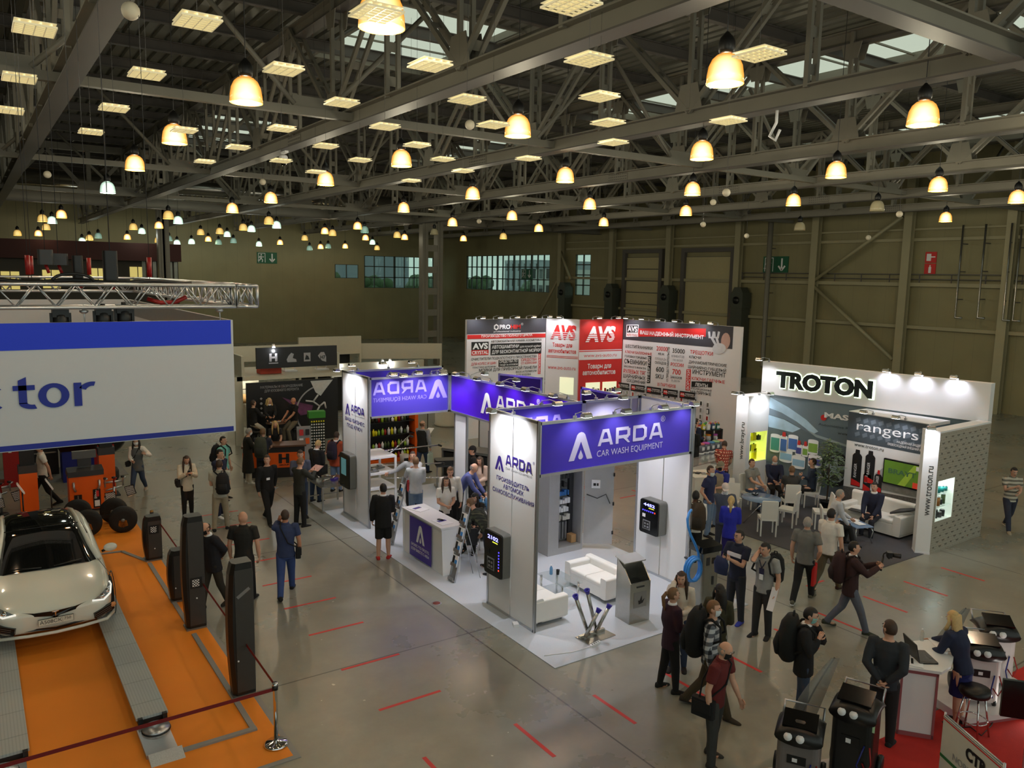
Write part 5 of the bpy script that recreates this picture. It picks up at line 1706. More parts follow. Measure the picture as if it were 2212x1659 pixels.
# the lettered column and the printed side wall
t = thing('sign_column','white column with the black web address at the right end of the booth','column',(18.4,9.57,0),R(-49))
MB().bx(0, .32, .0, .3, .05, 3.0, WHITE).build('body', t)
MB().bx(-.005, .325, -.005, .3, 0, .05, LILAC).build('plinth', t)
MB().text('www.troton.ru',(.24,-.006,.95),.15,PRINTK,u=(0,0,1),v=(-1,0,0),align='l',width=1.2).build('lettering',t)
flood((18.42, 9.55, 3.0), R(-49), 'lit arm floodlight over the lettered white column', None, 70, .35, .4)
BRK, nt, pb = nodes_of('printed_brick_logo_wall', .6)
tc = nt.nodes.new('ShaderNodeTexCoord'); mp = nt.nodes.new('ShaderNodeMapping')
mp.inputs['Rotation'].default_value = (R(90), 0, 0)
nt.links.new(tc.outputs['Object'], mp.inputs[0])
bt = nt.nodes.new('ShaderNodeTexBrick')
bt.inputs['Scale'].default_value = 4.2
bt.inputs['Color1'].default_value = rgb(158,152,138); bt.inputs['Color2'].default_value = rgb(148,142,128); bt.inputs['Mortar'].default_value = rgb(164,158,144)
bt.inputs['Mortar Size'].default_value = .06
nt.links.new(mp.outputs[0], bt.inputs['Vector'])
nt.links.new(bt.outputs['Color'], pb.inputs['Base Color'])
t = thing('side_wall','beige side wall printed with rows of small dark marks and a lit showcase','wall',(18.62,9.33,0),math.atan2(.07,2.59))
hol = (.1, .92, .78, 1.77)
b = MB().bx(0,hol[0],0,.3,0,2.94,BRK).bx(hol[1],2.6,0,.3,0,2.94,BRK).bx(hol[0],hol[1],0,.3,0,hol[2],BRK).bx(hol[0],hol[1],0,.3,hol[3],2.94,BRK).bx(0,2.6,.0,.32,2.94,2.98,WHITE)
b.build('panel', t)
b = MB()
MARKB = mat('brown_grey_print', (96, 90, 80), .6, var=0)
rr = random.Random(4)
for r_ in range(22):
 for k in range(9):
  x, z = .12 + .29 * k + (.14 if r_ % 2 else 0) , .12 + .128 * r_
  if hol[0] - .1 < x < hol[1] + .05 and hol[2] - .1 < z < hol[3] + .04 or x > 2.5:
   continue
  if (r_ + k) % 3 == 0:
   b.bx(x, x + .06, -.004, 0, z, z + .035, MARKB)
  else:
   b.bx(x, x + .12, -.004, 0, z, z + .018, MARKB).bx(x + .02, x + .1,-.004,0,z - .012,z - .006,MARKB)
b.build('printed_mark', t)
NIC = mat('showcase_lining', (236, 240, 230), .5, var=0, emit=(226, 246, 236), estr=.35)
b = MB().bx(hol[0],hol[1],.26,.29,hol[2],hol[3],NIC).bx(hol[0],hol[1],0,.28,hol[2],hol[2] + .015,NIC).bx(hol[0],hol[0] + .015,0,.28,hol[2],hol[3],NIC).bx(hol[1] - .015,hol[1],0,.28,hol[2],hol[3],NIC)
b.build('showcase', t)
for z in (1.1, 1.42):
 MB().bx(hol[0] + .02, hol[1] - .02, .02, .26, z, z + .01, GLASS).build('glass_shelf', t)
MB().bx(hol[0] + .02, hol[1] - .02, .1, .2, hol[3] - .02, hol[3] - .01, BULBM).build('strip_light', t)
Mb = Matrix.Translation((18.62, 9.33, 0)) @ Matrix.Rotation(math.atan2(.07, 2.59), 4, 'Z')
add_light('AREA',None,tuple(Mb @ V((.5,.13,1.73))),4,(.8,1,.92),.3,tuple(Mb @ V((.5,.13,.5))),name='showcase_light')
TEAL = mat('teal_tin', (30, 130, 130), .35, var=.02)
OLIVE = mat('olive_tin', (70, 90, 50), .35, var=.02)
AMB = mat('amber_tin', (150, 96, 40), .35, var=.02)
for k,(x,z,r_,h,m) in enumerate(((.25,1.43,.07,.12,TEAL),(.42,1.43,.07,.16,TEAL),(.6,1.43,.07,.13,TEAL),(.78,1.43,.06,.1,TEAL),(.24,1.11,.07,.14,DARKGREY),(.42,1.11,.08,.2,AMB),(.6,1.11,.05,.12,BLACK),(.74,1.11,.05,.22,OLIVE),(.24,.795,.08,.1,BLACK),(.42,.795,.05,.2,BLACK),(.58,.795,.07,.12,DARKGREY),(.75,.795,.06,.15,BLACK))):
 tag(MB().lathe([(r_,0),(r_,h)],m,12).lathe([(r_ * .9,h),(r_ * .9,h + .02)],ALU,12).build('tin',None,tuple(Mb @ V((x,.15,z))),0),'%s in the lit showcase of the side wall, %s shelf' % (('squat teal tin','taller teal tin','teal tin','small teal tin','dark grey tin','amber tin','small black jar','slim olive can','squat black tin','slim black can','dark grey pot','black pot')[k],('top','top','top','top','middle','middle','middle','middle','bottom','bottom','bottom','bottom')[k]),'tin','tins in the side wall showcase')
# left tower with yellow showcase
t = thing('sign_tower','white tower with web address and yellow lit showcase left of the mural','tower',(19.4,15.5,0))
b = MB()
h0 = (.17, .97, .86, 1.78)
b.bx(0,h0[0],0,.45,0,2.92,WHITE).bx(h0[1],1.0,0,.45,0,2.92,WHITE).bx(h0[0],h0[1],0,.45,0,h0[2],WHITE).bx(h0[0],h0[1],0,.45,h0[3],2.92,WHITE).bx(h0[0],h0[1],.4,.45,h0[2],h0[3],WHITE)
b.build('body', t)
MB().text('www.brayt.ru',(-.006,.1,.95),.15,PRINTK,u=(0,0,1),v=(0,1,0),align='l',width=1.15).build('lettering',t)
YLW = mat('yellow_lit_lining', (240, 250, 140), .5, var=0, emit=(236, 250, 120), estr=.45)
MB().bx(h0[0],h0[1],.37,.4,h0[2],h0[3],YLW).bx(h0[0],h0[1],0,.38,h0[2],h0[2] + .015,YLW).bx(h0[1] - .015,h0[1],0,.38,h0[2],h0[3],YLW).bx(h0[0],h0[0] + .015,0,.38,h0[2],h0[3],YLW).build('showcase',t)
for z in (1.15, 1.47):
 MB().bx(h0[0] + .02, h0[1] - .02, .02, .37, z, z + .01, GLASS).build('glass_shelf', t)
YEL = mat('yellow_plastic', (232, 220, 20), .35, var=.02)
for k,(x,z,h,m) in enumerate(((.32,1.48,.15,YEL),(.55,1.48,.24,YEL),(.34,1.16,.2,OLIVE),(.58,1.16,.2,YEL),(.78,1.48,.14,BLACK),(.3,.88,.14,YEL),(.62,.88,.34,YEL))):
 tag(MB().rbox((0,0,h / 2),(.16,.1,h),.02,m).lathe([(.02,h),(.02,h + .03)],BLACK,8).build('sprayer',None,(19.4 + x,15.68,z)),('small yellow sprayer, top left of the yellow showcase','tall yellow sprayer on the top shelf of the yellow showcase','olive sprayer in the yellow showcase','yellow sprayer in the middle of the yellow showcase','black sprayer at the top right of the yellow showcase','small yellow can at the bottom left of the yellow showcase','large yellow canister at the bottom of the yellow showcase')[k],'sprayer','goods in the yellow showcase')
flood((19.4, 15.72, 2.92), R(-90), 'arm floodlight over the tower web address', None, 50, .4, .5)
flood((19.9, 15.5, 2.92), 0, 'arm floodlight over the tower showcase', None, 55, .4, .4)
# furniture
def meeting_chair(loc, rz, label):
 """white high-backed chair, the sitter looks along local -y"""
 t = thing('chair', label, 'chair', loc, rz, 'white meeting chairs')
 MB().rbox((0, 0, .44), (.42, .42, .06), .03, LEATHER).build('seat', t)
 b = MB(); b.M = Matrix.Translation((0, .19, .44)) @ Matrix.Rotation(R(-7), 4, 'X')
 b.rbox((0, 0, .25), (.4, .035, .5), .03, LEATHER, 'y')
 b.build('backrest', t)
 for x in (-1, 1):
  for y in (-1, 1):
   MB().bx(x * .185 - .016,x * .185 + .016,y * .185 - .016,y * .185 + .016,0,.42,LEATHER).build('leg',t)
 return t
RT = (16.95, 12.95)
t = thing('round_table','round glass table with splayed chrome legs in the paint booth','table',(RT[0],RT[1],.012))
MB().lathe([(.01,.725),(.5,.725),(.5,.74),(.01,.74)],mat('table_glass',(150,180,220),.05,var=0,alpha=.55),32).build('tabletop',t)
for a in (40, 130, 220, 310):
 MB().tube([(-.12 * math.cos(R(a)),-.12 * math.sin(R(a)),.72),(.42 * math.cos(R(a)),.42 * math.sin(R(a)),0)],.014,CHROME,8).build('leg',t)
tag(MB().lathe([(.03,.0),(.09,.02),(.1,.05),(.09,.05),(.03,.025)],GLOSSBLACK,16).build('bowl',None,(17.0,13.2,.752)),'small dark bowl on the round glass table','bowl')
meeting_chair((16.45,12.35,.012),R(140),'white chair nearest the camera with its back turned, at the round glass table')
meeting_chair((17.55, 12.55,.012),R(200),'empty white chair with its back to the aisle behind the seated men')
meeting_chair((16.7, 13.75, .012), R(-60), 'white chair on the far left of the round glass table')
meeting_chair((17.1, 14.05, .012), R(-20), 'white chair behind the round table against the tower')
meeting_chair((18.15, 11.95, .012), R(225), 'empty white chair between the round table and the sofa')
t = thing('sofa', 'long white leather sofa before the tread poster wall', 'sofa', (19.35, 11.15, .012),R(-90))
W_ = 1.75
MB().rbox((0, 0, .2), (W_ - .02, .77, .28), .03, LEATHER).build('base', t)
for s_ in (-1, 1):
 MB().rbox((s_ * (W_ / 2 - .1), 0, .32), (.2, .8, .5), .05, LEATHER, 'y').build('armrest', t)
 MB().rbox((s_ * (W_ / 4 - .05), -.08, .39), (W_ / 2 - .12,.6,.13),.05,LEATHER,'x').build('seat_cushion',t)
MB().rbox((0, .31, .45), (W_ - .02, .18, .75), .07, LEATHER, 'x').build('backrest', t)
for x in (-1, 1):
 for y in (-1, 1):
  MB().lathe([(.02, 0), (.025, .07)], CHROME, 8, (x * .75, y * .32, 0)).build('leg', t)
t = thing('coffee_table','low chrome and glass table between the sofa and the white chair','table',(18.05,10.95,.012),R(-20))
MB().rbox((0, 0, .42), (.5, .8, .015), .04, MATS['table_glass']).build('tabletop', t)
for x in (-1, 1):
 for y in (-1, 1):
  MB().tube([(x * .2,y * .34,.41),(x * .25,y * .37,.3),(x * .2,y * .36,.12),(x * .24,y * .38,0)],.016,CHROME,8).build('leg',t)
tag(MB().box((0,0,.004),(.21,.3,.006),PAPER).box((.06,.28,.005),(.21,.28,.008),PAPER,rz=.4).build('papers',None,(18.05,10.85,.45),-.3),'white papers spread on the low table before the sofa','papers')
tag(MB().rbox((0,0,.01),(.24,.32,.015),.02,DARKGREY).build('magazine',None,(18.95,11.5,.47),.2),'dark magazine lying on the sofa seat','magazine')
tag(MB().loft([((-.3,0,.02),(0,.08,0),(0,0,.02)),((-.1,.02,.1),(0,.12,0),(.02,0,.06)),((.15,.03,.16),(0,.13,0),(.02,0,.05)),((.32,.02,.2),(0,.06,0),(0,0,.02))],DARKGREY,10).build('jacket',None,(19.35,10.45,.55),R(-60)),'dark jacket thrown over the near end of the white sofa','jacket')
t = thing('potted_plant', 'tall leafy green ficus in front of the mural', 'plant', (19.6, 12.78, .012))
MB().lathe([(.14, 0), (.18, .3), (.19, .3), (.17, .28), (.01, .28)], BLACK, 16).build('pot', t)
MB().tube([(0, 0, .26), (.02, .0, .9), (0, .02, 1.7)], [.02, .018, .008], BARK, 6).build('stem', t)
b = MB(); rr = random.Random(9)
FIC = mat('ficus_leaf', (98, 118, 80), .5, var=.2, scale=8)
for k in range(640):
 z = rr.uniform(.75, 2.0)
 rad = .36 * math.sin(math.pi * min(1, max(0.08, (z - .6) / 1.5))) ** .7
 a = rr.uniform(0, 6.283); q = rad * math.sqrt(rr.random())
 c = V((q * math.cos(a), q * math.sin(a), z))
 d = V((math.cos(a + rr.uniform(-.7,.7)),math.sin(a + rr.uniform(-.7,.7)),rr.uniform(-.5,.5))).normalized()
 s_ = d.cross(V((0, 0, 1))).normalized() * .032
 b.add([c, c + d * .06 + s_, c + d * .13, c + d * .06 - s_], [(0, 1, 2, 3)], FIC)
b.build('foliage', t)
# counters at the left of the paint booth
def counter(label, loc, rz, w, d, h, m=WHITE, glass=False):
 t = thing('display_counter', label, 'counter', loc, rz)
 MB().bx(-w / 2, w / 2, -d / 2, d / 2, 0, h * (.7 if glass else .97), m).build('body', t)
 if glass:
  MB().bx(-w / 2,w / 2,-d / 2,-d / 2 + .01,h * .7,h,GLASS).bx(-w / 2,w / 2,d / 2 - .01,d / 2,h * .7,h,GLASS).build('pane',t)
 MB().bx(-w / 2 - .02,w / 2 + .02,-d / 2 - .02,d / 2 + .02,h * .97,h,GLASS if glass else m).build('worktop',t)
 return t
counter('plain white counter nearest the purple booth wall', (16.9, 15.05, 0), R(-20), .7, .8, .95, OFFWHITE)
counter('white counter with a glass top, beside the buckets', (18.2, 16.2, 0), R(8), 1.8,.6,.95,OFFWHITE,True)
for i in range(4):
 tag(MB().box((0,0,.012),(.18,.12,.02),(STEELG,BLACK,INOX,AMB)[i]).build('sample',None,(16.75 + .1 * i,15.2 - .12 * i,.955),.5 * i),('grey sample on the plain white counter','black sample on the plain white counter','steel sample on the plain white counter','amber sample on the plain white counter')[i],'sample','samples on the plain white counter')
# ------------------------------------------------------------------ hanging sign and lighting truss, upper left
BLUEB = mat('royal_blue_print', (8, 52, 226), .4, var=.02, scale=1)
SIGNW = mat('sign_white', (206, 208, 214), .5, var=.01)
NAVY = mat('navy_print', (14, 34, 150), .4, var=0)
t = thing('hanging_sign','huge white hanging sign with blue bands and blue lettering over the orange mat','sign',(0,11,0))
SX0, SX1, SZ0, SZ1, SD = -5.2, 2.97, 4.21, 5.74, 8.0
def sgn(name, b):
 return b.build(name, t)
sgn('front_board', MB().bx(SX0, SX1, 0, .05, SZ0, SZ1, SIGNW))
sgn('band', MB().bx(SX0,SX1 - .03,-.006,0,5.42,SZ1,BLUEB).bx(SX0,SX1 - .03,-.006,0,SZ0 + .01,SZ0 + .075,NAVY))
sgn('side_board',MB().bx(SX1 - .05,SX1,.05,SD,SZ0,SZ1,SIGNW).bx(SX1 - .056,SX1 - .05,.05,SD,5.42,SZ1,MIDGREY))
sgn('side_board', MB().bx(SX0, SX0 + .05, .05, SD, SZ0, SZ1, SIGNW))
sgn('back_board',MB().bx(SX0,SX1,SD,SD + .05,SZ0,SZ1,SIGNW).bx(SX0,SX1,SD - .006,SD,SZ1 - .2,SZ1 - .17,PRINTK))
b = MB()
# lower-case letters drawn as bold ring and bar shapes
def ring(cx, cz, rx, rz_, th, a0, a1, y=-.012, n=28):
 vs, fs = [], []
 for k in range(n + 1):
  a = R(a0 + (a1 - a0) * k / n)
  for f_, g_ in ((1, 1), ((rx - th) / rx, (rz_ - th * .62) / rz_)):
   vs.append((cx + rx * f_ * math.cos(a), y, cz + rz_ * g_ * math.sin(a)))
 for k in range(n):
  fs.append((2 * k, 2 * k + 1, 2 * k + 3, 2 * k + 2))
 b.add(vs, fs, NAVY)
ring(.17, 4.86, .165, .15, .085, 45, 315)
ring(.82, 4.86, .165, .15, .085, 0, 360)
b.bx(.455, .54, -.012, -.01, 4.78, 5.0, NAVY)
b.add([(.455, -.012, 5.0), (.54, -.012, 5.0), (.54, -.012, 5.1), (.455, -.012, 5.06)], [(0, 1, 2, 3)], NAVY)
b.bx(.40, .625, -.012, -.01, 4.94, 5.0, NAVY)
ring(.6, 4.79, .145, .08, .085, 180, 285)
b.bx(1.035, 1.12, -.012, -.01, 4.71, 5.0, NAVY)
ring(1.24, 4.86, .17, .145, .085, 78, 150)
sgn('lettering', b)
def box_truss(name, label, a, c, s=.28, bays=9, group=None, rt=.024, cap=True):
 a, c = V(a), V(c)
 d = c - a; Ln = d.length; dn = d.normalized()
 side = dn.cross(V((0, 0, 1))).normalized()
 t = thing(name, label, 'truss', tuple(a), 0, group)
 off = [side * (sx * s / 2) + V((0, 0, sz * s / 2)) for sx in (-1, 1) for sz in (-1, 1)]
 for o in off:
  MB().tube([o, o + d], rt, ALU, 8).build('chord', t)
 for i, j in ((0, 1), (2, 3), (0, 2), (1, 3)):
  b = MB()
  for k in range(bays):
   p, q = dn * (Ln * k / bays), dn * (Ln * (k + .5) / bays)
   r_ = dn * (Ln * (k + 1) / bays)
   b.tube([off[i] + p, off[j] + q], rt * .42, ALU, 5).tube([off[j] + q, off[i] + r_], rt * .42,ALU,5)
  b.build('lacing', t)
 b = MB()
 for e in (V((0, 0, 0)), d):
  for i, j in ((0, 1), (1, 3), (3, 2), (2, 0)):
   b.tube([off[i] + e, off[j] + e], rt * .9, ALU, 6)
 b.build('end_frame', t)
 return t
box_truss('lighting_truss','silver box truss running across above the hanging sign',(-5.4,11.15,6.06),(3.02,11.15,6.06),.28,20)
box_truss('lighting_truss','silver corner block at the right end of the box truss',(3.03,11.15,6.06),(3.31,11.15,6.06),.28,1)
box_truss('lighting_truss','silver box truss going back from the corner of the sign',(3.17,11.32,6.06),(3.17,18.8,6.06),.28,18)
box_truss('lighting_truss','silver box truss at the far side of the hanging sign',(-5.4,18.95,6.06),(3.3,18.95,6.06),.28,20)
tag(MB().tube([(x,11.15 + .06 * math.sin(3 * x),6.235 + .015 * math.sin(7 * x)) for x in [-1 + .1 * k for k in range(36)]],.03,BLACK,6).tube([(x,11.22 + .05 * math.sin(4 * x),6.225) for x in [.2 + .1 * k for k in range(18)]],.026,BLACK,6).tube([(1.1 + .22 * math.cos(R(a)),11.05,6.24 + .09 * math.sin(R(a))) for a in range(0,181,20)],.02,BLACK,6).build('cable_loom'),'bundle of black cables lying along the top of the box truss','cable')
tag(MB().tube([(1.95,11.2,6.02),(2.1,11.15,5.97),(2.3,11.2,5.98),(2.42,11.15,6.05)],.03,REDP,6).build('cable_loom'),'short red cable caught inside the box truss','cable')
for i,(x,z,lab) in enumerate(((.95,5.82,'black moving head light with glowing ring at the left under the box truss'),(1.42,5.84,'square black lantern under the box truss'),(1.66,5.86,'large black lantern right of the square one under the box truss'))):
 t = thing('stage_light', lab, 'stage light', (x, 11.15, z))
 MB().bx(-.09, .09, -.07, .07, -.02, .09, BLACK).tube([(0, 0, .07), (0,0,.12)],.03,BLACK,8).build('base',t)
 MB().box((-.1, 0, -.06), (.03, .06, .18), BLACK).box((.1, 0, -.06), (.03, .06, .18),BLACK).build('yoke',t)
 h = MB().lathe([(.05, -.2), (.085, -.16), (.085, .0), (.05, .03)], BLACK, 14, (0, 0, 0)).build('head', t)
 MB().lathe([(.06, -.204), (.06, -.2)], BULBM if i == 0 else GLOSSBLACK, 14).build('lens', h)
for i,(x,y,z,w,h_,lab) in enumerate(((.83,11.2,6.52,.16,.18,'grey chain hoist motor at the far left above the box truss'),(.98,11.35,6.5,.2,.14,'larger grey chain hoist motor beside the first one'),(1.18,11.3,6.4,.11,.3,'black chain bag left of the middle above the box truss'),(1.54,11.25,6.43,.16,.38,'big black chain bag in the middle above the box truss'))):
 t = thing('chain_hoist', lab, 'hoist', (x, y, z - h_ / 2))
 MB().rbox((0, 0, h_ / 2), (w, .16, h_), .03, BLACK if i > 1 else DARKGREY).build('body', t)
 MB().tube([(0, 0, h_), (0, 0, ZR + .002 - z + h_ / 2)], .004, DARKGREY, 5).build('chain', t)
 MB().tube([(.0, 0, 0), (.03, 0, -.1)], .02, REDP, 6).build('strap', t)
for i, (x, y) in enumerate(((.7, 12.2), (.78, 12.9), (1.55, 13.4), (1.98, 11.15), (2.2, 16.0))):
 t = thing('hoist_chain','thin hoist chain hanging from the roof to the box truss','chain',(x,y,6.2),0,'hoist chains')
 MB().tube([(0, 0, 0), (0, 0, ZR + .002 - 6.2)], .004, DARKGREY, 5).build('chain', t)
 MB().tube([(0, 0, .1), (0, 0, .35)], .03, REDP, 6).build('sleeve', t)
for x in (2.82, 1.2):
 tag(MB().tube([(x,11.05,5.74),(x,11.1,5.95)],.008,ALU,5).lathe([(.02,0),(.05,.02),(.05,.04),(.02,.06)],ALU,10,(x,11.08,5.84)).build('sign_hanger'),'small steel hanger between the box truss and the sign','hanger','hangers of the sign')
# far left mezzanine with lit windows
MEZ = mat('mezzanine_dark', (70, 66, 58), .7, var=.06, scale=.5)
MEZR = mat('maroon_band', (66, 26, 22), .7, var=.1, scale=.5)
LITW = mat('lit_window', (230, 210, 120), .5, var=0, emit=(226, 206, 120), estr=.6)
t = thing('mezzanine','dark mezzanine block with small lit square windows at the far left','mezzanine',(0,66,0),0,None,'structure')
MB().bx(-12, 13.8, 0, 3, 2.5, 7.0, MEZ).build('wall', t)
MB().bx(-12, 13.8, -1.2, 0, 7.0, 8.3, MEZR).build('roof_band', t)
for x in (0.4, 2.7, 9.3 - 1.1, 10.9, 5.2):
 MB().bx(x - .55,x + .55,-.05,-.01,4.6 + .06 * x,5.9 + .06 * x,LITW).bx(x - .03,x + .03,-.06,-.05,4.6 + .06 * x,5.9 + .06 * x,MEZ).build('window',t)
for k in range(7):
 MB().bx(11.2 + .38 * k,11.45 + .38 * k,-.06,-.01,5.4,7.0,mat('glazed_partition',(150,156,140),.2,var=.2,scale=2)).build('partition',t)
MB().bx(10.9, 13.8, -.9, -.1, 4.9, 5.3, MEZR).build('balcony', t)

# ------------------------------------------------------------------ the orange mat with the car
ORMAT = mat('orange_mat', (238, 140, 30), .75, var=.03, scale=1.2)
MATEDGE = mat('mat_edge_grey', (140, 140, 138), .7, var=.03)
tag(MB().bx(-5,3.24,9.68,22.74,0,.012,ORMAT).bx(3.24,3.32,9.6,22.82,0,.01,MATEDGE).bx(-5,3.24,9.6,9.68,0,.01,MATEDGE).bx(-5,3.24,22.74,22.82,0,.01,MATEDGE).build('floor_mat'),'large orange floor mat edged in grey under the white car','mat')
RUN, nt, pb = nodes_of('runway_tread_plate', .45)
tc = nt.nodes.new('ShaderNodeTexCoord'); sp = nt.nodes.new('ShaderNodeSeparateXYZ'); nt.links.new(tc.outputs['Object'],sp.inputs[0])
f1 = mnode(nt, 'GREATER_THAN', mnode(nt, 'PINGPONG', sp.outputs[0], .02), .013)
f2 = mnode(nt, 'LESS_THAN', mnode(nt, 'PINGPONG', sp.outputs[1], .35), .012)
c = mixc(nt, mnode(nt, 'MULTIPLY', f1, .35), rgb(176, 184, 184), rgb(140, 148, 150))
nt.links.new(mixc(nt, mnode(nt, 'MULTIPLY', f2, .4), c, rgb(110, 116, 118)), pb.inputs['Base Color'])
def runway(x0, x1, label):
 t = thing('lift_runway', label, 'lift', ((x0 + x1) / 2, 0, .012))
 w = (x1 - x0) / 2
 MB().bx(-w, w, 11.5, 20.4, .09, .13, RUN).build('deck', t)
 MB().bx(-w + .03, w - .03, 11.53, 20.3, 0, .09, DARKGREY).build('base_frame', t)
 MB().bx(-w + .02,-w + .08,11.44,11.5,0,.13,BLACK).bx(w - .08,w - .02,11.44,11.5,0,.13,BLACK).build('stop_bracket',t)
 MB().bx(-w - .02, w - .05, 10.62, 11.42, .0, .05, ALU).build('turn_base', t)
 MB().lathe([(.17,.05),(.18,.06),(.18,.085),(.01,.085)],ALU,24,(0,11.22,0)).lathe([(.19,.05),(.19,.06)],BLACK,24,(0,11.22,0)).build('turntable',t)
 MB().add([(-w,10.4,0),(w,10.4,0),(w,10.62,.06),(-w,10.62,.06),(-w,10.62,0),(w,10.62,0)],[(0,1,2,3),(4,3,2,5),(0,3,4),(1,5,2),(0,4,5,1)],mat('bright_tread_plate',(226,230,232),.3,.4,var=.12,scale=60)).build('ramp',t)
 return t
runway(1.62, 2.04, 'grey tread plate lift runway right of the car with a turntable at its end')
runway(-.3, .34, 'grey tread plate lift runway at the left picture edge')
tag(MB().bx(2.94,3.02,10.6,14.1,0,.02,MATEDGE).bx(2.05,3.02,10.52,10.6,0,.03,MATEDGE).build('cable_cover',None,(0,0,.012)),'long grey cable cover from the tallest post round to the ramp','cable cover')
tag(MB().bx(2.94,3.02,14.5,18.2,0,.02,MATEDGE).bar((2.98,18.3,.01),(2.6,19.3,.01),.08,.02,MATEDGE).bar((2.6,19.3,.01),(1.95,19.4,.01),.08,.02,MATEDGE).build('cable_cover',None,(0,0,.012)),'grey cable cover leading from the short posts to the car','cable cover')
# wheel-aligner sensor posts
SENB = mat('sensor_black', (24, 23, 22), .35, var=.04)
SENF = mat('sensor_front', (58, 56, 54), .4, var=.04)
CHK, nt, pb = nodes_of('checker_target', .5)
tc = nt.nodes.new('ShaderNodeTexCoord'); ck = nt.nodes.new('ShaderNodeTexChecker'); ck.inputs['Scale'].default_value = 42
ck.inputs[1].default_value = rgb(232, 232, 232); ck.inputs[2].default_value = rgb(14, 14, 14)
nt.links.new(tc.outputs['Object'],ck.inputs['Vector']); nt.links.new(ck.outputs['Color'],pb.inputs['Base Color'])
def sensor(loc, h, label, chk, plate=False):
 t = thing('sensor_post', label, 'sensor post', loc)
 rings = []
 for k in range(13):
  z = .03 + (h - .03) * k / 12
  bul = .05 * math.sin(math.pi * k / 12)
  x0, x1 = -.15 - bul, .18
  if k == 12:
   x0 += .03; x1 -= .02
  rings.append((V(((x0 + x1) / 2, 0, z)), V(((x1 - x0) / 2 * 1.25, 0, 0)), V((0, .13, 0))))
 b = MB()
 vs, fs = [], []
 for c, a, d in rings:
  hx, hy = a.x / 1.25, d.y
  for px,py in ((-hx,-hy * .55),(-hx * .7,-hy),(hx * .92,-hy),(hx,-hy * .85),(hx,hy * .85),(hx * .92,hy),(-hx * .7,hy),(-hx,hy * .55)):
   vs.append((c.x + px, c.y + py, c.z))
 for k in range(12):
  for q in range(8):
   fs.append((k * 8 + q, k * 8 + (q + 1) % 8, k * 8 + 8 + (q + 1) % 8, k * 8 + 8 + q))
 fs.append(tuple(range(96, 104))); fs.append(tuple(reversed(range(8))))
 b.add(vs, fs, SENB)
 b.build('body', t)
 MB().bx(-.1, .165, -.138, -.13, .08, h - .1, SENF).build('front_panel', t)
 MB().bx(-.17, .17, -.15, .15, 0, .03, STEELG).build('base_plate', t)
 if chk:
  f = MB().bx(-.08, .12, -.145, -.138, h * chk - .1, h * chk + .09, BLACK).build('target_window', t)
  MB().bx(-.05, .07, -.15, -.146, h * chk - .07, h * chk + .06, CHK).build('target', f)
 MB().lathe([(.014,0),(.014,.012)],PRINTW,8,(.02 if chk else -.08,-.138,h * .28),(0,-1,0)).build('button',t)
 if plate:
  MB().box((.02, -.14, h * .78), (.22, .006, .05), MIDGREY, ry=-.6).build('badge', t)
 return t
sensor((3.13, 11.66, .012), 2.1, 'tallest black sensor post nearest the camera on the orange mat', None, True)
sensor((3.07, 14.42, .012), 2.08, 'tall black sensor post in the middle with a checker target', .42)
sensor((3.1, 15.85, .012), 1.02, 'short black sensor post half hidden behind the middle tall one', None)
sensor((3.1, 18.45, .012), 1.0, 'short black sensor post with checker target beside the car door mirror', .72)
# barrier posts
BELT = mat('dark_red_belt', (120, 14, 18), .6, var=.03)
def stanchion(loc, label, col):
 t = thing('barrier_post', label, 'barrier', loc)
 MB().lathe([(.16, 0), (.165, .02), (.14, .045), (.05, .06), (.03, .08)], col, 28).build('base', t)
 MB().lathe([(.03, .06), (.03, .84), (.036, .86), (.036, .9)], col, 16).build('pole', t)
 MB().lathe([(.04, .8), (.04, .86)], BLACK, 12).build('belt_slot', t)
 return t
stanchion((3.13, 10.04, .012), 'chrome barrier post at the near corner of the orange mat', CHROME)
stanchion((3.24,19.2,.012),'barrier post standing behind the short sensor post',mat('brass',(200,150,80),.2,.9,var=0))
tag(MB().bar((3.1,10.04,.82),(-2.6,10.0,.82),.004,.05,BELT).build('barrier_belt'),'dark red barrier belt stretched across the front of the orange mat','belt')
tag(MB().bar((3.16,10.08,.82),(3.27,19.17,.82),.004,.05,BELT).build('barrier_belt'),'red barrier belt running back along the edge of the orange mat','belt')
# the white car ----------------------------------------------------------------
CARW = mat('pearl_white_paint', (232, 234, 222), .22, var=0, coat=.6)
CGL = mat('car_glass', (14, 16, 17), .04, var=0, coat=.5)
TYRE = mat('tyre_rubber', (20, 20, 20), .75, var=.08)
RIM = mat('alloy_rim', (120, 122, 126), .3, .8, var=.03)
CX, CY, CZ = .93, 14.72, .14
t = thing('car', 'white electric saloon car facing the camera on the lift runways', 'car', (CX, CY, CZ))
ST = [(0,.42,.34,.52,.54),(.03,.60,.27,.56,.59),(.10,.76,.20,.60,.645),(.25,.87,.17,.655,.715),(.5,.925,.16,.72,.79),(.8,.955,.16,.775,.86),(1.1,.965,.17,.83,.91),(1.4,.97,.17,.88,.955),(1.7,.975,.17,.91,.96),(2.4,.98,.17,.93,.95),(3.2,.985,.17,.96,.98),(3.9,.985,.18,.99,1.02),(4.4,.95,.22,1.0,1.05),(4.75,.88,.28,.98,1.03),(4.93,.76,.36,.92,.97),(4.97,.6,.44,.84,.88)]
vs, fs = [], []
NP = 15
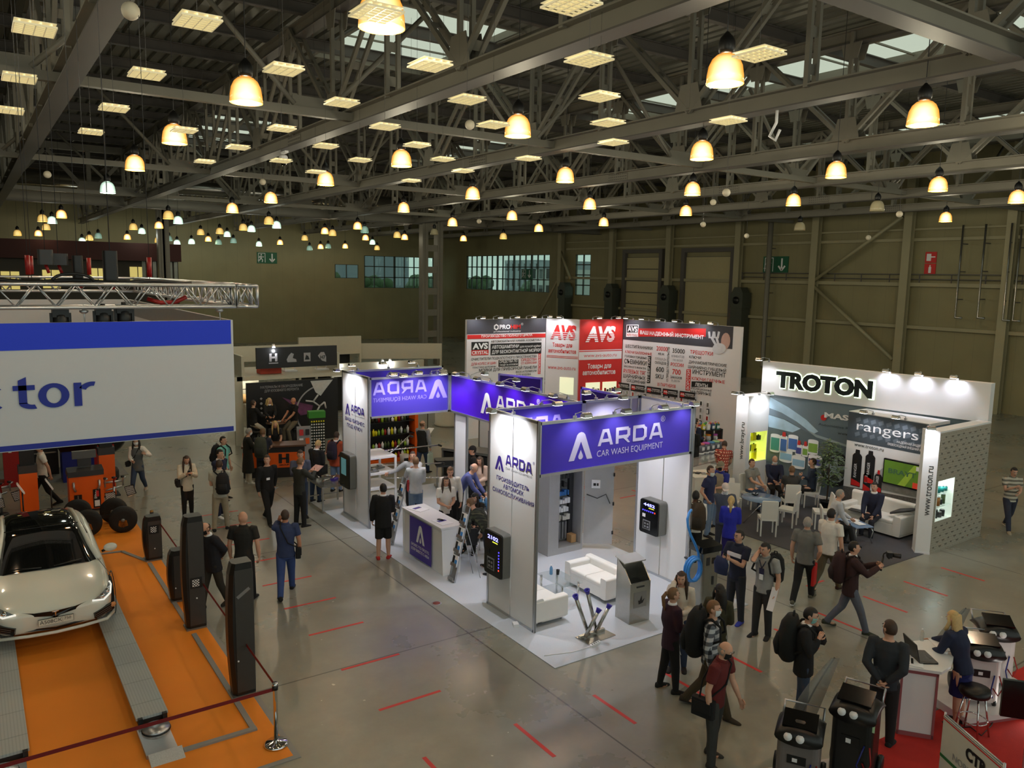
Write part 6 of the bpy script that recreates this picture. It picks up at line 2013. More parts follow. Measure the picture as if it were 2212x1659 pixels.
for s_, hw, zb, zs, zc in ST:
 half = [(hw * .80,zb),(hw * .96,zb + .05),(hw,zb + (zs - zb) * .45),(hw * .985,zb + (zs - zb) * .78),(hw * .93,zs),(hw * .78,zs + (zc - zs) * .42),(hw * .45,zs + (zc - zs) * .85)]
 prof = [(-x, z) for x, z in half] + [(0, zc)] + [(x, z) for x, z in reversed(half)]
 for x, z in prof:
  vs.append((x, s_, z))
for i in range(len(ST) - 1):
 for k in range(NP - 1):
  a = i * NP + k
  fs.append((a, a + NP, a + NP + 1, a + 1))
 fs.append((i * NP + NP - 1, (i + 1) * NP + NP - 1, (i + 1) * NP, i * NP))
fs.append(tuple(range(NP))); fs.append(tuple(reversed(range((len(ST) - 1) * NP, len(ST) * NP))))
body = MB().add(vs, fs, CARW, True).build('body', t)
sm = body.modifiers.new('smooth', 'SUBSURF'); sm.levels = 2; sm.render_levels = 2
# glasshouse
GH = [(1.28,.80,.90,.93,.80),(1.7,.79,.94,1.16,.70),(2.1,.79,.95,1.35,.63),(2.35,.79,.96,1.41,.60),(2.8,.79,.97,1.44,.59),(3.4,.78,.99,1.40,.58),(3.9,.76,1.0,1.30,.55),(4.35,.72,1.02,1.14,.55),(4.6,.70,1.02,1.05,.6)]
vs, fs, ms = [], [], []
for s_, wb, zb, zr, wt in GH:
 for x,z in ((-wb,zb),(-wt - .02,zr - .075),(-wt * .75,zr - .02),(0,zr),(wt * .75,zr - .02),(wt + .02,zr - .075),(wb,zb)):
  bow = .16 * (1 - (x / .8) ** 2) if s_ < 1.5 else (.1 * (1 - (x / .8) ** 2) if s_ < 2.2 else 0)
  vs.append((x, s_ - bow, z))
b = MB()
for i in range(len(GH) - 1):
 for k in range(6):
  a = i * 7 + k
  fs.append((a, a + 7, a + 8, a + 1))
b.add(vs, fs, CGL, True)
g_ = b.build('glasshouse', t)
b = MB()
for s_ in (-1, 1):
 pts = []
 for i, (st_, wb, zb, zr, wt) in enumerate(GH):
  bow = .16 * (1 - (min(wt + .03,.8) / .8) ** 2) if st_ < 1.5 else (.1 * (1 - ((wt) / .8) ** 2) if st_ < 2.2 else 0)
  pts.append((s_ * (wt + .03), st_ - bow, zr - .07 if i else zb + .01))
 b.tube(pts, [.045] * 2 + [.04] * (len(pts) - 2), CARW, 8)
 b.tube([(s_ * .79, 2.75, .98), (s_ * .62, 2.85, 1.36)], .03, GLOSSBLACK, 6)
b.tube([(-.6, 2.22, 1.385), (-.3, 2.16, 1.41),(0,2.13,1.42),(.3,2.16,1.41),(.6,2.22,1.385)],.012,GLOSSBLACK,6)
b.build('roof_rail', t)
b = MB()
for q in (-1, 1):
 b.tube([(q * .1, 1.15, .955), (q * .55, 1.25, .965)], .012, BLACK, 6)
b.build('wiper', t)
LENS = mat('headlight_glass', (150, 156, 156), .08, .3, var=.2, scale=14)
DRL = mat('headlight_strip', (246, 246, 240), .2, var=0, emit=(250, 250, 240), estr=.6)
for q in (-1, 1):
 b = MB()
 P8 = [(.56,.06,.60),(.66,.08,.655),(.80,.22,.72),(.875,.42,.765),(.90,.42,.70),(.86,.22,.625),(.74,.1,.57)]
 pp8 = [(q * x, y - .035, z) for x, y, z in P8]
 b.add(pp8, [tuple(range(7)) if q > 0 else tuple(reversed(range(7)))], LENS)
 b.ell((q * .72, .09, .63), (.05, .05, .045),CHROME,10,6).ell((q * .81,.18,.68),(.045,.05,.04),CHROME,10,6)
 h = b.build('headlight', t)
 MB().tube([pp8[0], pp8[6], pp8[5], pp8[4], pp8[3]], .017, DRL, 6).build('light_strip', h)
 b = MB()
 b.M = Matrix.Translation((q * .74,.075,.36)) @ Matrix.Rotation(q * R(24),4,'Z') @ Matrix.Rotation(q * R(-14),4,'Y')
 b.bx(-.17, .17, -.02, .05, -.055, .055, GLOSSBLACK)
 for k in range(3):
  b.bx(-.17, .12, -.03, -.02, -.04 + .032 * k, -.03 + .032 * k, RIM)
 v_ = b.build('air_intake', t)
 f = MB(); f.M = b.M @ Matrix.Translation((q * .17, -.005, .02))
 f.ell((0, 0, 0), (.055, .03, .045), mat('amber_lamp', (226, 150, 90),.2,var=.1),10,6).build('fog_lamp',v_)
 m_ = MB().ell((q * 1.06,1.52,1.02),(.12,.07,.08),CARW,14,8).tube([(q * .92,1.55,.95),(q * 1.0,1.53,.99)],.025,GLOSSBLACK,8).build('door_mirror',t)
 MB().tube([(q * .93, .62, .80), (q * .80, 1.3, .93)], .006, MIDGREY, 4).build('bonnet_seam', t)
b = MB()
na = [(-.52,.70 - .10),(-.3,.665 - .09),(0,.655 - .09),(.3,.665 - .09),(.52,.70 - .10),(.3,.60 - .085),(.07,.545 - .06),(0,.50 - .05),(-.07,.545 - .06),(-.3,.60 - .085)]
def nose_y(x):
 return .01 + .26 * (abs(x) / .8) ** 2.2 - .035
b.add([(x, nose_y(x), z) for x, z in na], [(0, 1, 9), (1, 2, 8, 9), (2, 3, 5,6,8),(3,4,5),(6,7,8)],GLOSSBLACK)
gr = b.build('nose_panel', t)
b = MB()
b.add([(-.055,-.04,.575),(.055,-.04,.575),(.05,-.04,.56),(.014,-.042,.555),(.0,-.045,.47),(-.014,-.042,.555),(-.05,-.04,.56)],[tuple(range(7))],CHROME)
b.build('emblem', gr)
pl = MB().box((.0,-.05,.41),(.52,.012,.112),BLACK).box((0,-.058,.41),(.51,.008,.102),mat('number_plate',(226,224,208),.5,var=0)).build('number_plate',t)
MB().text('А508СК',(-.235,-.064,.385),.058,PRINTK,align='l',width=.32).text('750',(.12,-.064,.40),.045,PRINTK,align='l',width=.1).bx(.095,.098,-.064,-.063,.365,.455,PRINTK).build('plate_lettering',pl)
b = MB()
b.add([(x,nose_y(x) + .0,z) for x,z in ((-.5,.30),(0,.285),(.5,.30),(.46,.265),(0,.245),(-.46,.265))],[(0,1,4,5),(1,2,3,4)],GLOSSBLACK)
b.build('lower_grille', t)
b = MB()
b.tube([(-.92,.42,.17),(-.78,.13,.185),(-.4,.0,.2),(0,-.05,.205),(.4,.0,.2),(.78,.13,.185),(.92,.42,.17)],.028,CARW,8)
b.build('front_lip', t)
for q in (-1, 1):
 for yy, nm in ((.95, 'front'), (3.91, 'rear')):
  c = (q * .87, yy, .335)
  wv = MB().lathe([(.20,-.12),(.30,-.12),(.335,-.08),(.335,.07),(.30,.11),(.20,.11)],TYRE,28,c,(q,0,0)).build('wheel',t)
  b = MB().lathe([(.02, .08), (.2, .09), (.21, .11), (.19, .06)], RIM, 28, c, (q, 0, 0))
  for k in range(10):
   a = R(36 * k)
   b.bar(V(c) + V((q * .1,0,0)),V(c) + V((q * .1,.19 * math.cos(a),.19 * math.sin(a))),.025,.02,RIM,up=(1,0,0))
  b.build('rim', wv)
  MB().lathe([(.38,0.115),(.40,.118),(.40,.125),(.37,.125)],GLOSSBLACK,28,c,(q,0,0),cap=False).build('wheel_arch',t)
b = MB()
for q in (-1, 1):
 b.tube([(q * .985, 1.35, .30), (q * .99, 1.9, .24), (q * .99, 3.4, .24)], .02, GLOSSBLACK, 6)
b.build('sill_trim', t)

# demonstration wheels on axles, behind the car
def show_wheel(loc, label, plates, rz):
 t = thing('wheel', label, 'wheel', loc, rz)
 MB().lathe([(.2,-.1),(.29,-.1),(.32,-.06),(.32,.06),(.29,.1),(.2,.1)],TYRE,32,(0,0,.32),(0,-1,0)).build('tyre',t)
 b = MB().lathe([(.02, .05), (.2, .06), (.21, .02)], BLACK, 28, (0, 0, .32), (0, -1, 0))
 for k in range(10):
  a = R(36 * k)
  b.lathe([(.014, .06), (.014, .075)], CHROME, 8,(.12 * math.cos(a),0,.32 + .12 * math.sin(a)),(0,-1,0))
 r_ = b.build('rim', t)
 MB().lathe([(.05, .06), (.045, .12), (.02, .13)], STEELG, 12, (0, 0, .32), (0, -1, 0)).build('hub', t)
 if plates:
  b = MB()
  for q in (-1, 1):
   for k in range(4):
    b.bar((q * .03, -.085, .36 - .035 * k), (q * .24,-.085,.42 - .05 * k),.012,.03,ALU,up=(0,0,1))
  b.prism([(-.08,-.02),(.08,-.02),(.11,-.16),(0,-.2),(-.11,-.16)],(0,-.09,.34),(1,0,0),(0,0,1),.01,mat('amber_plate',(214,130,40),.4,var=.1))
  b.build('spoke_plate', t)
 return t
show_wheel((2.86,20.8,.012),'mounted demonstration wheel nearest, with silver wing shaped plates',True,R(-10))
show_wheel((2.78, 21.7, .012), 'mounted demonstration wheel behind the one with silver plates', False, R(-25))
show_wheel((2.0, 22.0, .012), 'mounted demonstration wheel close to the orange cabinet', False, R(-8))
show_wheel((2.1, 20.9, .012), 'mounted demonstration wheel half hidden by the car roof', True, R(-10))
tag(MB().bar((2.1,21.45,.3),(2.8,21.35,.3),.07,.07,BLACK).bar((2.1,21.0,.28),(2.05,22.0,.28),.06,.06,BLACK).bar((2.86,20.9,.28),(2.78,21.7,.28),.06,.06,BLACK).build('axle_frame'),'black axle frame joining the demonstration wheels','axle')
# orange lift columns and cabinet
def lift_column(loc, label):
 t = thing('lift_column', label, 'lift column', loc)
 MB().bx(-.2, .2, -.18, .18, 0, 1.2, ORANGE).build('lower_cover', t)
 MB().prism([(-.18,0),(.18,0),(.18,.14),(.1,.2),(-.18,.2)],(-.21,0,1.2),(0,1,0),(0,0,1),.42,DARKGREY).build('cap',t)
 MB().bx(-.16, .16, -.12, .14, 1.4, 3.6, BLACK).build('mast', t)
 MB().bx(-.3, .3, -.26, .26, 0, .03, BLACK).build('base_plate', t)
 return t
lift_column((1.05, 23.3, 0), 'orange lift column with black mast at the left of the mat')
lift_column((3.02, 24.6, 0), 'orange lift column with black mast behind the alignment stand')
t = thing('tool_cabinet', 'orange alignment cabinet with black top behind the car', 'cabinet', (2.34, 23.3,0))
MB().bx(-.4, .4, -.25, .25, .08, .98, ORANGE).build('body', t)
MB().prism([(-.27,0),(.27,0),(.27,.1),(.12,.2),(-.27,.14)],(-.42,0,.98),(0,1,0),(0,0,1),.84,DARKGREY).build('top',t)
MB().bx(-.3, -.12, -.26, -.25, .12, .5, BLACK).bx(-.22, -.2, -.27, -.26, .15, .48, ALU).build('slot', t)
MB().bx(.14,.32,-.26,-.25,.1,.6,BLACK).bx(.18,.28,-.27,-.26,.4,.56,PCOL['red']).bx(.17,.29,-.27,-.26,.14,.3,PRINTW).build('sticker',t)
for q in (-1, 1):
 MB().tube([(q * .3, -.28, .85), (q * .3, -.3, .7), (q * .26, -.28, .6)],.03,ALU,8).build('clamp_holder',t)
 MB().lathe([(.05, -.02), (.05, .02)], BLACK, 12, (q * .32, -.2, .05), (1, 0, 0)).build('castor', t)
MB().bx(-.16,.16,-.06,.06,1.2,1.5,DARKGREY).bx(-.28,.28,-.07,.05,1.42,1.62,mat('monitor_grey',(90,94,96),.3,var=.05)).build('monitor',t)
def target_stand(loc, label, rz):
 t = thing('target_stand', label, 'stand', loc, rz)
 MB().tube([(0,0,0),(0,0,.75)],.03,ALU,8).tube([(-.25,0,.72),(.25,0,.72)],.03,ALU,8).tube([(-.2,.0,.5),(.2,.1,.55)],.025,ALU,8).lathe([(.16,0),(.16,.03)],BLACK,12).build('frame',t)
 for x, z, a in ((-.38, .45, .5), (-.1, .33, -.25), (.38, .45, -.6)):
  m_ = Matrix.Translation((x, -.08, z)) @ Matrix.Rotation(a, 4, 'Z') @ Matrix.Rotation(a * .5, 4, 'Y')
  b = MB(m_).bx(-.13, .13, 0, .02, -.13, .13, BLACK).bx(-.115, .115, -.004, 0, -.115, .115, CHK)
  b.build('target_board', t)
 for x in (-.22, 0, .22):
  MB().tube([(x,-.05,.6),(x,-.02,.78),(x + .05,-.1,.84)],.022,(ALU,REDP,ALU)[int(x > -.1) + int(x > .1)],7).lathe([(.05,.82),(.05,.86)],BLACK,8,(x,-.02,0)).build('wheel_clamp',t)
 return t
target_stand((3.0, 23.15, 0), 'silver clamp stand with checker targets right of the orange cabinet', 0)
target_stand((.45, 23.9, 0), 'silver clamp stand with target boards at the left picture edge', .4)
for x,y,lab in ((.88,22.6,'thin black stand with small tilted board before the left orange column'),(1.5,22.7,'thin black stand with small tilted board right of the left orange column')):
 t = thing('info_stand', lab, 'stand', (x, y, .012))
 MB().tube([(0, 0, 0), (0, 0, .86)], .018, BLACK, 8).lathe([(.15, 0), (.15,.015)],BLACK,16).build('pole',t)
 MB().box((-.03, 0, .95), (.03, .21, .3), PRINTW, ry=-.5).build('board', t)
# things on the next stand beyond
t = thing('lift_column', 'dark red lift column on the next stand at the far left', 'lift column',(.85,27.2,0))
MB().bx(-.22, .22, -.2, .2, .1, 3.2, REDP).build('body', t)
MB().bx(-.45, .4, -.4, .4, 0, .1, REDP).build('base_plate', t)
MB().bx(-.08, .0, -.21, -.2, 1.0, 1.3, OFFWHITE).build('label_plate', t)
t = thing('tyre_changer','blue tyre machine with black bowl behind the orange cabinet','machine',(2.55,27.0,0))
BLUEM = mat('machine_blue', (18, 34, 120), .4, var=.04)
MB().bx(-.45, .4, -.35, .35, 0, .95, BLUEM).build('body', t)
MB().bx(-.5, .5, -.4, .4, .95, 1.15, GLOSSBLACK).build('table', t)
MB().bx(.25, .4, .2, .4, .95, 2.4, BLACK).build('mast', t)
t = thing('wheel_balancer', 'red wheel balancer with large black guard', 'machine', (3.3, 27.6, 0))
MB().bx(-.3, .3, -.3, .3, 0, .9, REDP).build('body', t)
MB().lathe([(.5, -.3), (.62, -.1), (.62, .1), (.5, .3)], GLOSSBLACK, 24,(.1,.1,1.15),(0,1,0)).build('guard',t)
t = thing('tyre', 'loose tyre lying flat on the next stand', 'tyre', (3.15, 26.3, 0))
MB().lathe([(.24, 0), (.38, .02), (.42, .1), (.42, .3), (.38,.38),(.24,.4),(.22,.2)],TYRE,24).build('tread',t)
MB().lathe([(.02, .3), (.23, .32)], CHROME, 20).build('rim', t)
t = thing('shelf_rack', 'black shelf rack with chrome tools left of the blue machine', 'rack', (1.6, 28.2, 0))
MB().bx(-.5, .5, -.3, .3, 0, 1.9, BLACK).build('frame', t)
for z in (.7, 1.1, 1.5):
 MB().bx(-.45, .45, -.33, -.3, z, z + .04, CHROME).build('rail', t)
tag(MB().rbox((0,0,1.0),(.6,.4,2.0),.05,OFFWHITE).bx(-.2,.2,-.21,-.2,1.2,1.6,MIDGREY).build('locker',None,(2.3,29.0,0)),'off white tall locker behind the blue machine','locker')
tag(MB().bx(-1.9,1.9,-1.2,1.2,0,.01,mat('grey_floor_tile',(128,130,128),.6,var=.04)).build('floor_mat',None,(2.0,28.0,0)),'grey floor mat under the red and blue machines','mat')

# ------------------------------------------------------------------ the black and orange booth behind
BLKW = mat('black_poster', (18, 18, 20), .4, var=.1, scale=1)
t = thing('poster_wall','black poster wall with planet artwork behind the orange fronted counter','wall',(8.25,29,0))
MB().bx(0, 3.5, 0, .1, 0, 2.35, BLKW).build('panel', t)
b = MB()
b.text('МАТЕРИАЛЫ И ОБОРУДОВАНИЕ',(1.3,-.01,2.12),.09,PRINTG,width=1.6,bold=.01).text('ДЛЯ КУЗОВНОГО РЕМОНТА',(1.3,-.01,1.98),.09,PRINTG,width=1.3,bold=.01)
for k in range(4):
 b.prism([(.52 + .05 * math.cos(R(a)),1.75 - .18 * k + .05 * math.sin(R(a))) for a in range(0,360,45 if k % 2 else 90)],(0,-.006,0),(1,0,0),(0,0,1),.004,PRINTG)
vs = []
for k in range(25):
 a = R(95 + 130 * k / 24)
 vs.append((2.95 + 1.15 * math.cos(a), 1.1 + 1.05 * math.sin(a)))
pl_ = vs + [(2.95 + 1.09 * math.cos(R(225 - 130 * k / 24)),1.1 + 1.0 * math.sin(R(225 - 130 * k / 24))) for k in range(25)]
for k in range(24):
 b.add([(vs[k][0],-.008,vs[k][1]),(vs[k + 1][0],-.008,vs[k + 1][1]),(pl_[48 - k][0],-.008,pl_[48 - k][1]),(pl_[49 - k][0],-.008,pl_[49 - k][1])],[(0,1,2,3)],PRINTG)
NEB = mat('printed_nebula', (96, 50, 90), .5, var=.5, scale=3)
b.prism([(1.3,1.75),(1.8,1.55),(2.5,1.35),(2.4,1.05),(2.0,1.0),(1.75,1.35)],(0,-.004,0),(1,0,0),(0,0,1),.003,NEB)
ROB = mat('printed_white_arm', (190, 190, 190), .5, var=.1)
b.prism([(2.4, 2.3), (3.3, 2.3), (3.0, 1.95), (2.8, 1.7), (2.6, 1.85)], (0, -.01, 0),(1,0,0),(0,0,1),.003,ROB)
for p,q in (((2.7,1.75),(2.5,1.5)),((2.5,1.5),(2.75,1.3)),((2.75,1.3),(2.95,1.45)),((2.75,1.3),(2.6,1.05)),((2.95,1.45),(3.0,1.2)),((2.5,1.5),(2.2,1.55))):
 b.tube([(p[0], -.012, p[1]), (q[0], -.012, q[1])], .035, ROB, 6)
b.build('artwork', t)
t = thing('fascia_sign','black header with four pale emblems over the black poster wall','fascia sign',(8.65,29.05,0))
MB().bx(0, 3.1, 0, .1, 2.85, 3.62, BLKW).build('panel', t)
b = MB()
b.text('H', (.62, -.006, 3.1), .3, PRINTG, bold=.05, width=.3).bx(.45, .8, -.006, -.004, 3.02, 3.06, PRINTG)
b.prism([(1.15,3.05),(1.5,3.05),(1.48,3.15),(1.35,3.2),(1.4,3.35),(1.3,3.4),(1.2,3.3),(1.12,3.15)],(0,-.006,0),(1,0,0),(0,0,1),.003,PRINTG)
b.bx(1.78,2.04,-.008,-.004,3.05,3.38,PRINTG).prism([(1.82,3.12),(2.0,3.12),(1.95,3.25),(1.87,3.3)],(0,-.014,0),(1,0,0),(0,0,1),.003,BLKW)
b.prism([(2.4,3.15),(2.5,3.05),(2.66,3.0),(2.66,3.2),(2.58,3.38),(2.45,3.38),(2.33,3.25)],(0,-.006,0),(1,0,0),(0,0,1),.003,PRINTG).text('H7',(2.53,-.014,3.12),.13,BLKW,bold=.03,width=.2)
b.build('lettering', t)
BW = mat('booth_white', (190, 186, 168), .5, var=.03)
t = thing('booth_shell', 'white booth shell standing behind the black poster wall', 'booth', (8.0, 29.3, 0))
MB().bx(-.1, .2, 0, .1, 0, 2.55, BW).bx(0, 4.2, 0, 3.0, 2.4, 2.55, BW).build('panel', t)
MB().bx(.2, .3, .1, 2.5, 2.55, 3.3, BW).build('post', t)
MB().bx(3.9, 4.0, .1, 2.5, 2.55, 3.3, BW).build('post', t)
for k,(x,y,x1,y1,z0,z1,lab) in enumerate(((9.6,36,13.6,36,2.35,3.05,'white fascia band of a far booth, left part'),(13.4,38,16.7,38,2.3,3.2,'white fascia band of a far booth, middle part'),(16.6,38.2,20.6,36.5,2.0,2.8,'white fascia band of a far booth, sloping right part'),(13.5,34.0,18.2,34.0,1.7,2.3,'low white fascia band with dark shelves beneath'),(8.6,33,9.9,33,0,2.3,'cream lit wall of a clothing booth behind the hanging sign'))):
 d = V((x1 - x, y1 - y, 0))
 t = thing('booth_shell', lab, 'booth', (x, y, 0), math.atan2(d.y, d.x))
 MB().bx(0, d.length, 0, .15, z0, z1, BW).build('fascia', t)
 MB().bx(0, .1, 0, .1, 0, z0, BW).build('post', t)
 MB().bx(d.length - .1, d.length, 0, .1, 0, z0, BW).build('post', t)
 if k in (1, 3):
  MB().bx(.3, d.length - .3, .8, 1.4, 0, z0 - .1, BLACK).build('cabinet', t)
 if k == 4:
  MB().tube([(.3,-.3,1.6),(1.0,-.3,1.6)],.02,BLACK,6).lathe([(.25,-.05),(.05,.3)],mat('tan_cloth',(180,140,90),.8,var=.05),10,(.6,-.3,1.1)).build('coat_rail',t)
add_light('AREA', None, (9.2, 32.2, 2.25), 25, (1, .93, .75), .5, (9.3, 33, 1.2), name='booth_downlight')
for x, y, z in ((9.3, 29.1, 3.74), (16.0, 34.0, 2.42), (16.4, 34.0, 2.42), (13.8, 34.0, 2.42)):
 t = thing('spotlight','small bright spotlight on the far white booths','spotlight',(x,y,z),0,'spotlights on the far booths')
 MB().lathe([(.05, 0), (.08, -.12)], PRINTW, 10).build('housing', t)
 MB().lathe([(.075, -.12), (.075, -.13)], BULBM, 10).build('lens', t)
 add_light('POINT', t, (0, -.1, -.25), 14, (.95, .98, 1), .06, name='spot_bulb')
tag(MB().bx(-.4,.4,-.25,.25,2.56,3.05,mat('red_orange_crate',(190,66,40),.6,var=.05)).build('crate',None,(9.4,30.0,.0)),'red orange crate stored on top of the white booth shell','crate')
for x in (10.3, 11.6):
 tag(MB().bx(-.25,.25,-.2,.2,2.55,2.6,PRINTW).tube([(-.2,0,2.6),(-.2,0,3.0)],.02,PRINTW,6).tube([(.2,0,2.6),(.2,0,3.0)],.02,PRINTW,6).tube([(-.2,0,2.9),(.2,0,2.9)],.02,PRINTW,6).build('folded_chair',None,(x,30.3,0)),'white folded chair stored on top of the booth shell','chair','folded chairs on the booth shell')
# counter with the orange band
t = thing('reception_counter','black counter with an orange band and dark H emblem','counter',(7.25,24.25,0),R(-18))
WOODT = mat('walnut_top', (92, 62, 44), .4, var=.12, scale=6)
DBR = mat('dark_brown_board', (30, 26, 24), .5, var=.05)
MB().bx(0, 1.35, 0, .6, 0, .98, DBR).bx(-.5, 0, .1, .6, 0, .98, DBR).build('body', t)
bnd = MB().bx(-.001,1.351,-.01,0,.32,.8,ORANGE).bx(-.51,-.5,.1,.6,.32,.8,ORANGE).bx(-.5,0,.09,.1,.32,.8,ORANGE).build('band',t)
MB().bx(-.54, 1.4, -.05, .65, .98, 1.03, WOODT).build('worktop', t)
b = MB()
for q in (-1, 1):
 b.bx(.72 + q * .11 - .05, .72 + q * .11 + .05, -.02, -.012, .46, .76, DBR)
b.bx(.6, .84, -.02, -.012, .58, .64, DBR).text('GROUP', (.72, -.02, .38), .05, DBR, width=.3, bold=.03)
b.build('emblem', bnd)
t = thing('brochure_board','grey display board with four brochures beside the black counter','display board',(9.05,25.3,0),R(-8))
MB().box((.0, 0, .66), (.46, .04, 1.3), mat('board_grey', (150, 152, 156),.5,var=.03),rx=-.1).build('panel',t)
for k in range(4):
 MB().box((-.1 + .2 * (k % 2),-.06 + .02 * (k // 2) ,1.12 - .3 * (k // 2)),(.13,.02,.2),(PCOL['red'],BLACK,PRINTW,ORANGE)[k],rx=-.1).build('brochure',t)
MB().tube([(0, .05, 1.2), (0, .45, 0)], .015, BLACK, 6).build('prop', t)
t = thing('spray_can_display', 'tall green display full of white capped cans', 'display',(9.62,25.6,0),R(-10))
GRN = mat('display_green', (58, 140, 44), .5, var=.03)
MB().bx(-.26, .26, 0, .3, .0, 1.5, mat('display_dark', (26, 40, 24), .6, var=.05)).build('frame', t)
MB().bx(-.28, .28, -.03, .3, 1.5, 1.72, GRN).build('header', t)
b = MB()
for r_ in range(12):
 for k in range(6):
  if r_ * 6 + k < 72:
   pass
for r_ in range(12):
 for k in range(6):
  MB().lathe([(.024,0),(.028,.05),(.018,.065)],(PCOL['red'] if (r_,k) == (3,3) else (YEL if r_ == 11 else PRINTW)),8,(-.2 + .08 * k,-.06,.28 + .1 * r_),(0,-1,.4)).build('spray_cap',t)
t = thing('bar_table', 'small round bar table with snacks in the black booth', 'table', (8.95, 27.9, 0))
MB().lathe([(.35, 1.0), (.35, 1.03)], WOODT, 24).build('tabletop', t)
MB().lathe([(.25, 0), (.04, .04), (.035, 1.0)], CHROME, 16).build('pedestal', t)
for k in range(3):
 tag(MB().lathe([(.05,0),(.09,.04),(.085,.04),(.03,.01)],PRINTW,14).ell((0,0,.04),(.06,.06,.03),AMB,10,6).build('snack_bowl',None,(8.8 + .13 * k,27.8 + .06 * k,1.03)),'white snack bowl on the bar table of the black booth','bowl','snack bowls on the bar table')
for x, y in ((8.3, 28.1), (9.7, 27.9), (8.85, 28.5)):
 t = thing('bar_stool','dark bar stool at the small round table of the black booth','stool',(x,y,0),0,'dark bar stools in the black booth')
 MB().lathe([(.18, .68), (.2, .72), (.18, .76)], BLACK, 18).build('seat', t)
 for a in (45, 135, 225, 315):
  MB().tube([(.12 * math.cos(R(a)),.12 * math.sin(R(a)),.69),(.22 * math.cos(R(a)),.22 * math.sin(R(a)),0)],.014,BLACK,6).build('leg',t)
# framed shelf of goods seen through the purple booth
t = thing('goods_shelf','orange framed shelf unit packed with bottles behind the booth','shelf',(11.0,24.2,0))
MB().bx(1.62,1.74,0,.5,0,1.9,ORANGE).bx(-.1,1.74,0,.5,0,.12,ORANGE).bx(-.2,-.1,0,.5,0,1.9,ORANGE).build('frame',t)
MB().bx(-.1, 1.62, .45, .5, .1, 1.9, BLACK).build('back_panel', t)
for z in (.5, .95, 1.4):
 MB().bx(-.1, 1.62, .05, .45, z - .03, z, BLACK).build('shelf', t)
rr = random.Random(21)
GC = [PRINTK, mat('lime_bottle', (150, 190, 60), .4, var=0), REDP, PRINTW, OLIVE, STEELG, YEL]
for z, nm in ((.13, 'bottom'), (.5, 'second'), (.95, 'third'), (1.4, 'top')):
 for k in range(13):
  h = rr.uniform(.14, .26); m = GC[rr.randrange(7)]
  tag(MB().lathe([(.045,0),(.05,h * .7),(.02,h * .85),(.02,h)],m,8).build('bottle',None,(10.97 + .12 * k + rr.uniform(-.02,.02),24.33 + rr.uniform(-.03,.06),z)),'small bottle on the %s shelf of the orange framed unit' % nm,'bottle','bottles on the %s orange framed shelf' % nm)
t = thing('bucket','white bucket with black label standing before the orange framed shelf','bucket',(12.0,23.8,0))
MB().lathe([(.13, 0), (.16, .32), (.15, .32)], BUCK, 16).bx(-.08,.08,-.155,-.14,.1,.22,PRINTK).build('body',t)
MB().tube([(-.15, 0, .28), (-.1, -.1, .2), (.1, -.1, .2), (.15, 0, .28)], .006, ALU, 5).build('handle', t)
t = thing('round_pedestal', 'pale round pedestal seen through the booth opening', 'pedestal', (16.8, 29.2, 0))
MB().lathe([(.55, 0), (.6, .06), (.55, .1), (.55, 1.5)], BW, 28).build('body', t)
MB().lathe([(.62, 1.5), (.62, 1.56), (.01, 1.56)], BW, 28).build('cap', t)
tag(MB().tube([(14.9,27.5,0),(14.9,27.5,2.0)],.02,DARKGREY,6).lathe([(.15,0),(.15,.02)],DARKGREY,12,(14.9,27.5,0)).build('barrier_pole'),'thin dark pole beside the round pedestal','pole')
tag(MB().bx(-1.2,1.2,-1.5,1.5,0,.012,CARPR).build('booth_carpet',None,(20.3,21.0,0)),'red carpet square behind the lounge front','carpet')
# ------------------------------------------------------------------ the corner stand with the red carpet
tag(MB().prism([(0,0),(7,-.2),(7,-4),(-1.2,-4),(-1.6,.1)],(10.4,5.6,0),(1,0,0),(0,1,0),.012,CARPR).build('booth_carpet'),'bright red carpet at the lower right corner','carpet')
MAUVE = mat('mauve_edge', (150, 84, 88), .5, var=.02)
t = thing('reception_counter','white counter with mauve edges and a rounded top on the red carpet','counter',(10.62,5.56,.012),R(-52))
MB().bx(.03, .45, .01, .75, .06, .98, WHITE).build('body', t)
MB().bx(0,.48,-.005,.02,.94,1.0,MAUVE).bx(0,.48,-.005,.02,0,.06,MAUVE).bx(0,.03,-.005,.02,0,1.0,MAUVE).bx(.45,.48,-.005,.02,0,1.0,MAUVE).bx(.45,.48,.02,.75,0,1.0,MAUVE).build('edge_trim',t)
pts = [(-.04, -.04), (.5, -.04), (.66, .2), (.74, .45),(.8,.7),(.78,.9),(.68,1.0),(.5,1.02),(.3,.9),(.12,.65)]
MB().prism(pts, (0, 0, 1.0), (1, 0, 0), (0, 1, 0), .04, WHITE).build('worktop', t)
t = thing('laptop', 'open black laptop on the white rounded counter', 'laptop', (11.08, 5.52, 1.055), R(55))
MB().rbox((0, 0, .01), (.4, .27, .018), .015, BLACK).build('base', t)
MB().bx(-.17, .17, -.05,.1,.0195,.021,DARKGREY).bx(-.06,.06,-.12,-.07,.0195,.021,DARKGREY).build('keyboard',t)
b = MB(); b.M = Matrix.Translation((0, .135, .02)) @ Matrix.Rotation(R(-14), 4, 'X')
b.rbox((0, 0, .135), (.4, .012, .27), .012, BLACK, 'y')
s_ = b.build('lid', t)
q = MB(); q.M = b.M
q.bx(-.185,.185,-.008,-.0065,.02,.25,mat('laptop_screen',(120,126,128),.25,var=.03,emit=(120,126,128),estr=.15))
q.build('screen', s_)
bottle((11.62,5.82,1.055),'clear hand gel bottle on the white rounded counter',None,GLASS,.19,.03,PRINTW,'gel_bottle')
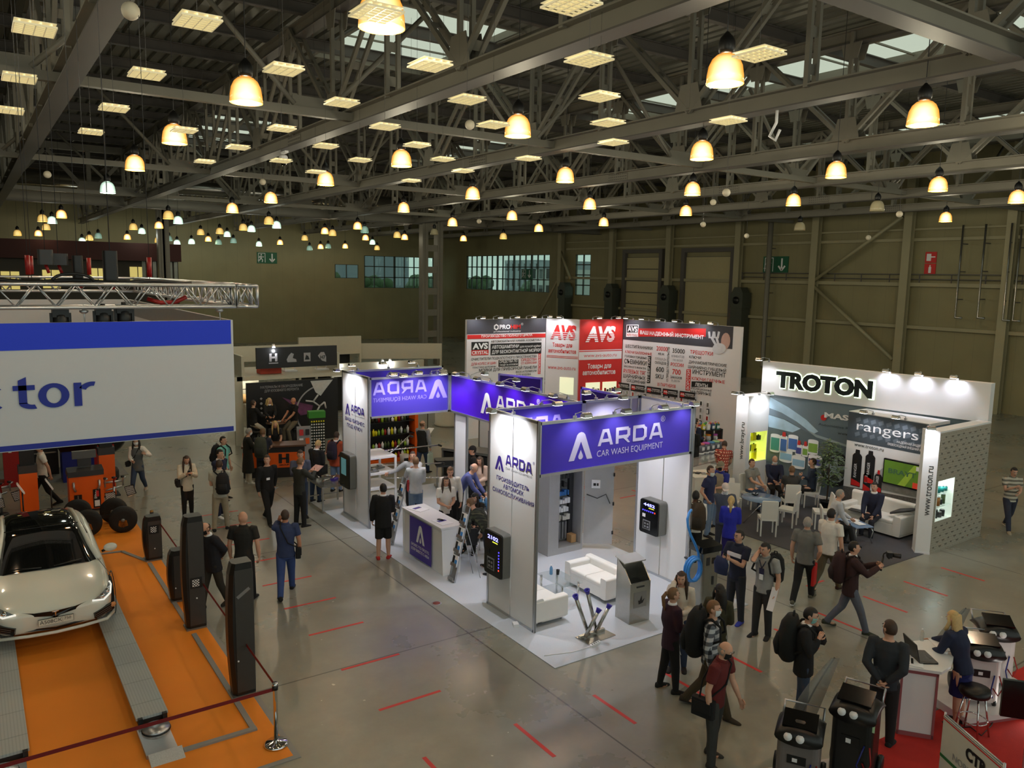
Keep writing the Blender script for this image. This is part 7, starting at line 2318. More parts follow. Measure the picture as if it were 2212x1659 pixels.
tag(MB().box((0,0,.004),(.3,.21,.006),PAPER).bx(-.08,.1,.02,.05,.007,.009,PRINTK).build('leaflet',None,(10.85,5.5,1.055),R(30)),'leaflet with black print at the near edge of the white rounded counter','leaflet')
tag(MB().box((0,0,.004),(.3,.4,.006),PAPER).build('paper_sheet',None,(11.75,5.55,1.055),R(-40)),'white paper sheet under the arms at the rounded counter','paper')
tag(MB().rbox((0,0,.018),(.06,.1,.034),.025,PRINTW).build('computer_mouse',None,(11.5,5.42,1.055),.4),'white computer mouse beside the laptop','mouse')
# refrigerant machines
MG = mat('machine_grey_plastic', (116, 108, 106), .4, var=.03)
MK = mat('machine_black_plastic', (26, 25, 25), .35, var=.04)
def ac_machine(loc, rz, label, body, hood, h=1.0):
 t = thing('service_machine', label, 'machine', loc, rz)
 MB().rbox((0, 0, h * .42), (.5, .52, h * .72), .08, body).build('body', t)
 rings = []
 for k in range(9):
  y = -.32 + .08 * k
  zt = h * .8 + .16 * math.sin(math.pi * min(1, (k + 1) / 8.5)) ** .6
  rings.append((V((0, y, (h * .74 + zt) / 2)), V((.28, 0, 0)), V((0, 0, (zt - h * .74) / 2 * 1.3))))
 MB().loft(rings, hood, 18).build('hood', t)
 MB().box((.0, -.12, h * .98), (.4, .3, .03), GLOSSBLACK, rx=.25).build('control_panel', t)
 for q in (-1, 1):
  MB().lathe([(.03,-.03),(.12,-.03),(.13,0),(.12,.03),(.03,.03)],BLACK,20,(q * .28,.2,.13),(1,0,0)).build('wheel',t)
  MB().lathe([(.03,-.02),(.05,-.02),(.05,.02),(.03,.02)],BLACK,12,(q * .2,-.22,.05),(1,0,0)).build('castor',t)
 MB().tube([(-.24,.28,h * .8),(-.24,.42,h * .92),(.24,.42,h * .92),(.24,.28,h * .8)],.016,ALU,8).build('handle',t)
 MB().lathe([(.03,-.02),(.05,0),(.05,.01)],PRINTW,12,(-.12,-.33,h * .84),(0,-1,.5)).lathe([(.03,-.02),(.05,0),(.05,.01)],PRINTW,12,(.02,-.33,h * .84),(0,-1,.5)).build('gauge',t)
 MB().tube([(.22,-.27,h * .5),(.26,-.34,h * .35),(.22,-.3,h * .2),(.15,-.28,h * .3)],.01,REDP,6).tube([(.16,-.27,h * .5),(.1,-.36,h * .3),(.15,-.3,h * .16)],.01,BLUEM,6).build('service_hose',t)
 MB().bx(-.12,.1,-.272,-.26,h * .45,h * .56,BLACK).bx(-.06,.0,-.276,-.272,h * .48,h * .53,PRINTW).build('port_plate',t)
 return t
PODM = mat('podium_white', (216, 208, 206), .5, var=.02)
tag(MB().bx(-.8,.8,-.6,.45,0,.13,PODM).bx(-.8,.8,-.605,-.6,0,.05,MAUVE).build('podium',None,(8.65,5.3,.0),R(-20)),'low white podium under the dark machines at the bottom edge','podium')
tag(MB().bx(-.75,1.0,-.55,.75,0,.13,PODM).bx(-.75,.9,-.555,-.55,0,.05,MAUVE).build('podium',None,(12.55,5.35,.0),R(-20)),'low white podium under the grey machines at the right edge','podium')
ac_machine((8.25, 5.5,.135),R(-60),'grey bodied service machine with black hood at the bottom edge',MG,MK,.95)
ac_machine((9.05,5.25,.135),R(-70),'large black service machine with bright green display next to the grey one',MK,MK,1.15)
tag(MB().bx(-.05,.0,-.01,.0,0,.09,mat('lime_label',(150,220,30),.5,var=0)).bx(.01,.06,-.01,.0,0,.09,mat('pale_green_label',(200,230,180),.5,var=0)).build('label_card',None,(8.905,4.99,.9),R(-70)),'pair of lime and pale green labels on the large black machine','label')
ac_machine((12.42,5.35,.135),R(-50),'light service machine with black hood behind the blond woman',PODM,MK,1.0)
ac_machine((13.22,5.5,.135),R(-50),'light service machine with black hood at the right picture edge',PODM,MK,1.05)
t = thing('tabletop_lamp', 'small glaring lamp on the red carpet at the right edge', 'lamp', (12.85,4.9,.012))
MB().lathe([(.05, 0), (.05, .02), (.015, .03), (.015, .12)], PRINTW, 12).build('base', t)
MB().lathe([(.03, 0), (.09, .12), (.085, .12), (.02, .01)],PRINTW,14,(0,0,.14),(-.5,-.7,-.2)).build('shade',t)
MB().ell((-.05, -.06, .12), .05, BULBM, 10, 8).build('bulb', t)
add_light('POINT', t, (-.1, -.15, .15), 9, (1, .97, .9), .05, name='small_lamp_bulb')
# acrylic swoosh banners
ACR = mat('clear_acrylic_sheet', (150, 146, 140), .1, var=.05, alpha=.45)
for x,y,h,lab in ((8.85,5.75,1.55,'tall clear acrylic swoosh between the two dark machines'),(12.5,5.85,1.35,'clear acrylic swoosh behind the blond woman')):
 t = thing('acrylic_banner', lab, 'banner', (x, y, .0), R(-35))
 vs, fs = [], []
 for k in range(15):
  z = h * k / 14
  c_ = -.25 + .5 * (k / 14) ** 1.8
  w_ = .16 * math.sin(math.pi * (k + 1.5) / 17) + .01
  for dy in (0, .012):
   vs += [(c_ - w_, dy, z), (c_ + w_, dy, z)]
 for k in range(14):
  a = 4 * k
  fs += [(a,a + 1,a + 5,a + 4),(a + 2,a + 6,a + 7,a + 3),(a,a + 4,a + 6,a + 2),(a + 1,a + 3,a + 7,a + 5)]
 MB().add(vs, fs, ACR, True).build('sheet', t)
 MB().tube([(-.25 + .5 * (k / 14) ** 1.8,.03,h * k / 14) for k in range(15)],.012,DARKGREY,6).build('spine',t)
 MB().bx(-.4, -.1, -.1, .12, 0, .03, DARKGREY).build('foot', t)
# slanted board with the three-letter mark
t = thing('notice_board','white slanted board with black three letter logo at the bottom right corner','sign',(9.52,4.42,0),math.atan2(-.9,-.5))
w_ = 1.02
MB().bx(0, w_, .0, .03, .1, 1.2, mat('board_white', (214, 210, 196), .5, var=.02)).build('panel', t)
MB().bx(0,w_,-.004,0,1.16,1.175,PRINTR).bx(0,w_,-.004,0,1.19,1.2,ALU).bx(0,w_,-.004,0,.68,.72,mat('stripe_green',(40,110,60),.5,var=0)).build('stripe',t)
MB().text('CTR',(.62,-.006,.93),.15,PRINTK,bold=.05,width=.36).text('NORD',(.4,-.006,.77),.08,PRINTG,width=.34).build('lettering',t)
MB().tube([(0,.02,0),(0,.02,1.24)],.014,ALU,8).tube([(w_,.02,0),(w_,.02,1.24)],.014,ALU,8).tube([(0,.02,1.21),(w_,.02,1.21)],.012,ALU,8).build('frame',t)
t = thing('bar_stool', 'chrome bar stool with black seat beside the blond woman', 'stool', (11.5, 4.95, .012))
MB().lathe([(.19, .62), (.21, .66), (.19, .72), (.01, .73)], BLACK, 22).build('seat', t)
for a in (45, 135, 225, 315):
 MB().tube([(.13 * math.cos(R(a)),.13 * math.sin(R(a)),.63),(.24 * math.cos(R(a)),.24 * math.sin(R(a)),0)],.013,CHROME,7).build('leg',t)
MB().tube([(.19 * math.cos(R(a)),.19 * math.sin(R(a)),.25) for a in range(0,361,30)],.009,CHROME,6).build('foot_ring',t)
t = thing('info_screen', 'dark framed monitor at the very right bottom edge', 'monitor', (10.9,4.0,.9),R(-50))
MB().bx(-.35, .35, 0, .05, 0, .5, GLOSSBLACK).build('housing', t)
MB().bx(-.03, .03, .01, .04, -.9, 0, ALU).bx(-.2, .2, -.12, .16, -.9, -.88, ALU).build('stand', t)
tag(MB().tube([(11.1,5.0,.02),(11.4,5.2,.02),(11.7,5.05,.02),(11.6,4.85,.02),(12.0,4.9,.02),(12.4,5.0,.02),(12.7,4.95,.02)],.008,BLACK,6).build('power_cable'),'black power cable looping over the red carpet','cable')
# ------------------------------------------------------------------ people
import numpy as np
CL = {}
def cloth(r, g, b):
 k = 'cloth_%d_%d_%d' % (r, g, b)
 return mat(k, (r, g, b), .88, var=.07, scale=14)
HAIRC = {'k': mat('hair_black',(26,21,18),.6,var=.15,scale=40),'b': mat('hair_brown',(62,44,32),.6,var=.15,scale=40),'l': mat('hair_light_brown',(112,82,54),.6,var=.15,scale=40),'y': mat('hair_blond',(196,166,112),.6,var=.12,scale=40),'g': mat('hair_grey',(150,146,140),.6,var=.12,scale=40)}
LIP = mat('lips', (150, 84, 76), .5, var=0)
EYE = mat('eye_dark', (24, 20, 18), .3, var=0)
PEND = []
ARM = {'d': (.15,.03,-.335),'w': (.145,.13,-.30),'v': (.15,-.10,-.31),'p': (.065,.05,.115),'f': (.035,.15,-.2),'h': (.045,.19,-.09),'c': (.01,.10,.075),'b': (.03,-.10,-.27),'k': (.125,.035,-.285),'x': (-.07,.13,-.13),'t': (.06,.24,-.19),'l': (.07,.22,-.27),'r': (.08,.32,-.13),'s': (.085,.1,-.05),'o': (.33,.14,-.13),'e': (.19,.14,-.08),'g': (.05,.24,-.06)}
LEGS = {'stand': ((3,3,4),(-2,2,4)),'walk': ((24,6,2),(-16,22,2)),'step': ((14,4,3),(-12,12,3)),'sit': ((84,88,6),(80,78,7)),'sitk': ((84,70,8),(84,96,4)),'perch': ((55,60,8),(50,62,8)),'bend': ((18,8,9),(-10,4,9)),'wide': ((6,4,9),(-6,3,9))}
def person(label,x,y,fa,h,top,bot,hair,pose='stand',arms='dd',shoe=(24,22,22),mask=None,lean=0,nod=0,turn=0,skin=None,fem=False,over=None,fat=1.0,z0=0.0,seat=.46,group=None,glasses=False,hat=None):
 skin = skin or SKIN
 v = V((x, y)).normalized()
 f = -v * math.cos(R(fa)) + V((v.y, -v.x)) * math.sin(R(fa))
 rz = math.atan2(-f.x, f.y)
 root = thing('person', label, 'person', (x, y, z0), rz, group)
 w = .89 if fem else 1.0
 dist = math.hypot(x, y)
 vox = .0105 if dist < 11.5 else (.014 if dist < 18 else .02)
 L = R(lean)
 up, fw = V((0, math.sin(L), math.cos(L))), V((0, math.cos(L), -math.sin(L)))
 lg = LEGS[pose]
 # legs from the hips; the pelvis is set so that the lower ankle stands on the floor
 ank = []
 for (t, k, s) in lg:
  a, b = R(t), R(t - k)
  ank.append(-.245 * math.cos(a) - .235 * math.cos(b))
 hz = seat / h + .045 if pose in ('sit', 'sitk') else .042 - min(ank) + .0
 P = V((0, 0, hz)) * h
 if pose in ('sit', 'sitk'):
  ysh = -.1
  P += V((0, ysh * h, 0))
 Sc = P + up * (.312 * h)
 N = P + up * (.335 * h)
 hp = R(lean * .55 + nod)
 hu = V((0, math.sin(hp), math.cos(hp)))
 Hc = N + hu * (.092 * h)
 Q = Matrix.Rotation(R(turn), 3, 'Z') @ Matrix.Rotation(-hp, 3, 'X')
 legs = []
 for sd, (t, k, s) in zip((1, -1), lg):
  hip = P + V((sd * .05 * w, 0, -.012)) * h
  a, b, c = R(t), R(t - k), R(s)
  kn = hip + V((sd * math.sin(c) * .5, math.sin(a), -math.cos(a))) * (.245 * h)
  an = kn + V((sd * math.sin(c) * .4, math.sin(b), -math.cos(b))) * (.235 * h)
  legs.append((sd, hip, kn, an))
 arml = []
 for sd, key in zip((1, -1), arms):
  S = Sc + V((sd * .112 * w, 0, -.012 * h / h)) * h
  tx, ty, tz = ARM[key]
  W = Sc + V((sd * tx * h, 0, 0)) + fw * (ty * h) + up * (tz * h)
  if key in 'dvw' and lean > 12:
   W = S + V((sd * .04, .02, -.3)) * h
  if key == 'p' or key == 'c':
   W = Hc + Q @ V((sd * (.062 if key == 'p' else .015),(.03 if key == 'p' else .075),(-.035 if key == 'p' else -.075))) * h
  l1, l2 = .172 * h, .15 * h
  d = W - S
  D = min(d.length, (l1 + l2) * .985)
  d.normalize()
  W = S + d * D
  ca = (l1 * l1 + D * D - l2 * l2) / (2 * l1 * D)
  ca = max(-1, min(1, ca))
  pole = V((sd * .4, .25, -1)) if key in 'pc' else V((sd * .5, -.6, -.65))
  pn = (pole - d * pole.dot(d)).normalized()
  E = S + d * (l1 * ca) + pn * (l1 * math.sqrt(1 - ca * ca))
  arml.append((sd, S, E, W))
 # ---- the body, one skin
 B = MB()
 r = lambda *a: [q * h for q in a]
 def ringl(lv, k=1.0, dz=0.0):
  out = []
  for t, a, b in lv:
   c = P + up * ((.335 * t + dz) * h) + fw * (-.006 * h)
   out.append((c, V((a * w * k * h, 0, 0)), fw * (b * k * fat * h)))
  return out
 B.loft(ringl(((-.12,.05,.045),(0,.082,.055),(.35,.07,.048),(.65,.085,.055),(.88,.088,.048),(1.0,.045,.038))),skin)
 B.tube([N - up * (.03 * h), Hc - hu * (.02 * h)], r(.034 * w + .002, .03), skin, 10)
 B.ell(Hc, tuple(q * h for q in (.0435, .055, .064)), skin, 18, 12, Q)
 B.ell(Hc + Q @ V((0, .014, -.03)) * h, tuple(q * h for q in (.034, .04, .041)), skin, 14, 10, Q)
 B.ell(Hc + Q @ V((0, .056, -.008)) * h, tuple(q * h for q in (.0085, .014, .017)), skin, 8, 6, Q)
 for sd in (-1, 1):
  B.ell(Hc + Q @ V((sd * .0445, -.004, -.004)) * h, tuple(q * h for q in (.007, .012, .018)),skin,8,6,Q)
 for sd, S, E, W in arml:
  B.tube([S - V((sd * .03 * h,0,0)),S,(S + E) / 2,E,(E + W) / 2,W],r(.034,.034,.029,.0245,.025,.0165),skin,9)
 for sd, hip, kn, an in legs:
  B.tube([hip,(hip + kn) / 2,kn,kn * .62 + an * .38,an,an - V((0,0,.02 * h))],r(.054,.05,.034,.034,.021,.022),skin,9)
  B.ell(an + V((0, .035 * h, -.024 * h)), tuple(q * h for q in (.022, .06, .017)), skin, 10, 6)
 X = MB()
 hands = []
 for sd, S, E, W in arml:
  d = (W - E).normalized()
  n = (V((-sd * .9, .1, 0)) - d * V((-sd * .9, .1,0)).dot(d)).normalized()      # palm looks at the body
  ww = d.cross(n).normalized()
  pc = W + d * (.026 * h)
  Mq = Matrix((ww, n, d)).transposed()
  B.ell(pc, tuple(q * h for q in (.022, .011, .032)), skin, 10, 8, Mq)
  hands.append(W + d * (.055 * h) + n * (.015 * h))
  nf = 6
  for k in range(4):
   ln = (.036, .044, .041, .031)[k] * h
   bs = W + d * (.047 * h) + ww * ((-.0155 + .0103 * k) * h)
   d2 = (d + n * (.35 + .08 * k)).normalized(); d3 = (d * .35 + n).normalized()
   m1 = bs + d2 * ln * .6
   X.tube([bs - d * (.012 * h), bs, m1, m1 + d3 * ln * .5], r(.0052, .0052, .0048, .0038), skin, nf)
  tb = W + d * (.014 * h) - ww * (.018 * h)
  t1 = tb + (d * .7 - ww * .6 + n * .4).normalized() * (.026 * h)
  X.tube([tb, t1, t1 + (d + n * .5).normalized() * (.02 * h)], r(.0065, .0058, .0045), skin, nf)
 for sd in (-1, 1):
  X.ell(Hc + Q @ V((sd * .0175, .0505, .004)) * h,tuple(q * h for q in (.0065,.0045,.004)),PRINTW,8,5,Q)
  X.ell(Hc + Q @ V((sd * .0175, .0535, .004)) * h, .0032 * h, EYE, 6, 4)
  X.bar(Hc + Q @ V((sd * .008,.0555,.015)) * h,Hc + Q @ V((sd * .028,.0495,.016)) * h,.004 * h,.0045 * h,HAIRC[hair[1]])
 X.bar(Hc + Q @ V((-.014, .0545, -.037)) * h, Hc + Q @ V((.014, .0545, -.037)) * h, .006 * h, .006 * h,LIP)
 if glasses:
  for sd in (-1, 1):
   X.tube([Hc + Q @ V((sd * (.017 + .013 * math.cos(R(a))),.06,.004 + .011 * math.sin(R(a)))) * h for a in range(0,361,45)],.0015 * h,EYE,4)
 body = B.build('body', root)
 PEND.append((body, vox, X))
 # ---- clothes
 def grow(b, nm):
  o = b.build(nm, root)
  PEND.append((o, vox * 1.15, None))
  return o
 kind, tm = top
 T = MB()
 lv = [(0,.100,.072),(.3,.092 if not fem else .084,.066),(.62,.104,.074 + (.01 if fem else 0)),(.82,.110,.066),(.94,.08,.052),(1.0,.046,.043)]
 hem = {'tee': -.12, 'long': -.12, 'jacket': -.26, 'coat': -.95, 'vest': -.2, 'dress': -.5}[kind]
 if pose in ('sit', 'sitk'):
  hem = max(hem, -.12)
 k = {'jacket': 1.1, 'coat': 1.16, 'vest': 1.06}.get(kind, 1.0)
 low = []
 if hem < -.5:
  low = [(hem, .118, .095), (hem * .5, .112, .088)]
 else:
  low = [(hem, .104, .076)]
 T.loft(ringl(low + lv, k), tm)
 sl = {'tee': .62, 'dress': .55}.get(kind, 2.0)
 if kind != 'vest':
  for sd, S, E, W in arml:
   kk = k
   if sl < 1:
    T.tube([S - V((sd * .035 * h,0,0)),S,S + (E - S) * sl],r(.045 * kk,.047 * kk,.042 * kk),tm,10)
   else:
    T.tube([S - V((sd * .035 * h,0,0)),S,(S + E) / 2,E,(E + W) / 2,W + (W - E).normalized() * .004 * h],r(.045 * kk,.046 * kk,.04 * kk,.036 * kk,.033 * kk,.026 * kk),tm,10)
 grow(T, 'jacket' if kind in ('jacket', 'coat', 'vest') else ('dress' if kind == 'dress' else 'shirt'))
 if over:
  O = MB()
  O.loft(ringl([(-.3 if pose not in ('sit','sitk') else -.1,.112,.086)] + [(a_,b_ * 1.1,c_ * 1.16) for a_,b_,c_ in lv[:5]]),over)
  grow(O, 'waistcoat')
 if kind in ('tee', 'long') and kind == 'tee' or kind == 'jacket':
  MB().loft([(N + up * (-.012 * h) + fw * (-.004 * h),V((.05 * w * h,0,0)),fw * (.047 * h)),(N + up * (.018 * h) + fw * (-.004 * h),V((.041 * h,0,0)),fw * (.04 * h))],PRINTW if kind == 'jacket' else tm,14).build('collar',root)
 bk, bm = bot
 if bk != 'none':
  U = MB()
  U.loft(ringl([(-.17, .084, .066), (-.05, .095, .07), (.06, .094, .068)], 1.02), bm)
  for sd, hip, kn, an in legs:
   if bk == 'trousers':
    U.tube([hip + V((0,0,.02 * h)),hip,(hip + kn) / 2,kn,(kn + an) / 2,an + V((0,0,-.008 * h))],r(.056,.058,.052,.044,.038,.034 if not fem else .029),bm,10)
   elif bk == 'shorts':
    U.tube([hip + V((0,0,.02 * h)),hip,(hip + kn) / 2,kn * .95 + hip * .05],r(.056,.06,.058,.052),bm,10)
  if bk == 'skirt':
   kn = (legs[0][2] + legs[1][2]) / 2
   U.loft([(P + V((0,0,-.02 * h)),V((.095 * h,0,0)),V((0,.07 * h,0))),(P * .5 + kn * .5,V((.1 * h,0,0)),V((0,.08 * h,0))),(kn + V((0,0,.02 * h)),V((.098 * h,0,0)),V((0,.085 * h,0)))],bm)
  grow(U, {'trousers': 'trousers', 'shorts': 'shorts', 'skirt': 'skirt'}[bk])
 shm = cloth(*shoe)
 for sd, hip, kn, an in legs:
  dz = an.z - .042 * h
  th = math.asin(max(0, min(.85, dz / (.12 * h)))) if dz > .006 * h else 0
  fd = V((sd * .18, math.cos(th), -math.sin(th))).normalized()
  sx = fd.cross(V((0, 0, 1))).normalized()
  n_ = sx.cross(fd)
  o = an - n_ * (.042 * h)
  S_ = MB()
  S_.loft([(o - fd * (.043 * h) + n_ * (.022 * h),sx * (.012 * h),n_ * (.014 * h)),(o - fd * (.034 * h) + n_ * (.028 * h),sx * (.024 * h),n_ * (.028 * h)),(o + n_ * (.03 * h),sx * (.025 * h),n_ * (.03 * h)),(o + fd * (.05 * h) + n_ * (.021 * h),sx * (.028 * h),n_ * (.02 * h)),(o + fd * (.095 * h) + n_ * (.014 * h),sx * (.024 * h),n_ * (.0135 * h)),(o + fd * (.113 * h) + n_ * (.012 * h),sx * (.01 * h),n_ * (.009 * h))],shm,12)
  s_ = S_.build('shoe', root)
  if sum(shoe) > 200 or dist < 12:
   MB().loft([(o - fd * (.044 * h) + n_ * (.005 * h),sx * (.018 * h),n_ * (.005 * h)),(o + fd * (.04 * h) + n_ * (.005 * h),sx * (.029 * h),n_ * (.005 * h)),(o + fd * (.114 * h) + n_ * (.005 * h),sx * (.014 * h),n_ * (.004 * h))],PRINTW if sum(shoe) > 200 else DARKGREY,10).build('sole',s_)
 # ---- hair, hat, mask
 hk, hc = hair
 hm = HAIRC[hc]
 if hk != 'none':
  HB = MB()
  rr_ = tuple(q * h for q in (.0466, .0588, .0676))
  c_ = Hc + Q @ V((0, -.003, .003)) * h
  if hk == 'bald':
   HB.ell(c_ - Q @ V((0,.002,0)) * h,tuple(q * .985 for q in rr_),hm,20,14,Q,lambda q: q[1] < .25 and -.55 < q[2] < .12 and abs(q[0]) > .0)
  else:
   HB.ell(c_,rr_,hm,22,16,Q,lambda q: q[2] > .52 or (q[1] < .12 and q[2] > -.5) or (q[1] < .35 and q[2] > .05))
  if hk in ('long', 'bob'):
   ln = .2 if hk == 'long' else .11
   bk_ = lambda z_, y_: Hc + Q @ V((0, y_, 0)) * h + V((0, 0, z_ * h))
   HB.loft([(bk_(.03,-.03),V((.046 * h,0,0)),V((0,.032 * h,0))),(bk_(-.03,-.034),V((.055 * h,0,0)),V((0,.034 * h,0))),(bk_(-.09,-.045),V((.06 * h,0,0)),V((0,.03 * h,0))),(bk_(-ln,-.06),V((.05 * h,0,0)),V((0,.024 * h,0))),(bk_(-ln - .04,-.062),V((.025 * h,0,0)),V((0,.012 * h,0)))],hm,14)
   for sd in (-1, 1):
    HB.tube([Hc + Q @ V((sd * .04,.012,.03)) * h,Hc + Q @ V((sd * .05,.012,-.03)) * h,Hc + V((sd * .055,.02,-.09)) * h,Hc + V((sd * .06,.03,-ln)) * h],r(.012,.016,.017,.009),hm,8)
  if hk in ('pony', 'bun'):
   HB.ell(Hc + Q @ V((0, -.07, .015)) * h, .02 * h, hm, 10, 8)
   if hk == 'pony':
    HB.tube([Hc + Q @ V((0,-.075,.015)) * h,Hc + Q @ V((0,-.1,-.02)) * h,Hc + V((0,-.09,-.1)) * h,Hc + V((0,-.075,-.15)) * h],r(.016,.02,.017,.006),hm,8)
  HB.build('hair', root)
 if hat:
  hm_ = cloth(*hat)
  HB = MB().ell(Hc + Q @ V((0,-.002,.012)) * h,tuple(q * h for q in (.051,.062,.064)),hm_,20,14,Q,lambda q: q[2] > .0)
  HB.loft([(Hc + Q @ V((0,.03,.016)) * h,Q @ V((.042 * h,0,0)),Q @ V((0,0,.004 * h))),(Hc + Q @ V((0,.075,.01)) * h,Q @ V((.038 * h,0,0)),Q @ V((0,0,.004 * h))),(Hc + Q @ V((0,.1,.004)) * h,Q @ V((.02 * h,0,0)),Q @ V((0,0,.003 * h)))],hm_,12)
  HB.build('hat', root)
 if mask:
  zc = -.045 if mask[3:] else 0.0
  MB().ell(Hc + Q @ V((0,.008,-.016 + zc * .5)) * h,tuple(q * h for q in (.043,.0545,.058)),cloth(*mask[:3]),20,14,Q,lambda q: q[1] > .2 and -.86 < q[2] < .12).build('face_mask',root)
 return dict(root=root,P=P,up=up,fw=fw,Sc=Sc,Hc=Hc,h=h,hands=hands,rz=rz,loc=(x,y,z0),arms=arml,Q=Q,legs=legs)

def world_of(p, q):
 return Matrix.Translation(p['loc']) @ Matrix.Rotation(p['rz'], 4, 'Z') @ V(q)
def seat_under(p, label):
 q = world_of(p, p['P'])
 meeting_chair((q.x, q.y, .012), p['rz'] + math.pi, label)
def backpack(p, label, col, side=0.0, low=0.0, strap=True, size=1.0):
 h, up, fw = p['h'], p['up'], p['fw']
 m, m2 = cloth(*col), cloth(*[int(c * .6 + 8) for c in col])
 t = thing('backpack', label, 'backpack', p['loc'], p['rz'])
 c = p['P'] + up * ((.2 - low) * h) - fw * (.135 * h) + V((side * h, 0, 0))
 M = Matrix.Translation(c) @ Matrix.Rotation(-math.asin(up.y), 4, 'X')
 b = MB(M); s = h * size
 b.loft([(V((0,0,-.145)) * s,V((.07,0,0)) * s,V((0,.045,0)) * s),(V((0,0,-.12)) * s,V((.088,0,0)) * s,V((0,.064,0)) * s),(V((0,-.004,0)) * s,V((.092,0,0)) * s,V((0,.07,0)) * s),(V((0,.004,.1)) * s,V((.082,0,0)) * s,V((0,.058,0)) * s),(V((0,.012,.15)) * s,V((.05,0,0)) * s,V((0,.035,0)) * s)],m,16)
 b.build('body', t)
 b = MB(M).loft([(V((0,-.06,-.11)) * s,V((.06,0,0)) * s,V((0,.025,0)) * s),(V((0,-.068,-.05)) * s,V((.065,0,0)) * s,V((0,.03,0)) * s),(V((0,-.06,.01)) * s,V((.055,0,0)) * s,V((0,.02,0)) * s)],m2,12)
 b.build('pocket', t)
 MB(M).tube([V((-.02,.02,.14)) * s,V((-.015,.02,.175)) * s,V((.015,.02,.175)) * s,V((.02,.02,.14)) * s],.006 * s,m2,6).build('handle',t)
 if strap:
  for sd in (-1, 1):
   S = p['Sc'] + V((sd * .07 * h, 0, 0))
   MB().tube([c + up * (.1 * h) + V((sd * .05 * h,.05 * h,0)),S - fw * (.05 * h) + up * (.03 * h),S + up * (.045 * h),S + fw * (.075 * h) - up * (.01 * h),S + fw * (.085 * h) - up * (.11 * h) + V((sd * .03 * h,0,0)),c - up * (.1 * h) + V((sd * .09 * h,.06 * h,0))],.011 * h,m2,6).build('strap',t)
 return t
def held(name, label, cat, p, hand, mb, dz=0.0, rz=0.0):
 w_ = world_of(p, p['hands'][hand] + V((0, 0, dz)))
 return tag(mb.build(name, None, tuple(w_), p['rz'] + rz), label, cat)
def phone(p, hand, label):
 return held('smartphone', label, 'phone', p, hand, MB().rbox((0,.01,.0),(.07,.01,.14),.01,GLOSSBLACK,'y'))
def sheet(p, hand, label, w=.21, hh=.3, m=None, tilt=.5, rz=0.0):
 return held('leaflet', label, 'leaflet', p,hand,MB().box((0,.06,.02),(w,hh,.004),m or PAPER,rx=tilt),0,rz)
def carried_bag(p, hand, label, m, w=.3, hh=.36, d=.08, drop=.16, name='bag', cat='bag'):
 wpt = world_of(p, p['hands'][hand])
 t = thing(name, label, cat, tuple(wpt), p['rz'])
 MB().rbox((0, 0, -drop - hh / 2), (d, w, hh), .02, m).build('body', t)
 for x in (-d / 2, d / 2):
  MB().tube([(x,-w * .25,-drop),(x * .3,-w * .1,-.02),(x * .3,w * .1,-.02),(x,w * .25,-drop)],.007,m,6).build('handle',t)
 return t
def shoulder_bag(p, label, col, side=1, w=.24, hh=.18, low=-.02, y=0.0, cat='bag'):
 h = p['h']; m = cloth(*col)
 t = thing('shoulder_bag', label, cat, p['loc'], p['rz'])
 c = p['P'] + V((side * .135 * h, y * h, low * h))
 MB(Matrix.Translation(c)).rbox((0,0,0),(.1,w,hh),.03,m).rbox((side * .05,0,.02),(.03,w * .8,hh * .6),.02,m).build('body',t)
 S = p['Sc'] + V((-side * .05 * h, 0, 0))
 MB().tube([c + V((0,.06,hh / 2)),p['P'] + V((side * .03,.09 * h,.16 * h)),S + p['fw'] * (.06 * h),S + p['up'] * (.045 * h),S - p['fw'] * (.075 * h),p['P'] + V((side * .05,-.1 * h,.14 * h)),c + V((0,-.06,hh / 2))],.012,m,6).build('strap',t)
 return t
BK = cloth(22,21,22); NV = cloth(30,36,62); DJ = cloth(52,66,92); LJ = cloth(110,132,162); WT = cloth(222,218,210); GY = cloth(140,140,136); OL = cloth(52,50,36); BG = cloth(150,138,116); DG = cloth(58,58,60)
TR = lambda m: ('trousers', m)
# left of the picture
p = person('woman in a grey waistcoat and white sleeves with a face mask, at the far aisle',3.8,24.4,-20,1.66,('long',WT),TR(DJ),('long','k'),'walk','fe',(180,160,140),(236,236,236),0,8,fem=True,over=cloth(92,94,96))
shoulder_bag(p, 'small black bag at the hip of the woman in the grey waistcoat', (20, 20,22),1,.2,.14,.04,.05)
person('man in a white T-shirt walking left behind the orange lift column',1.42,24.3,-85,1.76,('tee',WT),TR(BK),('short','k'),'walk','dv')
p = person('woman in a cream jacket reading her phone in the aisle',4.47,21.3,10,1.64,('jacket',cloth(214,202,182)),TR(BK),('long','b'),'stand','hh',(206,206,180),nod=22,fem=True)
phone(p, 0, 'phone in the hands of the woman in the cream jacket')
shoulder_bag(p, 'black handbag on the shoulder of the woman in the cream jacket', (34, 26, 26), 1,.26,.18,.05)
p = person('man in a turquoise T-shirt with a backpack, looking right',5.72,22.5,60,1.78,('tee',cloth(120,196,186)),TR(DJ),('short','k'),'stand','wd',turn=-10)
backpack(p, 'black backpack of the man in the turquoise T-shirt', (26, 28, 32))
person('man in a navy jacket holding his chin',5.2,20.9,50,1.78,('jacket',NV),TR(NV),('short','k'),'stand','cx',(230,230,230),nod=8)
p = person('man in a pale grey T-shirt seen from behind with a black backpack on one shoulder',4.92,19.8,175,1.76,('tee',cloth(168,166,152)),TR(BG),('short','b'),'wide','ff',turn=-5)
backpack(p, 'black backpack of the man in pale grey seen from behind', (20, 22, 26), .05, .02)
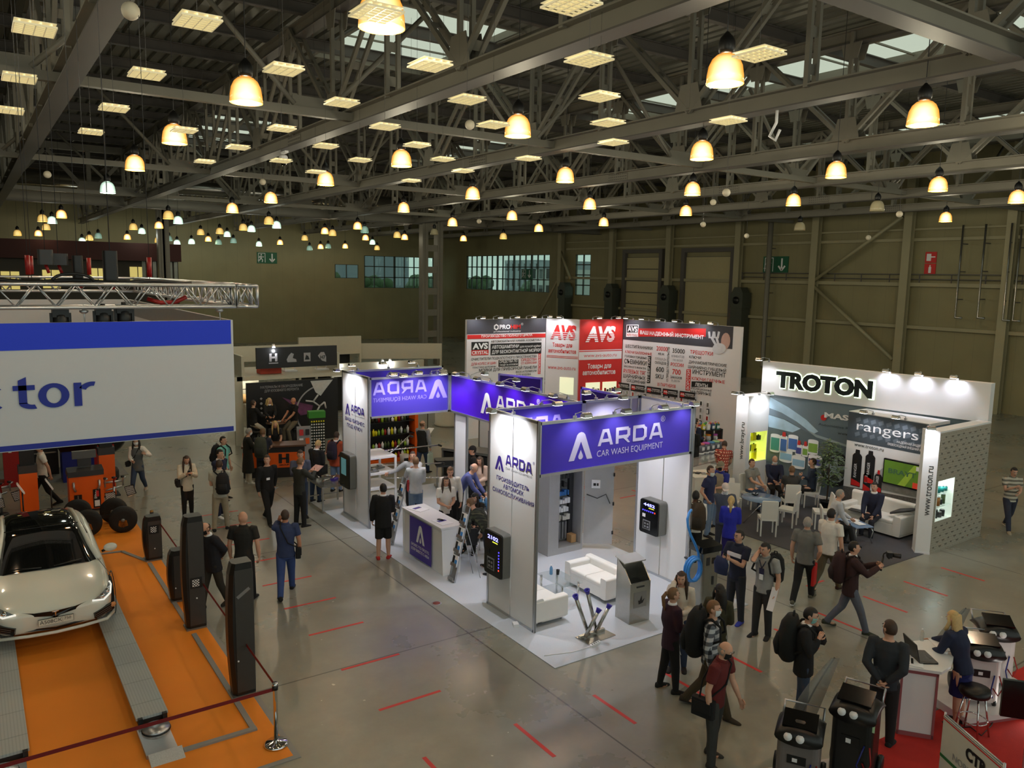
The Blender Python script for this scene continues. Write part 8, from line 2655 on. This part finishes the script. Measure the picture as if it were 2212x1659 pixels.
person('elderly man in a long dark coat and white mask at the black counter',6.8,23.9,95,1.68,('coat',cloth(30,30,26)),TR(cloth(190,184,166)),('short','g'),'stand','hf',(210,206,196),(236,236,236),nod=14)
p = person('man with a dark green backpack standing at the black counter',7.0,23.1,165,1.78,('tee',cloth(44,46,60)),TR(BK),('short','l'),'stand','tt',nod=12)
backpack(p, 'dark green backpack of the man at the black counter', (60, 64, 54), size=1.15)
p = person('man in black with a name badge walking towards the camera',6.1,19.8,25,1.8,('long',BK),TR(BK),('short','b'),'walk','dv',turn=-40)
tag(MB().box((0,0,0),(.09,.005,.06),PAPER).build('name_badge',None,tuple(world_of(p,p['P'] + p['up'] * .3 + p['fw'] * .15 + V((.05,0,0)))),p['rz']),'white name badge on the chest of the man in black','badge')
sheet(p, 1, 'white leaflet in the hand of the man in black', .15, .25)
p = person('man in a slate blue sweater facing the camera behind the man in olive',6.95,19.75,5,1.8,('long',cloth(74,80,102)),TR(DJ),('short','b'),'stand','hf',nod=14)
p = person('man in a dark olive sweater reading a catalogue, seen from behind',6.68,19.05,130,1.76,('long',cloth(44,44,38)),TR(BK),('short','l'),'stand','gh',nod=14)
sheet(p,0,'open colour catalogue held by the man in dark olive',.3,.22,mat('catalogue',(170,130,120),.5,var=.25,scale=12))
p = person('blond person in a black coat with a shoulder bag, back to the camera',7.8,20.95,140,1.74,('jacket',BK),TR(DJ),('short','y'),'stand','fh',(40,40,44),nod=24,lean=6)
shoulder_bag(p, 'black shoulder bag of the blond person in the black coat', (18, 18, 20), 1, .34, .26,.02,.02)
p = person('man in an orange jacket and light jeans near the left wall of the booth',8.72,21.7,150,1.76,('jacket',cloth(168,74,44)),TR(LJ),('short','b'),'stand','fd',nod=14)
backpack(p, 'dark purple backpack of the man in the orange jacket', (44, 34, 54))
person('man in a dark suit with a black face mask, hands behind his back',3.58,15.15,-50,1.72,('jacket',cloth(30,30,38)),TR(cloth(52,46,38)),('bald','b'),'step','bb',(44,36,28),(18,18,20),8,16)
person('bald man in a black T-shirt with white shoulder stripes, walking away',4.15,15.05,165,1.82,('tee',cloth(30,29,26)),TR(BK),('none','k'),'step','dd',fat=1.15,turn=55)
p = person('man in a blue shirt and jeans walking away with a phone at his ear',4.95,15.0,178,1.78,('tee',cloth(48,60,96)),TR(cloth(54,74,128)),('short','b'),'walk','dp',(28,26,26),skin=SKIN2)
shoulder_bag(p, 'small dark bag on the hip of the man in the blue shirt', (24, 24, 26), 1, .2, .22, .0)
# black and orange booth
person('blond woman in black sitting at the bar table',8.9,28.45,10,1.66,('jacket',BK),TR(BK),('long','y'),'perch','tt',fem=True,turn=40,z0=.32)
person('dark haired person in black with pale trousers sitting left of the bar table',8.22,28.1,120,1.7,('long',BK),TR(cloth(186,180,164)),('short','b'),'perch','tt',z0=.3)
person('bald man in a black polo sitting right of the bar table',9.62,27.95,-55,1.76,('tee',BK),TR(cloth(104,98,84)),('none','k'),'perch','ll',z0=.26,skin=SKIN2)
person('blond woman behind the black counter leaning on it',8.05,25.25,5,1.64,('tee',cloth(34,32,34)),TR(BK),('long','y'),'stand','tt',lean=18,fem=True)
# inside the white and purple booth
p = person('man in a black shirt and shorts with red canvas shoes, back to the camera',7.47,15.85,175,1.72,('jacket',BK),('shorts',BK),('short','k'),'stand','fd',(176,44,44),fat=1.1,turn=20)
held('pen','pen in the hand of the man in black shorts','pen',p,0,MB().tube([(0,0,-.06),(0,.02,.1)],.006,DARKGREY,5))
person('man in a grey shirt stretching an arm towards the white shelves',9.42,18.2,-15,1.78,('long',cloth(168,170,172)),TR(BK),('short','b'),'stand','or',turn=10)
p = person('balding man in a pale grey sweater gesturing, back to the camera',9.2,17.6,190,1.78,('long',cloth(176,178,178)),TR(cloth(92,112,136)),('short','l'),'stand','fg')
t = carried_bag(p,0,'red holdall hanging from the man in the pale grey sweater',cloth(170,26,28),.42,.26,.26,.05,'holdall','bag')
person('young woman with long brown hair in a white polo shirt behind the counter',9.05,15.8,15,1.68,('tee',WT),TR(BK),('long','b'),'stand','ff',fem=True,nod=6,z0=.012)
person('man in a white shirt standing behind the young woman in the polo shirt',9.45,16.3,5,1.78,('long',WT),TR(BK),('short','l'),'stand','fd',nod=20,z0=.012)
p = person('man in a blue shirt bending over towards the right',10.1,16.95,70,1.78,('long',cloth(80,88,142)),TR(BK),('bald','g'),'stand','rr',lean=34,nod=4,z0=.012)
person('woman with long reddish hair in a beige top at the back of the booth',10.95,17.3,-20,1.66,('long',cloth(196,168,150)),TR(BK),('long','b'),'stand','ff',fem=True,nod=18,z0=.012)
person('man in a black cap and black T-shirt looking left',11.2,18.1,-80,1.74,('tee',BK),TR(BK),('short','k'),'stand','dd',hat=(22,22,24),z0=.012)
p_ = person('woman in a black jacket sitting behind the counter looking down',9.5,15.3,-20,1.66,('jacket',BK),TR(BK),('long','k'),'sit','tl',fem=True,nod=26,z0=.012)
q = world_of(p_, p_['P'])
cafe_chair('white cafe chair under the woman sitting behind the counter',(q.x,q.y,.012),p_['rz'] + math.pi,WHITE)
person('man in a dark green checked shirt bending down with his head to the left',9.05,13.88,-130,1.78,('long',checks('check_green',(58,62,46),(34,36,28),(80,80,62),.06)),TR(cloth(30,34,48)),('short','l'),'bend','dd',(40,40,44),lean=50,nod=10,z0=.012)
p = person('man in a dark waistcoat and jeans standing before the orange framed shelf',11.9,22.3,150,1.74,('long',cloth(150,152,156)),TR(DJ),('bald','l'),'step','dh',over=cloth(30,30,28),turn=-20)
sheet(p, 1, 'white papers held by the man in the dark waistcoat', .22, .3)
carried_bag(p, 0, 'pale green carrier bag of the man in the dark waistcoat', cloth(196,216,206),.3,.36,.06,.1)
# between the booths and in the paint booth
p = person('young man in a white shirt with a brown backpack, back to the camera',13.1,11.75,170,1.74,('long',WT),TR(BK),('short','k'),'stand','fd',skin=mat('skin_dark',(110,74,56),.55,var=.03))
backpack(p, 'brown backpack of the young man in the white shirt', (66, 52, 38), .06, size=1.15)
person('man in a navy T-shirt with a pulled down mask, hand in pocket',15.1,13.1,65,1.78,('tee',cloth(40,46,84)),TR(LJ),('short','b'),'stand','kd',mask=(214,222,222,1),turn=-10)
person('man in a beige waistcoat and flat cap with a black mask',15.85,13.4,-40,1.74,('tee',cloth(44,54,140)),TR(LJ),('short','g'),'stand','ff',mask=(24,24,26),over=cloth(150,142,124),hat=(132,124,106),nod=12)
person('man in a red checked shirt leaning over the counter, back to the camera',17.95,15.15,175,1.76,('tee',checks('check_red',(176,74,62),(120,40,36),(220,170,150),.04)),TR(NV),('short','b'),'stand','tt',lean=26,nod=16)
p = person('bearded man in a denim jacket and white cap facing the camera',14.3,11.95,5,1.72,('jacket',cloth(74,82,100)),TR(cloth(60,64,76)),('short','g'),'stand','xd',mask=(232,232,232,1),hat=(216,204,200),nod=16)
carried_bag(p,1,'white and green carrier bag held by the man in the white cap',cloth(90,170,120),.3,.42,.07,.1)
person('blond woman in a bright blue jacket and violet trousers, back to the camera',13.75,11.3,178,1.64,('jacket',cloth(36,44,170)),TR(cloth(40,30,110)),('pony','y'),'stand','ff',fem=True)
person('man in dark navy standing behind the right booth wall',19.9,18.0,120,1.78,('long',NV),TR(BK),('short','k'),'stand','ff')
person('person in black partly hidden behind the right booth wall',19.2,17.45,140,1.72,('long',BK),TR(BK),('short','k'),'stand','ff')
seat_under(person('bearded man in a grey polo sitting by the tower',18.05,14.0,55,1.76,('tee',GY),TR(DJ),('short','b'),'sit','tl',turn=-15,z0=.012),'white chair under the bearded man in grey by the tower')
seat_under(person('older man in dark blue with a mask under his chin, sitting by the mural',18.95,14.05,15,1.74,('long',NV),TR(BK),('bald','g'),'sit','tt',mask=(226,226,226,1),nod=12,z0=.012),'white chair under the older masked man by the mural')
seat_under(person('man in dark grey sitting with his back to the camera at the table',18.45,13.2,195,1.74,('tee',cloth(58,58,58)),TR(BK),('short','l'),'sit','tl',nod=8,z0=.012),'white chair under the man in dark grey seen from behind')
seat_under(person('man in a dark blue shirt sitting with crossed arms beside the plant',19.5,13.45,-80,1.78,('long',cloth(48,58,78)),TR(BK),('short','b'),'sit','xx',z0=.012),'white chair under the man with crossed arms beside the plant')
seat_under(person('grey haired man in a white shirt sitting at the low table',17.35,10.95,100,1.74,('long',cloth(196,198,206)),TR(BK),('short','g'),'sitk','lt',lean=14,z0=.012),'white chair under the grey haired man at the low table')
person('man in a navy suit sitting on the white sofa with clasped hands',18.75,10.95,-20,1.76,('jacket',cloth(32,36,58)),TR(cloth(36,36,46)),('short','k'),'sit','ll',lean=8,seat=.42,z0=.012)
p = person('man in a grey polo shirt walking away beside the man in white',13.6,9.25,168,1.78,('tee',cloth(112,112,108)),TR(BK),('short','g'),'walk','kd',(90,86,70))
carried_bag(p, 0, 'red carrier bag between the two walking men', cloth(196, 34, 30), .26, .42, .06, .08)
person('man in a white T-shirt and olive cargo trousers walking away',14.5,9.32,150,1.8,('tee',WT),TR(cloth(88,78,58)),('short','k'),'walk','df',(52,34,28),fat=1.1)
p = person('bearded cameraman in a maroon jacket walking right',13.15,7.95,100,1.74,('jacket',cloth(58,34,34)),TR(cloth(96,100,114)),('short','k'),'walk','gg',(60,66,56),mask=None)
backpack(p, 'dark maroon backpack of the cameraman', (54, 30, 30), size=1.1)
c = world_of(p, (p['hands'][0] + p['hands'][1]) / 2)
t = thing('camera_rig','black camera on a hand held gimbal in front of the cameraman','camera',tuple(c),p['rz'])
MB().tube([(0, 0, -.12), (0, .02, .14)], .018, BLACK, 8).build('grip', t)
MB().tube([(0, .02, .14), (-.1, .04, .17), (-.12, .1, .2), (0, .12, .12)], .016,BLACK,7).build('gimbal_arm',t)
MB().rbox((0,.12,.2),(.14,.09,.1),.015,BLACK).lathe([(.04,0),(.045,.16),(.04,.16)],BLACK,12,(0,.15,.2),(0,1,-.1)).build('body',t)
# in the foreground on the right
p = person('young man in a navy T-shirt with a white chest stripe holding a phone and jacket',11.62,9.32,-35,1.78,('tee',cloth(34,38,58)),TR(cloth(44,46,54)),('short','k'),'stand','hh',(50,60,160),glasses=True,turn=-10)
phone(p, 1, 'phone held by the young man with the chest stripe')
MB().box((0,0,0),(.3,.03,.07),PRINTW).build('print_stripe',p['root'],tuple(p['P'] + p['up'] * (.235 * 1.78) + p['fw'] * .118))
tag(MB().loft([((0,0,-.3),(.14,0,0),(0,.05,0)),((0,0,-.1),(.16,0,0),(0,.07,0)),((0,0,.02),(.1,0,0),(0,.05,0))],cloth(34,46,84),14).build('jacket',None,tuple(world_of(p,p['hands'][0] + V((.05,.02,-.03)))),p['rz']),'navy jacket hanging over the arm of the young man with the chest stripe','jacket')
p = person('young man in a grey T-shirt with a lanyard talking on the phone',11.55,8.65,-25,1.76,('tee',cloth(150,150,148)),TR(cloth(44,44,46)),('short','k'),'stand','pd',nod=14,turn=-15)
backpack(p, 'black backpack of the young man on the phone', (20, 20, 22), -.05)
MB().bx(-.035,.035,.0,.01,-.05,.05,PRINTW).bx(-.045,.045,-.004,.002,.05,.16,cloth(40,40,70)).tube([(0,0,.16),(-.06,-.02,.3)],.008,NV,5).tube([(0,0,.16),(.06,-.02,.3)],.008,NV,5).build('lanyard',p['root'],tuple(p['P'] + p['up'] * (.14 * 1.76) + p['fw'] * .135))
sheet(p, 1, 'long white paper held at the side of the young man on the phone', .12, .42, PAPER, -1.1)
p = person('woman with long brown hair in a white blouse talking on the phone',9.35,8.6,-5,1.68,('long',cloth(214,204,190)),TR(DJ),('long','b'),'stand','pf',(30,26,26),fem=True,nod=10)
tag(MB().rbox((0,0,0),(.16,.02,.22),.02,cloth(206,160,140)).build('folder',None,tuple(world_of(p,p['hands'][1] + V((0,.03,-.04)))),p['rz']),'pinkish folder held by the woman in the white blouse','folder')
p = person('young woman with a ponytail in a maroon hoodie',8.75,8.2,115,1.66,('jacket',cloth(52,26,42)),TR(BK),('pony','l'),'wide','fd',fem=True)
sheet(p, 1, 'rolled white poster held by the young woman in maroon', .2, .6, PAPER, -1.2)
p = person('young woman with dark hair in an olive coat, partly behind the man in checks',9.52,7.95,165,1.64,('jacket',cloth(60,56,36)),TR(cloth(150,146,140)),('long','k'),'stand','fd',(60,50,44),fem=True,turn=40)
carried_bag(p, 0, 'beige carrier bag of the young woman in the olive coat', cloth(170, 164,148),.3,.3,.06,.06)
p = person('man in a black and white checked shirt with a large black backpack',8.78,7.42,80,1.78,('long',checks('check_mono',(30,32,38),(96,100,108),(190,192,196),.06)),TR(cloth(72,60,42)),('short','l'),'walk','dv',(60,50,40),mask=(220,226,228))
backpack(p, 'large black backpack on the man in the checked shirt', (16, 16, 18), size=1.35)
p = person('elderly man in a dark red shirt with a black mask and a camera bag',7.88,6.55,65,1.72,('tee',cloth(96,28,28)),TR(cloth(58,58,56)),('bald','g'),'wide','dw',(56,52,48),mask=(20,20,22),lean=6,nod=12,glasses=True)
shoulder_bag(p, 'black camera bag at the hip of the elderly man in red', (20, 20, 22), 1, .32, .24, -.02,-.03)
p = person('man in a dark suit jacket and jeans with a mint face mask and backpack',9.75,6.52,85,1.74,('jacket',cloth(26,26,28)),TR(cloth(60,74,96)),('short','k'),'stand','sc',(60,60,64),mask=(140,200,190),nod=14)
backpack(p, 'black backpack of the man in the dark suit jacket', (22, 24, 24), size=1.3)
p = person('man in a dark shirt with his hands behind his back at the red carpet',10.2,5.55,172,1.8,('long',cloth(40,44,50)),TR(BK),('short','b'),'stand','bb',mask=(226,230,232),turn=50,fat=1.05)
sheet(p, 0, 'white card held behind the back of the man in the dark shirt', .08, .1)
person('blond woman in a navy dress leaning on the white rounded counter',11.62,5.2,-120,1.68,('long',cloth(32,40,66)),('skirt',cloth(28,30,92)),('bob','y'),'stand','rt',lean=16,fem=True,nod=10)
person('man in a striped T-shirt walking at the far right',22.35,9.25,25,1.74,('tee',bands('stripe_white',(190,186,170),(112,108,98),.05)),TR(cloth(46,50,66)),('short','k'),'walk','hf',(150,140,120),nod=16)

# skin and cloth are closed over the limbs by one remeshing pass
for o, vox, X in PEND:
 m = o.modifiers.new('close', 'REMESH')
 m.mode = 'VOXEL'
 m.voxel_size = vox
 s_ = o.modifiers.new('soften', 'SMOOTH')
 s_.factor = .5
 s_.iterations = 3
bpy.context.view_layer.update()
dg = bpy.context.evaluated_depsgraph_get()
done = []
for o, vox, X in PEND:
 me = bpy.data.meshes.new_from_object(o.evaluated_get(dg), depsgraph=dg)
 done.append(me)
for (o, vox, X), me in zip(PEND, done):
 old = o.data
 mats = list(old.materials)
 o.modifiers.clear()
 if X is not None:
  n = len(me.vertices)
  vv = np.empty(n * 3, np.float32)
  me.vertices.foreach_get('co', vv)
  vv = [tuple(q) for q in vv.reshape(-1, 3)]
  ff = [tuple(q.vertices) for q in me.polygons]
  k0 = len(ff)
  ff += [tuple(i + n for i in q) for q in X.f]
  vv += X.v
  new = bpy.data.meshes.new(o.name)
  new.from_pydata(vv, [], ff)
  allm = [mats[0]] + [q for q in X.mats if q is not mats[0]]
  for q in allm:
   new.materials.append(q)
  idx = [0] * k0 + [allm.index(X.mats[i]) for i in X.m]
  new.polygons.foreach_set('material_index', idx)
  bpy.data.meshes.remove(me)
  me = new
 else:
  me.materials.clear()
  me.materials.append(mats[0])
  me.polygons.foreach_set('material_index', [0] * len(me.polygons))
 me.polygons.foreach_set('use_smooth', [True] * len(me.polygons))
 me.update()
 o.data = me
 bpy.data.meshes.remove(old)
